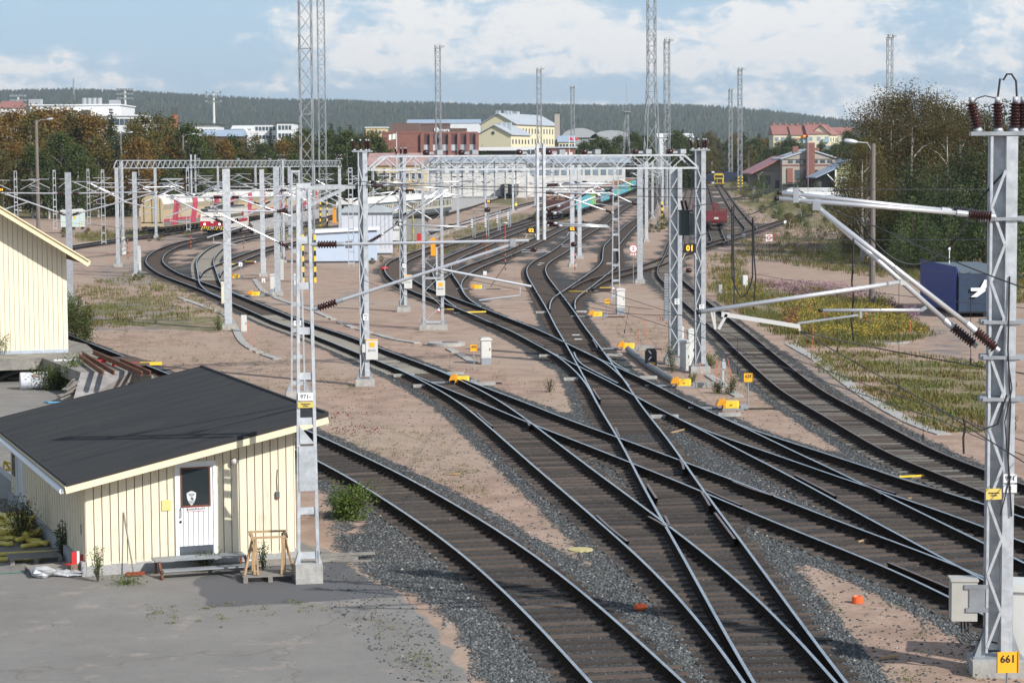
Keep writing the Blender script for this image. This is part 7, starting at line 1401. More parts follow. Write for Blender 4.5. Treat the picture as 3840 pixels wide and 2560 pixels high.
def gabled(px,yE,yR,Y,rz,Wd,L_,label,wm,rm,cols=0,rows=(),ww=1.0,wh=1.5,wsm=None):
 """gable end towards the camera, nearest right corner at column px; long side recedes to the right"""
 g=gz(Y);c=P(px,614,Y);He=P(px,yE,Y).z-g;Hr=P(px,yR,Y).z-g;t=thing('building',(c.x,Y,g),R_(rz),label,'building');mb=MB()
 mb.prism([(-Wd,0),(0,0),(0,He),(-Wd/2,Hr),(-Wd,He)],0,L_,M=xz());mb.build('wall',wm,t);ov=.5;mb=MB();k=(Hr-He)/(Wd/2)
 for s in(0,1):
  X_=(lambda x:x)if s==0 else(lambda x:-Wd-x)
  q=[(X_(ov),-ov,He-k*ov+.15),(-Wd/2,-ov,Hr+.15),(-Wd/2,L_+ov,Hr+.15),(X_(ov),L_+ov,He-k*ov+.15)];mb._add(q+[(x,y,z+.25)for x,y,z in q],[(0,1,2,3),(4,7,6,5),(0,4,5,1),(1,5,6,2),(2,6,7,3),(3,7,4,0)])
 mb.build('roof',rm,t)
 if cols:windows(t,((0,0,0),(0,1,0)),lin(1.5,L_-1.5,cols),[He-r_ for r_ in rows],ww,wh,wsm)
 return t,He,Hr
t,He,Hr=gabled(1933,466,428,700,-20,11.3,40,'large cream building with grey metal roof and tall gable',mat('gable_cream',(.66,.60,.42),.85),M_rg,14,(2.0,5.2,8.4,11.4),.8,1.6);mb=MB();[mb.box((-6.3+random.uniform(-2,2),3+k*3.2,Hr+.2),(1.3,1.3,2.0))for k in range(7)];mb.build('roof_vent',M_rg,t);windows(t,((-12.6,0,0),(1,0,0)),[6.3],[He-5],.5,.5)
t,He,Hr=gabled(1917,506,472,672,-20,10.6,17,'lower cream wing with round gable window before the large building',mat('gable_cream',(.66,.60,.42)),M_rg,6,(2.0,5.0),.9,1.3);mb=MB();mb.lathe([(.01,0),(.5,0),(.5,.1)],(-5.7,-.12,He+.6),14,ax=(0,1,0));mb.build('round_window',M_win,t);mb=MB();[mb.box((-5+1.2*k,4+k,Hr),(1.1,1.1,2.2))for k in range(3)];mb.build('roof_vent',M_rg,t)
p=at(2090,700);t=thing('chimney',p,0,'tall pale square chimney at the right end of the cream building','chimney');mb=MB();Hc_=P(2090,427,700).z-p.z;mb.box((0,0,Hc_/2),(1.6,1.6,Hc_));mb.build('shaft',M_bg,t);mb=MB();mb.box((0,0,Hc_+.25),(1.75,1.75,.5));mb.build('cap',M_rd,t)
t,W_,H_=block(2096,2158,533,690,12,'small cream building with pale blue roof right of the chimney',M_bc,M_rb,roof='g',rh=2);windows(t,fr(W_),lin(.6,W_-.6,5),[H_-1.2],.6,1.2)
t,W_,H_=block(1768,1995,560,600,14,'long low white roofed station annex',M_rd,M_bw,ov=.8);mb=MB();mb.box((W_/2,-.9,H_+.1),(W_+1.5,.3,.9));mb.build('fascia',M_bw,t)
t,W_,H_=block(1965,2158,556,600,12,'low red brick building with white windows before the cream building',M_bb,M_rg);windows(t,fr(W_),lin(1.2,W_-1.2,9),[H_-1.6],.9,1.0,M_bw)
for(x0,x1,yt,lb)in((2108,2240,520,'left grey hall with arched roof'),(2212,2375,528,'right grey hall with low arched roof')):
 t,W_,H_=block(x0,x1,yt,950,30,lb,M_bgy,M_rd);mb=MB();mb.prism([(-.3,0)]+[(W_/2-(W_/2+.3)*math.cos(x),4.2*math.sin(x))for x in np.linspace(0,math.pi,13)]+[(W_+.3,0)],-.4,30,M=xz(),o=(0,0,H_+.2));mb.build('arched_roof',[M_bgy],t)
t,W_,H_=block(2470,2600,516,1000,20,'white hall with slanted roof behind the radio mast',M_bw,M_bw,roof='g',rh=2)
t,W_,H_=block(1384,1594,621,425,12,'yellow station building with pinkish metal roof',M_by,M_rp,roof='g',rh=2.4);windows(t,fr(W_),lin(1,W_-1,8),[H_-2.0,H_-5.2],.7,1.1,frame=True,fm=M_bw)
t,W_,H_=block(1975,2345,612,560,14,'long white station hall under a wide grey roof',mat('hall_white',(.60,.59,.57),.8),mat('canopy_grey',(.33,.38,.43),.6,0,.15,.5),roof='g',rh=1.8,ov=1.5);windows(t,fr(W_),lin(1.5,W_-1.5,12),[H_-2.2],1.3,1.5,M_winb)
t,W_,H_=block(1610,1975,606,520,6,'grey platform canopy roof left of the white station hall',M_dkgrey,mat('canopy_grey',(.33,.38,.43)),roof='g',rh=1.0,ov=1.0);drop(t,'wall');mb=MB();[mb.box((W_*k/9,3,H_/2),(.3,.3,H_))for k in range(10)];mb.build('post',M_galvd,t)
t,W_,H_=block(1600,1975,612,548,12,'long low white station building seen through the masts',mat('hall_white',(.60,.59,.57)),M_rg);windows(t,fr(W_),lin(1.5,W_-1.5,10),[H_-1.6],1.3,1.3,M_winb)
t,W_,H_=block(2933,3141,597,633,24,'greige goods building with red trimmed windows and low gable',M_bg,M_rg,roof='g',rh=2.5,ridge='y');Hg=H_
windows(t,fr(W_),[W_*k for k in(.15,.29,.42,.60,.73,.86)],[H_-.7],1.3,.8);windows(t,fr(W_),[W_*k for k in(.28,.42,.60)],[H_-4.4],1.3,2.6,frame=True,fm=M_bb);windows(t,fr(W_),[W_*.745],[H_-3.9],1.3,1.6,frame=True,fm=M_bb);windows(t,fr(W_),[W_*k for k in(.15,.28)],[1.2],1.3,1.8,frame=True,fm=M_bb)
mb=MB();mb.box((W_*.14,-.2,H_-4.5),(1.6,.3,4.0));mb.build('red_door',mat('door_brick',(.28,.12,.09),.9),t);mb=MB();mb.box((W_*.16,-.9,H_-6.9),(4.5,1.4,.2));mb.build('canopy',M_rd,t);mb=MB();mb.box((W_/2,-.05,H_-1.7),(W_,.12,.35));mb.build('string_course',M_bb,t)
mb=MB();mb.box((W_*.50,-.9,(H_+4.6)/2),(2.3,1.6,H_+4.6));mb.build('brick_chimney',M_bb,t);mb=MB();mb.box((W_*.30,8,H_+2.2),(1.6,1.6,3));mb.box((W_*.68,8,H_+2.0),(1.6,1.6,2.4));mb.build('chimney',M_bb,t)
t2,W2,H2=block(2848,2940,640,640,30,'red roofed lean-to wing on the left of the goods building',M_bg,M_rr);drop(t2,'roof');mb=MB();mb._add([(-2.6,-2.5,H2-1.0),(W2+.2,-2.5,H2+3.9),(W2+.2,30,H2+3.9),(-2.6,30,H2-1.0),(-2.6,-2.5,H2-.7),(W2+.2,-2.5,H2+4.2),(W2+.2,30,H2+4.2),(-2.6,30,H2-.7)],[(0,3,2,1),(4,5,6,7),(0,1,5,4),(1,2,6,5),(2,3,7,6),(3,0,4,7)]);mb.build('roof',mat('roof_pink_red',(.45,.17,.15),.5,0,.2,.6),t2);mb=MB();mb.prism([(0,H2-.2),(W2,H2-.2),(W2,H2+3.8)],0,.3,M=xz());mb.build('gable',M_bg,t2);mb=MB();mb.box((1.6,-.1,2),(3,.2,4));mb.box((W2-1.7,-.1,1.3),(1.6,.2,2.6));mb.build('door',M_win,t2)
t3,W3,H3=block(3135,3240,636,610,20,'olive green boarded gable building with pale blue roof',M_bgr,M_rb,roof='g',rh=2.6,ridge='y');windows(t3,fr(W3),[W3*.27],[H3-3.2],1.2,1.7,frame=True,fm=M_white);mb=MB();mb._add([(-5.6,-.4,H3-2.3),(.2,-.4,H3+.3),(.2,20,H3+.3),(-5.6,20,H3-2.3),(-5.6,-.4,H3-2.05),(.2,-.4,H3+.6),(.2,20,H3+.6),(-5.6,20,H3-2.05)],[(0,3,2,1),(4,5,6,7),(0,1,5,4),(1,2,6,5),(2,3,7,6),(3,0,4,7)]);mb.build('lean_to_roof',M_rb,t3);mb=MB();mb.box((-2.2,3,(H3-1.4)/2),(4.4,.3,H3-1.4));mb.build('loading_bay',M_rd,t3);mb=MB();mb.box((-.1,-.1,H3/2),(.35,.3,H3));mb.bar((-2.4,-.2,H3-1.2),(-.2,-.2,H3-3.4),.25);mb.build('corner_post',M_white,t3)
strip([(3080,712),(3290,705),(3290,760),(3110,735)],.9,M_plat,'pale loading dock before the olive green building','platform')
for(x0,x1,yr,Y,lb)in((2900,2972,505,830,'left section of the cream apartment block with red roof'),(2968,3034,507,828,'middle section of the cream apartment block with red roof'),(3028,3112,503,826,'right section of the cream apartment block with red roof')):
 t,W_,H_=block(x0,x1,yr,Y,14,lb,M_bc,M_rr,roof='g',rh=3.6);windows(t,fr(W_),lin(1.2,W_-1.2,3),[H_-1.7,H_-4.8,H_-7.9],1.3,1.4,M_winb);mb=MB();[mb.box((W_*.8,-.7,H_-2.4-3.1*k),(2.3,1.2,1.2))for k in range(3)];mb.build('balcony',mat('balcony_glass',(.30,.42,.45),.3),t);mb=MB();[mb.box((1+k*2.2,7,H_+3.8),(.9,.9,1.2))for k in range(3)];mb.build('roof_vent',M_rr,t)
t,He,Hr=gabled(3112,503,470,826,-20,7.0,12,'gable end of the cream apartment block facing the yard',M_bc,M_rr,3,(2,5,8),1.2,1.4)
t,W_,H_=block(3097,3200,505,900,12,'second cream apartment block with red roof farther back',M_bc,M_rr,roof='g',rh=3.0);windows(t,fr(W_),lin(1.5,W_-1.5,4),[H_-2.2,H_-5.2],1.2,1.4,M_winb)
p=at(3512,720);t=thing('church_spire',p,0,'slender grey church spire with a cross above the birches','church spire');zt=P(3512,337,720).z-p.z;mb=MB();mb.lathe([(1.9,zt-14),(1.6,zt-11),(.1,zt)],(0,0,0),8);mb.build('spire',mat('spire_slate',(.19,.17,.19),.7),t);mb=MB();mb.box((0,0,(zt-14)/2),(3,3,zt-14));mb.build('tower',M_bg,t);mb=MB();mb.bar((0,0,zt),(0,0,zt+1.3),.12);mb.bar((-.45,0,zt+.8),(.45,0,zt+.8),.12);mb.build('cross',M_white,t)
t=thing('flagpole',at(1488,400),0,'white flagpole with a white and green flag before the brick offices','flagpole');top=P(1488,503,400).z;mb=MB();mb.tube([(0,0,0),(0,0,top)],[.08,.05],8);mb.build('pole',M_white,t);mb=MB();n=8;vs=[]
for k in range(n+1):
 for j in(0,1):vs.append((-1.35*k/n*1.0,.12*math.sin(k*1.3),top-.15-.15*k/n*1.5-j*(.95)))
mb._add(vs,[(2*k,2*k+1,2*k+3,2*k+2)for k in range(n)]);mb.build('flag',mat('flag_white',(.62,.68,.58),.8,0,0,1.2,col2=(.25,.5,.2),thr=(.3,.34)),t)
for(x,y,Y,lb)in((2135,512,600,'red flag left of the grey halls'),(2155,512,602,'red flag right beside its twin'),(918,480,700,'white flag beside the white stepped building'),(945,482,705,'second white flag beside the white stepped building')):
 t=thing('flagpole',at(x,Y),0,lb,'flagpole','town flags');top=P(x,y,Y).z-gz(Y);mb=MB();mb.tube([(0,0,0),(0,0,top)],.10,6);mb.build('pole',M_white,t);mb=MB();mb._add([(0,0,top),(1.0,.1,top-.5),(.9,0,top-1.2),(0,0,top-.9)],[(0,1,2,3)]);mb.build('flag',M_red if x>2000 else M_white,t)
q=P(3004,510,500);t=thing('wind_sock',(q.x,q.y,gz(500)),0,'red and yellow striped wind sock on a pole before the apartment block','wind sock');hz=q.z-gz(500);mb=MB();mb.tube([(1.6,0,0),(1.6,0,hz+.4)],.06,6);mb.build('pole',M_galvd,t);mb=MB()
for k in range(5):mb.tube([(1.5-k*.52,0,hz-.02*k-.03*k*k),(1.5-(k+1)*.52,0,hz-.02*(k+1)-.03*(k+1)**2)],[.34-k*.045,.34-(k+1)*.045],10,mi=k%2)
mb.build('sock',[M_red,M_yel],t)
def van(p,rz,label,col,truck=False):
 t=thing('parked_van',p,rz,label,'van','white vans by the goods building');mb=MB();mb.prism([(0,.5),(0,1.0),(.35,1.25),(1.0,2.1),(1.5,2.45),(5.4,2.45),(5.5,2.2),(5.5,.5)],-1,1,M=Matrix(((0,0,1),(1,0,0),(0,1,0))));mb.build('body',col,t);mb=MB();mb._add([(-.8,.38,1.3),(.8,.38,1.3),(.75,1.0,2.05),(-.75,1.0,2.05)],[(0,1,2,3)]);mb.box((1.01,1.7,1.7),(.03,1.0,.6));mb.box((-1.01,1.7,1.7),(.03,1.0,.6));mb.build('window',M_glassd,t)
 for y in(1.0,4.4):
  for s in(-1,1):mb=MB();mb.lathe([(.34,-.1),(.34,.1)],(s*.92,y,.34),12,ax=(1,0,0));mb.build('wheel',M_black,t)
 mb=MB();mb.box((-.7,-.02,.85),(.3,.04,.2));mb.box((.7,-.02,.85),(.3,.04,.2));mb.box((0,-.02,.75),(.8,.04,.18));mb.build('front_grille',M_dkgrey,t);return t
v=van(G(2836,688),R_(5),'white van parked left of the red roofed wing',M_white);copy_tree(v,G(3238,692),R_(-6),'white van parked in front of the orange truck box',1.15)
t=thing('truck_box',G(3225,690),0,'orange truck box body right of the olive green building','truck');mb=MB();mb.box((0,3,2.4),(2.4,6,2.6));mb.build('box_body',M_ora,t);mb=MB();mb.box((0,3,.8),(2.2,6,.5));mb.build('chassis',M_black,t)
for k,(a,b_)in enumerate((((3180,735),(3290,722)),((3130,752),(3230,742)),((3250,748),(3330,742)))):
 p,q=G(*a),G(*b_);t=thing('snow_plough_parts',(p+q)/2,.1,('upper','left lower','right lower')[k]+' white sheeted stack stored in the grass by the loading dock','sheeted stack','white sheeted stacks');L_=(q-p).length*.9;mb=MB();mb.prism([(-L_/2,0),(L_/2,0),(L_/2-.3,1.5),(-L_/2+.4,1.7)],-1.3,1.3,M=xz());mb.build('cover',M_white,t);mb=MB();mb.box((0,-1.35,.35),(L_*.9,.06,.15));mb.box((0,-1.35,.9),(L_*.8,.06,.1));mb.build('strap',M_dkgrey,t);t.name='sheeted_stack'
t=thing('tarpaulin_stack',at(2755,820),0,'dark blue covered stack far behind the yellow locomotive','stack');mb=MB();mb.prism([(-11,0),(11,0),(9.5,3.2),(-9.5,3.6)],-2,2,M=xz());mb.build('cover',mat('dark_blue_sheet',(.015,.025,.06),.6),t)
# --------- vegetation
def leafmat(name,cols,tr=.25,rnd=.18,scale=.35):
 m=bpy.data.materials.new(name);m.use_nodes=True;MATS[name]=m;nt=m.node_tree;N=nt.nodes;L=nt.links;b=N['Principled BSDF'];b.inputs['Roughness'].default_value=.6;b.inputs['Specular IOR Level'].default_value=.25
 tc=N.new('ShaderNodeTexCoord');n=N.new('ShaderNodeTexNoise');n.inputs['Scale'].default_value=scale;n.inputs['Detail'].default_value=6;n.inputs['Roughness'].default_value=.7;L.new(tc.outputs['Object'],n.inputs['Vector'])
 g=N.new('ShaderNodeNewGeometry');ad=N.new('ShaderNodeMath');ad.operation='MULTIPLY_ADD';L.new(g.outputs['Random Per Island'],ad.inputs[0]);ad.inputs[1].default_value=.30;
 oi=N.new('ShaderNodeObjectInfo');a2=N.new('ShaderNodeMath');a2.operation='MULTIPLY_ADD';L.new(oi.outputs['Random'],a2.inputs[0]);a2.inputs[1].default_value=rnd*1.6;L.new(n.outputs['Fac'],a2.inputs[2]);L.new(a2.outputs[0],ad.inputs[2])
 r=N.new('ShaderNodeValToRGB');L.new(ad.outputs[0],r.inputs[0]);e=r.color_ramp.elements
 while len(e)<len(cols):e.new(.5)
 for k,c in enumerate(cols):e[k].position=.42+.62*k/(len(cols)-1);e[k].color=(*c,1)
 L.new(r.outputs[0],b.inputs['Base Color']);t=N.new('ShaderNodeBsdfTranslucent');L.new(r.outputs[0],t.inputs[0]);mx=N.new('ShaderNodeMixShader');mx.inputs[0].default_value=tr;L.new(b.outputs[0],mx.inputs[1]);L.new(t.outputs[0],mx.inputs[2]);L.new(mx.outputs[0],N['Material Output'].inputs[0]);return m
LM=dict(orange=leafmat('leaves_autumn_orange',[(.10,.065,.018),(.17,.10,.024),(.23,.135,.03),(.15,.115,.03)]),olive=leafmat('leaves_olive',[(.06,.06,.016),(.11,.095,.024),(.15,.12,.03),(.09,.085,.025)]),green=leafmat('leaves_green',[(.03,.05,.014),(.055,.082,.022),(.085,.105,.028),(.05,.07,.02)]),spruce=leafmat('needles_spruce',[(.012,.024,.012),(.022,.038,.016),(.034,.052,.02)],.1),pine=leafmat('needles_pine',[(.030,.055,.020),(.065,.10,.036),(.13,.165,.055)],.15,.22,.6),pined=leafmat('needles_dark_pine',[(.018,.034,.014),(.036,.06,.022),(.065,.09,.03)],.15,.22,.6),bush=leafmat('leaves_bush',[(.05,.09,.018),(.10,.15,.03),(.16,.20,.05)],.3,.15,1.5),brown=leafmat('leaves_brown',[(.045,.045,.018),(.085,.072,.026),(.11,.08,.03),(.06,.055,.02)]),dry=leafmat('weeds_mixed',[(.05,.085,.02),(.10,.14,.035),(.17,.17,.05),(.16,.11,.04)],.25,.2,.3))
M_bark=mat('bark_white',(.42,.40,.37),.8,0,0,2.5,col2=(.05,.045,.04),thr=(.35,.45));M_barkd=mat('bark_dark',(.09,.07,.055),.9,0,.4,3)
def leaf_quads(C_,size,up=.3,asp=.6,rng=RNG):
 """one quad per centre, random orientation"""
 n=len(C_);a=rng.normal(size=(n,3));a[:,2]*=(1-up);a/=np.linalg.norm(a,axis=1)[:,None];b_=rng.normal(size=(n,3));b_-=(b_*a).sum(1)[:,None]*a;b_/=np.linalg.norm(b_,axis=1)[:,None]
 s=size*rng.uniform(.6,1.4,(n,1));u,v=a*s*.5,b_*s*.5*asp
 V=np.stack([C_-u,C_+v*.9,C_+u,C_-v*.9],1).reshape(-1,3);F=np.arange(4*n).reshape(n,4);return V,F
def crown_points(H,Wd,z0,nc,npc,rng,shape='birch',cr=.85):
 pts=[];k=0
 while k<nc:
  z=rng.uniform(0,1)
  rad={'birch':math.sin(math.pi*min(1,z*.86+.12))**.75,'round':math.sqrt(max(0,1-(2*z-1)**2)),'oval':math.sin(math.pi*(z*.9+.07))}[shape]
  a=rng.uniform(0,2*math.pi);r_=rad*Wd/2*rng.uniform(.25,1)**.6*(1+.25*math.sin(a*3+nc));c=np.array([r_*math.cos(a),r_*math.sin(a),z0+(H-z0)*z]);m=int(npc*rng.uniform(.5,1.4))
  q=rng.normal(size=(m,3))*np.array([cr,cr,cr*.75])*rng.uniform(.6,1.25);q[:,2]-=np.abs(q[:,0]+q[:,1])*.25;pts.append(c+q);k+=1
 return np.concatenate(pts)
def tree_proto(kind,H,Wd,z0,lm,seed,nc=70,npc=90,leaf=.26,bark=None,shape='birch',name='birch_tree',label='',cat='tree'):
 rng=np.random.default_rng(seed);t=thing(name,(0,0,-500),0,label,cat);rn=random.Random(seed)
 mb=MB();r0=H*.013+.05
 if kind=='broad':
  lean=rn.uniform(-.3,.3);mb.tube([(0,0,-.3),(lean*.3,0,H*.3),(lean,.1,H*.6),(lean*1.2,0,H*.92)],[r0*1.2,r0*.9,r0*.55,.03],7)
  for k in range(11):
   z=H*rn.uniform(.22,.8);a=rn.uniform(0,6.28);l=Wd*.45*rn.uniform(.6,1)*(1-z/H*.4);mb.tube([(lean*z/H*1.2,0,z),(math.cos(a)*l*.5,math.sin(a)*l*.5,z+l*.55),(math.cos(a)*l,math.sin(a)*l,z+l*.8)],[r0*.4,r0*.22,.015],5)
  mb.build('trunk',bark or M_bark,t);C_=crown_points(H,Wd,z0,nc,npc,rng,shape,max(.28,Wd*.105))
  V,F=leaf_quads(C_,leaf,rng=rng)
 else:
  mb.tube([(0,0,-.3),(0,0,H*.97)],[r0*1.1,.03],7);pts=[];dirs=[]
  nl=int(H/(.42 if kind=='spruce' else .55));
  for i in range(nl):
   f=i/(nl-1);z=z0+(H-z0)*f;rad=Wd/2*(1-f)**(.85 if kind=='spruce' else .65)*(1 if kind=='spruce' else min(1,f*3+.45))+.12
   nb=max(4,int(9*(1-f*.5)));a0=rn.uniform(0,6)
   for k in range(nb):
    a=a0+6.283*k/nb+rn.uniform(-.25,.25);l=rad*rn.uniform(.75,1.12);m=max(6,int(l*(26 if kind=='spruce' else 22)))
    s=rng.uniform(.12,1,m)**.7;dz=-s*l*.28 if kind=='spruce' else s*l*.42-(1-f)*.1;sp=.10+.16*s*(1 if kind=='spruce' else 1.3)
    pts.append(np.c_[np.cos(a)*s*l+rng.normal(size=m)*sp,np.sin(a)*s*l+rng.normal(size=m)*sp,z+dz+rng.normal(size=m)*.10])
   if i%2==0:
    for k in range(4):a=a0+1.57*k;mb.tube([(0,0,z),(math.cos(a)*rad*.8,math.sin(a)*rad*.8,z+(-rad*.2 if kind=='spruce' else rad*.3))],[.03,.01],4)
  mb.build('trunk',bark or M_barkd,t);V,F=leaf_quads(np.concatenate(pts),leaf,up=.0 if kind=='spruce' else-.5,asp=.45 if kind=='spruce' else .35,rng=rng)
 npmesh('crown',V,F,lm,t);t['H']=H;return t
PR={'o1':tree_proto('broad',16,7.5,3.0,LM['orange'],1,85,95,.40),'o2':tree_proto('broad',15,6.8,2.5,LM['orange'],2,75,95,.40),'v1':tree_proto('broad',16,7.2,2.8,LM['olive'],3,85,95,.40),'v2':tree_proto('broad',15,6.5,2.5,LM['olive'],4,70,95,.40),'g1':tree_proto('broad',14,7.0,2.0,LM['green'],5,80,95,.40),'g2':tree_proto('broad',13,6.0,1.5,LM['green'],6,70,95,.38),'s1':tree_proto('spruce',16,5.2,1.0,LM['spruce'],7,leaf=.34,name='spruce_tree'),'s2':tree_proto('spruce',13,4.4,.8,LM['spruce'],8,leaf=.32,name='spruce_tree'),'b1':tree_proto('broad',16.5,9.0,3.0,LM['brown'],9,85,150,.20),'b2':tree_proto('broad',15.5,8.0,2.5,LM['brown'],10,80,150,.20),'b3':tree_proto('broad',14,6.8,2.5,LM['olive'],11,70,150,.20),'p1':tree_proto('pine',9,5.6,.2,LM['pine'],12,leaf=.26,name='pine_tree'),'p2':tree_proto('pine',7,4.8,.1,LM['pine'],13,leaf=.25,name='pine_tree'),'p3':tree_proto('pine',12,6.2,.8,LM['pined'],14,leaf=.27,name='pine_tree'),'u1':tree_proto('broad',3.6,3.0,.1,LM['green'],15,45,60,.16,shape='oval',name='shrub',cat='shrub'),'u2':tree_proto('broad',2.6,3.4,.05,LM['olive'],16,45,60,.16,shape='oval',name='shrub',cat='shrub')}
KN=dict(o1='orange brown autumn birch',o2='orange autumn birch',v1='olive autumn birch',v2='slender olive birch',g1='green birch',g2='small green birch',s1='dark tall spruce',s2='dark spruce',b1='thin brownish birch with white stems',b2='sparse brownish birch',b3='yellowing birch',p1='bushy young pine',p2='low young pine',p3='tall dark pine',u1='green leafy shrub',u2='olive shrub')
used_p=set()
def plant(k,px,Y=None,ytop=None,H=None,where='',group=None,py=None,wf=1.0):
 base=G(px,py)if py else at(px,Y);pr=PR[k]
 h=H if H else P(px,ytop,base.y).z-base.z
 s=h/pr['H'];sc=(s*wf,s*wf,s);lb=KN[k]+' '+where;grp=group or 'trees '+where
 if k not in used_p:
  used_p.add(k);o=pr;o.location=base;o.rotation_euler=(0,0,random.uniform(0,6.28));o.scale=sc;o['label']=lb
 else:o=copy_tree(pr,base,random.uniform(0,6.28),lb,sc)
 o['group']=grp+', '+KN[k].split()[-1]+' kind '+k if False else grp;o['group']=KN[k]+'s '+where;return o
W1='in the wood behind the left sidings'
for(k,px,yt,Y)in(('o1',-30,440,430),('o2',25,428,440),('o1',70,424,445),('v1',118,440,430),('o1',150,415,455),('o2',195,420,460),('o1',240,415,470),('g1',228,508,395),('g2',290,545,390),('v2',285,428,460),('o2',330,432,460),('o1',372,442,455),('v1',365,520,400),('s1',421,412,430),('s2',440,520,400),('v1',500,468,450),('v2',540,434,460),('o2',520,528,400),('v1',590,440,465),('v2',560,520,410),('v1',640,448,470),('o1',650,520,440),('g1',708,478,440),('g2',740,520,420),('v2',760,505,480),('s2',800,560,450),('v1',795,512,500),('o2',840,530,500),('g1',870,520,520),('v2',905,528,520),('s2',925,510,540),('v1',955,515,520),('s1',1016,488,480),('g2',990,540,470),('o2',1060,530,500),('g1',1080,520,520),('v2',1130,512,500),('g1',1135,495,540),('s1',1165,488,560),('s2',1200,520,500),('g1',1225,500,520),('s1',1245,466,540),('s2',1275,480,520),('g1',1300,500,500),('s1',1315,472,560),('g2',1350,510,480),('v2',1390,498,480),('g2',1415,515,470),('s2',1330,560,440),('g1',1180,570,440),('g2',1100,580,430),('o2',700,590,420),('g2',620,590,410),('g1',120,560,395),('o2',60,540,400),('v1',10,570,395),('g2',180,600,390),('o1',455,600,400),('v2',820,600,430),('g2',900,610,430),('v1',960,600,430),('g1',1030,590,440)):
 plant(k,px,Y,yt,where=W1,wf=1.05)
W2='beside the yellow station building'
for(k,px,yt,Y)in(('s1',1510,626,412),('s2',1470,650,405),('s2',1408,640,400),('g1',1390,640,400),('s2',1440,632,402)):plant(k,px,Y,yt,where=W2)
W3='between the town buildings'
for(k,px,yt,Y)in(('g1',2190,538,620),('s2',2215,525,640),('g2',2245,515,660),('g1',2268,530,620),('s1',2300,520,640),('g2',2325,512,660),('s2',2350,535,600),('g1',2378,505,680),('s2',2400,530,620),('g1',2425,520,700),('s1',2508,492,640),('g1',2535,500,640),('s1',2560,488,660),('s2',2590,500,640),('g1',1450,530,600),('v2',1405,505,640),('g2',1815,560,600)):plant(k,px,Y,yt,where=W3)
W4='on the wooded slope right of the sidings'
rs=random.Random(3)
for i in range(62):
 px=2560+rs.random()*420;r_=rs.random();Y=720+500*r_;k=rs.choice(['g1','g2','g1','s1','s2','v1','v2','g1','o2','s1']);h=rs.uniform(11,17);
 if 2650<px<2760 and Y<850:Y+=200
 plant(k,px,Y,H=h*(.9 if Y<850 else 1.15),where=W4,wf=1.25)
W5='around the goods building'
for(k,px,yt,Y)in(('g1',2905,560,700),('s2',2930,545,720),('g2',2950,552,720),('g1',2985,540,740),('s2',3010,545,740),('g2',3080,540,740),('g1',3130,545,740),('g2',3165,530,700),('s2',3190,545,680),('g1',3180,500,760),('g2',3215,520,720),('s1',3230,492,800),('v1',3240,560,560),('g1',2875,560,760),('g2',2860,580,700),('s2',2885,585,680),('g1',3150,590,640)):plant(k,px,Y,yt,where=W5)
W6='in the birch stand at the right'
for(k,px,yt,Y)in(('b1',3300,358,235),('b2',3365,375,240),('b1',3412,336,238),('b2',3462,362,235),('b1',3500,385,230),('b3',3528,380,232),('b3',3580,400,240),('b2',3265,440,225),('b3',3252,520,215),('b1',3340,440,222),('b2',3420,430,218),('b1',3620,412,235),('b2',3600,470,222),('b1',3690,420,232),('b3',3480,470,220),('b2',3550,460,218),('p3',3650,395,250),('p3',3700,400,240),('p3',3765,382,235),('p3',3825,402,225),('p3',3880,380,225),('b2',3760,470,215),('b2',3235,560,205)):plant(k,px,Y,yt,where=W6)
W7='in the pine edge behind the blue container'
for(k,px,py,yt)in(('p1',3335,960,598),('p3',3458,985,590),('p2',3330,960,700),('p1',3390,975,640),('p1',3515,1000,738),('p3',3560,1010,620),('p1',3420,1010,740),('p2',3470,1015,800),('p2',3280,960,740),('p1',3600,1010,700),('p3',3640,1000,560),('p1',3690,1020,700),('p3',3760,1010,590),('p1',3820,1010,640),('p2',3380,1020,830),('p1',3560,1020,780),('p2',3300,985,800),('p2',3240,950,780),('p1',3215,930,740),('p2',3180,945,820),('p2',3120,990,870),('p1',3860,1020,560),('p3',3900,1040,520),('p2',3790,1060,820),('p2',3850,1050,780),('p1',3440,985,680),('p1',3500,1030,840),('p2',3350,1010,880),('p3',3700,1000,520),('p3',3600,1000,540),('p3',3510,990,610),('p3',3400,985,600)):plant(k,px,py=py,ytop=yt,where=W7,wf=1.1)
W8='in the overgrown ground before the goods building'
for(k,px,py,yt)in(('u1',2810,690,635),('u1',2850,715,650),('u1',2860,740,680),('u1',2830,760,690),('u2',2790,740,700),('u1',2880,730,690),('u1',3005,712,655),('u1',2990,730,690),('u1',3060,725,680),('u2',2920,760,715),('u1',2910,820,745),('p2',2922,830,760),('u2',2960,860,800),('u1',3010,850,780),('u2',3050,800,750),('u1',3100,830,770),('u2',3000,780,740),('u2',2760,700,672),('u1',3150,850,760),('u2',3120,790,750),('u2',3180,900,820),('p2',3030,905,830),('u1',3080,900,850),('u2',2950,900,870),('u1',3200,880,740),('u2',2860,800,770),('u2',3040,760,730),('u1',3130,740,700),('u2',2720,720,705),('u2',2890,700,680),('u1',3230,900,790)):plant(k,px,py=py,ytop=yt,where=W8)
W9='in the grass of the left sidings'
for(k,px,py,yt)in(('u2',600,903,880),('u2',560,905,890),('u1',525,1050,1015),('u2',508,1052,1028),('u2',330,880,855),('u2',390,878,850),('u2',240,890,860),('u2',450,880,860),('u1',1430,985,960),('u2',1395,990,968),('u2',1300,985,958),('u2',1690,860,840),('u2',2010,830,800),('u2',1560,900,885),('u1',2470,870,830),('u2',2440,872,840),('u1',2490,860,800)):plant(k,px,py=py,ytop=yt,where=W9)
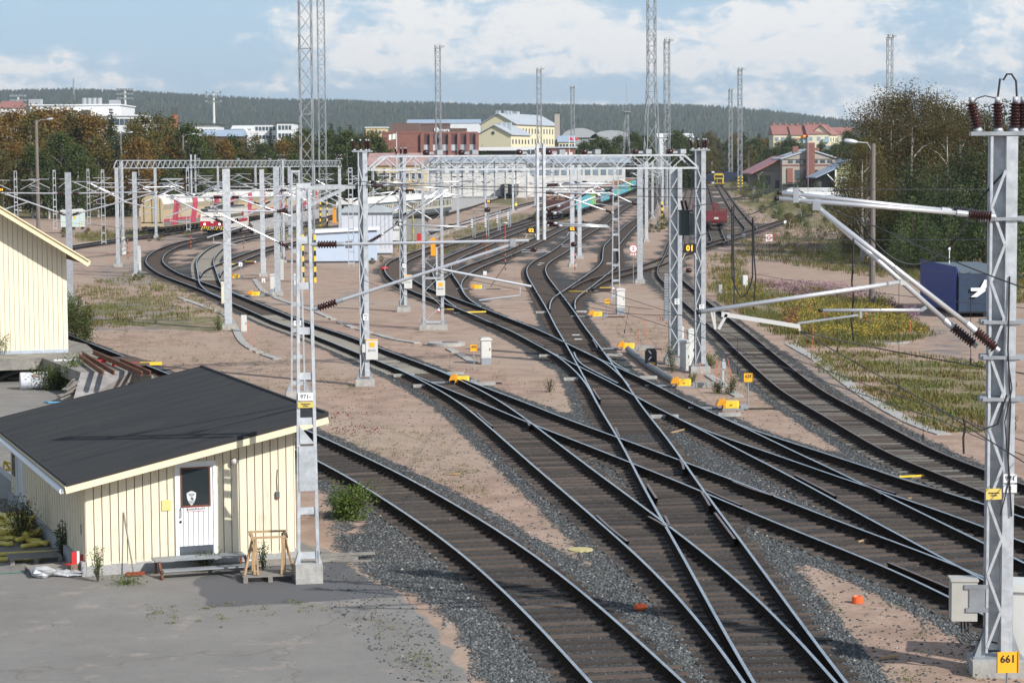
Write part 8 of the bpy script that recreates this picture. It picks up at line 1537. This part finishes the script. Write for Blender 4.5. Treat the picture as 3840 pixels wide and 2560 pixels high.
def sapling(px,py,H,Wd,n,leaf,lm,label,name='shrub',stems=5,cat='shrub',z=0.0,dens=1.0,seed=1):
 rng=np.random.default_rng(seed);b=G(px,py,z);t=thing(name,b,0,label,cat);mb=MB();P_=[]
 for k in range(stems):
  a=rng.uniform(0,6.28);r_=Wd*.5*rng.uniform(.1,.9);h=H*rng.uniform(.6,1.0);q=np.array([[0,0,0],[math.cos(a)*r_*.5,math.sin(a)*r_*.5,h*.5],[math.cos(a)*r_,math.sin(a)*r_,h]]);mb.tube([tuple(x)for x in q],[.012*H**.5+.004,.008,.003],5)
  m=int(n/stems);s=rng.uniform(.12,1,m);c=np.stack([np.interp(s,[0,.5,1],q[:,j])for j in range(3)],1);sp=Wd*.13*(1.2-s*.6);P_.append(c+rng.normal(size=(m,3))*np.c_[sp,sp,sp*.7])
 C_=np.concatenate(P_);C_[:,2]=np.maximum(C_[:,2],.03);mb.build('stem',M_barkd,t);V,F=leaf_quads(C_,leaf,up=.2,asp=.75,rng=rng);npmesh('foliage',V,F,lm,t);return t
sapling(1310,1945,.95,1.6,2600,.065,LM['bush'],'bright green birch bush growing beside the siding right of the shed',stems=26,seed=3)
sapling(1275,1935,.75,.9,500,.055,LM['bush'],'smaller sprig left of the bright green birch bush',stems=7,seed=4)
sapling(158,1350,1.9,1.1,750,.065,LM['bush'],'slender birch sapling growing before the warehouse wall','birch_sapling',7,z=.55,seed=5)
sapling(5,1420,2.3,1.5,900,.07,LM['bush'],'birch sapling cut by the left edge before the warehouse','birch_sapling',8,seed=6)
sapling(275,1470,1.7,1.2,1300,.07,LM['bush'],'yellowing birch sapling at the corner of the concrete platform','birch_sapling',9,seed=7)
sapling(310,1500,.7,.8,500,.06,LM['dry'],'yellow green weeds at the ramp side','weed_clump',8,'weeds',seed=8)
sapling(210,1460,1.1,2.2,2600,.08,LM['green'],'dark green shrub in the shade of the platform edge',stems=16,seed=9)
sapling(285,1270,2.6,1.8,2600,.085,LM['green'],'tall bush just right of the warehouse corner',stems=14,seed=10);sapling(318,1285,2.2,1.6,2600,.08,LM['green'],'bush at the end of the siding right of the warehouse',stems=14,seed=11);sapling(266,1235,2.3,1.8,2200,.085,LM['bush'],'lighter bush behind the warehouse corner',stems=12,seed=12)
sapling(80,2030,1.15,1.1,1500,.05,LM['green'],'dark weed clump with purple flowers in front of the yellow pipes','weed_clump',20,'weeds',seed=13);sapling(232,2090,1.0,.7,800,.045,LM['green'],'purple flowering weed clump against the shed side wall','weed_clump',12,'weeds',seed=14)
sapling(367,2180,.9,.45,420,.04,LM['bush'],'green weeds climbing the shed foundation left of the broom','weed_clump',9,'weeds',seed=15);sapling(470,2190,.2,1.2,400,.04,LM['bush'],'low weeds around the broom head','weed_clump',9,'weeds',seed=16);sapling(770,2140,.5,.8,500,.045,LM['green'],'green weeds behind the steel steps','weed_clump',10,'weeds',seed=17);sapling(985,2140,.8,.4,350,.04,LM['bush'],'tall weed behind the wooden trestle','weed_clump',6,'weeds',seed=18)
sapling(2062,1470,.62,.7,420,.04,LM['dry'],'dry yellow weed clump on the sand left of the crossing','weed_clump',12,'weeds',seed=19);sapling(2693,1475,.6,.7,700,.045,LM['green'],'dark weed clump left of the grey cable post','weed_clump',12,'weeds',seed=20);sapling(2738,1478,.8,.8,800,.045,LM['green'],'dark weed clump right of the grey cable post','weed_clump',12,'weeds',seed=21)
sapling(2520,1400,1.6,.9,900,.05,LM['green'],'climbing weeds in front of the low pale cabinet','weed_clump',10,'weeds',seed=22);sapling(2598,1432,.5,.6,400,.045,LM['bush'],'small bush behind the duct step','weed_clump',8,'weeds',seed=23)
sapling(2660,1380,.7,1.4,1200,.05,LM['dry'],'yellow flowering weeds right of the mast with the 01 sign','weed_clump',20,'weeds',seed=24);sapling(820,1240,.9,.9,700,.06,LM['bush'],'weed clump at the foot of the broad square post','weed_clump',10,'weeds',seed=25)
def tufts(pts,hgt,nb,wd,rng,spread=.12):
 n=len(pts)*nb;base=np.repeat(pts,nb,0)+np.c_[rng.normal(size=(n,2))*spread,np.zeros(n)];h=(np.repeat(hgt,nb)*rng.uniform(.4,1.1,n))[:,None];a=rng.uniform(0,6.283,n);ln=rng.normal(size=(n,2))*.35
 d=np.c_[np.cos(a),np.sin(a),np.zeros(n)]*wd;top=base+np.c_[ln*h,h];mid=base+np.c_[ln*h*.35,h*.55]
 V=np.stack([base-d*.5,base+d*.5,mid+d*.55,top,mid-d*.55],1);idx=np.arange(n)*5;F=np.concatenate([np.stack([idx,idx+1,idx+2,idx+4],1),np.stack([idx+4,idx+2,idx+3,idx+3],1)]);return V.reshape(-1,3),F
def tri_quads(V,F):return V,F
def gpts(poly,n,rng):
 """random ground points whose photo position falls evenly in a photo polygon"""
 xs=[p[0]for p in poly];ys=[p[1]for p in poly];out=[]
 while len(out)<n:
  X_=rng.uniform(min(xs),max(xs),4000);Y_=rng.uniform(min(ys),max(ys),4000);ok=inpoly(X_,Y_,poly)
  for x,y in zip(X_[ok],Y_[ok]):
   p=G(x,y);out.append((p.x,p.y,gz(p.y)))
   if len(out)>=n:break
 return np.array(out)
def keep_off(P_,d0=1.7):return np.array([KD.find((x,y,0))[2]>d0 for x,y,z in P_])
def weedobj(name,specs,lm,label_kind='stuff',wd=.03,sp=.12):
 VV_,FF_,o_=[],[],0
 for poly,n,h0,nb in specs:
  P_=gpts(poly,n,RNG);P_=P_[keep_off(P_)];
  nz=np.array([mnoise.noise(Vector((x*.35,y*.35,3)))for x,y,z in P_]);P_=P_[nz>-.02+RNG.uniform(-.30,.22,len(P_))]
  if wd<.035:
   m_=nb*3;C_=np.repeat(P_,m_,0);s_=np.repeat(RNG.uniform(.5,1.4,len(P_)),m_);C_=C_+np.c_[RNG.normal(size=(len(C_),2))*.09*s_[:,None],np.abs(RNG.normal(size=len(C_)))*h0*.45*s_];V,F=leaf_quads(C_,.042,up=.2,asp=.5)
  else:V,F=tufts(P_,h0*RNG.uniform(.5,1.3,len(P_)),nb,wd,RNG,sp)
  VV_.append(V);FF_.append(F+o_);o_+=len(V)
 V=np.concatenate(VV_);F=np.concatenate(FF_)
 me=bpy.data.meshes.new(name);quad=F[F[:,2]!=F[:,3]];tri=F[F[:,2]==F[:,3]][:,:3]
 me.vertices.add(len(V));me.vertices.foreach_set('co',V.astype(np.float32).ravel());me.loops.add(quad.size+tri.size);me.loops.foreach_set('vertex_index',np.r_[quad.ravel(),tri.ravel()].astype(np.int32));me.polygons.add(len(quad)+len(tri))
 me.polygons.foreach_set('loop_start',np.r_[np.arange(0,quad.size,4),quad.size+np.arange(0,tri.size,3)].astype(np.int32));me.polygons.foreach_set('loop_total',np.r_[np.full(len(quad),4),np.full(len(tri),3)].astype(np.int32));me.materials.append(lm);me.update(calc_edges=True);o=bpy.data.objects.new(name,me);COL.objects.link(o);tag(o,kind='stuff');return o
SANDL=[(380,1250),(840,1250),(1360,1320),(1880,1560),(2150,2060),(1700,1700),(1140,1560),(600,1420)]
weedobj('weeds',[([(330,1190),(840,1190),(1360,1450),(1400,1560),(1140,1600),(600,1430),(340,1300)],900,.20,7),([(1160,1560),(1700,1640),(1900,1900),(1500,1760),(1180,1600)],260,.16,6),([(1180,1300),(1500,1300),(1900,1500),(2300,1560),(2000,1380),(1500,1250)],140,.18,6),([(2260,1180),(2560,1250),(2560,1350),(2320,1280),(2250,1230)],160,.30,8),([(2600,1380),(2800,1400),(2960,1560),(2700,1520)],110,.22,7),([(2960,2080),(3100,2100),(3700,2400),(3700,2560),(3300,2560)],60,.16,6),([(1290,2080),(1420,2300),(1700,2560),(1560,2540),(1330,2300)],40,.25,7),([(480,2280),(1280,2240),(1290,2290),(500,2350)],50,.08,6)],LM['dry'])
weedobj('grass',[([(2700,1040),(3300,1110),(3500,1260),(3300,1300),(2980,1290),(2700,1130)],6500,.42,7),([(2960,1270),(3300,1300),(3760,1380),(3780,1620),(3500,1620),(3100,1400)],3200,.20,7),([(2700,760),(3300,800),(3840,1000),(3840,1100),(3100,1020),(2760,960)],6000,.55,7),([(280,1080),(640,980),(840,1190),(330,1250)],1500,.28,7),([(270,880),(700,850),(720,880),(300,910)],1200,.5,7),([(1450,880),(2060,800),(2140,830),(1900,940),(1480,970)],1500,.5,7),([(980,860),(1230,830),(1240,870),(1060,900)],500,.5,7),([(2660,960),(2800,960),(2800,1090),(2660,1100)],600,.45,7),([(2600,680),(3300,700),(3300,800),(2740,760)],2500,.8,6),([(3240,950),(3840,1000),(3840,1140),(3600,1120)],2500,.35,7)],LM['dry'],wd=.036,sp=.2)
def flowers(name,specs,col,size):
 P_=np.concatenate([gpts(p,n,RNG)for p,n,h in specs]);h=np.concatenate([np.full(n,h)for p,n,h in specs]);ok=keep_off(P_);P_,h=P_[ok],h[ok];nz=np.array([mnoise.noise(Vector((x*.3,y*.3,9)))for x,y,z in P_]);ok=nz>-.05;P_,h=P_[ok],h[ok];C_=np.repeat(P_,5,0);n=len(C_);C_=C_+np.c_[RNG.normal(size=(n,2))*.09,np.repeat(h,5)*RNG.uniform(.6,1.25,n)];V,F=leaf_quads(C_,size,up=.5,asp=.9);o=npmesh(name,V,F,mat(name+'_petal',col,.7,0,.35,.5));tag(o,kind='stuff')
flowers('yellow_flowers',[([(2880,1130),(3300,1150),(3480,1270),(3250,1290),(2960,1260)],2200,.5),([(2700,1050),(2860,1090),(2860,1140),(2720,1120)],250,.45),([(3150,960),(3400,990),(3300,1020)],250,.5)],(.50,.36,.03),.055)
flowers('purple_flowers',[([(2800,1080),(3240,1090),(3360,1150),(2980,1130)],1500,.65),([(2780,870),(3150,880),(3180,960),(2850,940)],1200,.7),([(3300,1150),(3440,1190),(3440,1230)],200,.6)],(.33,.17,.25),.07)
flowers('red_weeds',[([(2940,1190),(2990,1180),(2990,1250),(2940,1250)],260,.55),([(1180,1560),(1400,1560),(1420,1660),(1200,1640)],90,.18),([(2450,1200),(2560,1210),(2560,1290)],60,.3)],(.20,.035,.04),.06)
def stones(name,P_,r0,m,z0=0.0,sc=(1,1,.65)):
 n=len(P_);base=np.array([[1,0,0],[-.5,.87,0],[-.5,-.87,0],[.1,.1,1],[-.1,0,-1]]);V=base[None]*(1+RNG.uniform(-.4,.4,(n,5,1)));a=RNG.uniform(0,6.283,n);ca,sa=np.cos(a)[:,None],np.sin(a)[:,None]
 til=RNG.uniform(-.7,.7,n)[:,None];x=V[:,:,0]*ca-V[:,:,1]*sa;y=V[:,:,0]*sa+V[:,:,1]*ca;z=V[:,:,2];y2=y*np.cos(til)-z*np.sin(til);z2=y*np.sin(til)+z*np.cos(til);r_=(r0*RNG.uniform(.5,1.35,n))[:,None]
 V=np.stack([x*r_*sc[0]+P_[:,0,None],y2*r_*sc[1]+P_[:,1,None],z2*r_*sc[2]+P_[:,2,None]+z0],-1).reshape(-1,3);f=np.array([[0,1,3],[1,2,3],[2,0,3],[1,0,4],[2,1,4],[0,2,4]]);F=(f[None]+5*np.arange(n)[:,None,None]).reshape(-1,3);o=npmesh(name,V,F,m);tag(o,kind='stuff');return o
def stone_mat(name,cols):
 m=bpy.data.materials.new(name);m.use_nodes=True;N=m.node_tree.nodes;L=m.node_tree.links;b=N['Principled BSDF'];b.inputs['Roughness'].default_value=.8;g=N.new('ShaderNodeNewGeometry');r=N.new('ShaderNodeValToRGB');L.new(g.outputs['Random Per Island'],r.inputs[0]);e=r.color_ramp.elements
 while len(e)<len(cols):e.new(.5)
 for k,(p,c)in enumerate(cols):e[k].position=p;e[k].color=(*c,1)
 L.new(r.outputs[0],b.inputs['Base Color']);return m
M_st=stone_mat('crushed_stone',[(0,(.035,.040,.041)),(.4,(.075,.083,.085)),(.8,(.125,.134,.136)),(.985,(.19,.19,.19)),(1,(.45,.43,.38))])
def ballast_pts(n,ylo,yhi):
 out=[];k=0
 while sum(len(o)for o in out)<n:
  Y_=1/RNG.uniform(1/yhi,1/ylo,60000);X_=RNG.uniform(-.26,.26,60000)*Y_;xi=np.clip(((X_+40)/.3).round().astype(int),0,gx0-1);yi=np.clip(((Y_-20)/.3).round().astype(int),0,gy0-1);ok=(BM[yi,xi]+RNG.normal(size=60000)*.13>.52);out.append(np.c_[X_,Y_,np.zeros(60000)][ok])
 return np.concatenate(out)[:n]
gx0,gy0=len(np.arange(-40,44+.15,.3)),len(np.arange(20,150+.15,.3));BM=MK[:gx0*gy0,0].reshape(gy0,gx0)
bp_=ballast_pts(150000,34,105);dd_=np.array([KD.find((x,y,0))[2]for x,y,z in bp_]);stones('ballast_stones',bp_[dd_>1.2],.045,M_st,-.004);stones('ballast_stones',bp_[dd_<=1.2][::2],.036,stone_mat('rusty_stone',[(0,(.020,.018,.017)),(.5,(.045,.042,.040)),(.9,(.08,.078,.074)),(1,(.24,.22,.2))]),-.012)
q_=gpts([(380,1240),(1200,1230),(2300,1500),(3000,1560),(3840,2000),(3840,2560),(2900,2560),(2100,2120),(1300,2060),(1140,1560),(600,1430)],5200,RNG);q_=q_[keep_off(q_,1.5)];stones('loose_stones',q_,.035,M_st,.008)
q_=gpts([(1180,2060),(1520,2200),(1740,2560),(1500,2560),(1250,2300)],500,RNG);stones('loose_stones',q_,.03,M_st,.008)
# --------- hills and air
SK=[(-900,372),(-300,362),(0,359),(110,353),(219,351),(384,348),(548,353),(768,366),(987,381),(1280,388),(1499,394),(1664,393),(1828,401),(2157,405),(2560,411),(2724,419),(2834,430),(2999,455),(3136,475),(3245,489),(3500,500),(3840,508),(4500,515)]
YR=5200.0
az_=np.array([P(x,614,YR).x/YR for x,y in SK]);hz_=np.array([P(x,y,YR).z for x,y in SK])-6
def hill_h(X,Y):
 a=X/np.maximum(Y,1);h=np.interp(X/YR,az_,hz_);u=np.clip((Y-2400)/(YR-2400),0,1);s=u*u*(3-2*u);dn=np.clip((Y-YR)/2500,0,1);return 3+(h-3)*s*(1-.6*dn)
xs=np.arange(-4600,4601,40.);ys=np.arange(2300,8001,60.);X,Y=np.meshgrid(xs,ys);Zh=hill_h(X,Y)+np.vectorize(lambda x,y:mnoise.noise(Vector((x*.004,y*.004,0)))*7)(X,Y)*np.clip((Y-2500)/900,0,1)
i_=np.arange(X.size).reshape(X.shape);Fh=np.stack([i_[:-1,:-1],i_[:-1,1:],i_[1:,1:],i_[1:,:-1]],-1).reshape(-1,4)
M_hill=mat('forest_floor_far',(.028,.048,.026),.95,0,0,.012,col2=(.014,.026,.018),thr=(.35,.65));o=npmesh('hills',np.c_[X.ravel(),Y.ravel(),Zh.ravel()],Fh,M_hill,smooth=True);tag(o,kind='structure')
n=52000;u=RNG.uniform(0,1,n);Y_=2700+(YR+150-2700)*u**.75;X_=RNG.uniform(-.36,.36,n)*Y_;Zt=np.array([hill_h(np.array(x),np.array(y))+mnoise.noise(Vector((x*.004,y*.004,0)))*7*min(1,max(0,(y-2500)/900))for x,y in zip(X_,Y_)]);hh=RNG.uniform(7,15,n);rr=hh*RNG.uniform(.22,.38,n)
cone=np.array([[1,0,0],[0,1,0],[-1,0,0],[0,-1,0],[0,0,1]]);V=cone[None]*np.stack([rr,rr,hh],-1)[:,None,:]+np.stack([X_,Y_,Zt-2],-1)[:,None,:];f=np.array([[0,1,4],[1,2,4],[2,3,4],[3,0,4]]);F=(f[None]+5*np.arange(n)[:,None,None]).reshape(-1,3)
o=npmesh('distant_forest',V.reshape(-1,3),F,stone_mat('far_trees',[(0,(.012,.026,.018)),(.5,(.024,.042,.022)),(.93,(.045,.06,.028)),(1,(.10,.07,.03))]));tag(o,kind='stuff')
n=9000;Y_=RNG.uniform(1250,2700,n);X_=RNG.uniform(-.33,.33,n)*Y_;hh=RNG.uniform(9,15,n);rr=hh*RNG.uniform(.25,.42,n);V=cone[None]*np.stack([rr,rr,hh],-1)[:,None,:]+np.stack([X_,Y_,np.full(n,2.5)],-1)[:,None,:];F=(f[None]+5*np.arange(n)[:,None,None]).reshape(-1,3)
o=npmesh('distant_forest',V.reshape(-1,3),F,bpy.data.materials['far_trees']);tag(o,kind='stuff')
mb=MB();mb.box((0,4500,160),(10600,9400,324));hz=mb.build('haze',[]);tag(hz,kind='stuff')
m=bpy.data.materials.new('haze_air');m.use_nodes=True;N=m.node_tree.nodes;L=m.node_tree.links;N.remove(N['Principled BSDF']);pv=N.new('ShaderNodeVolumePrincipled');pv.inputs['Color'].default_value=(.80,.88,.98,1);pv.inputs['Density'].default_value=.00008;pv.inputs['Anisotropy'].default_value=.2;L.new(pv.outputs[0],N['Material Output'].inputs['Volume']);hz.data.materials.append(m)
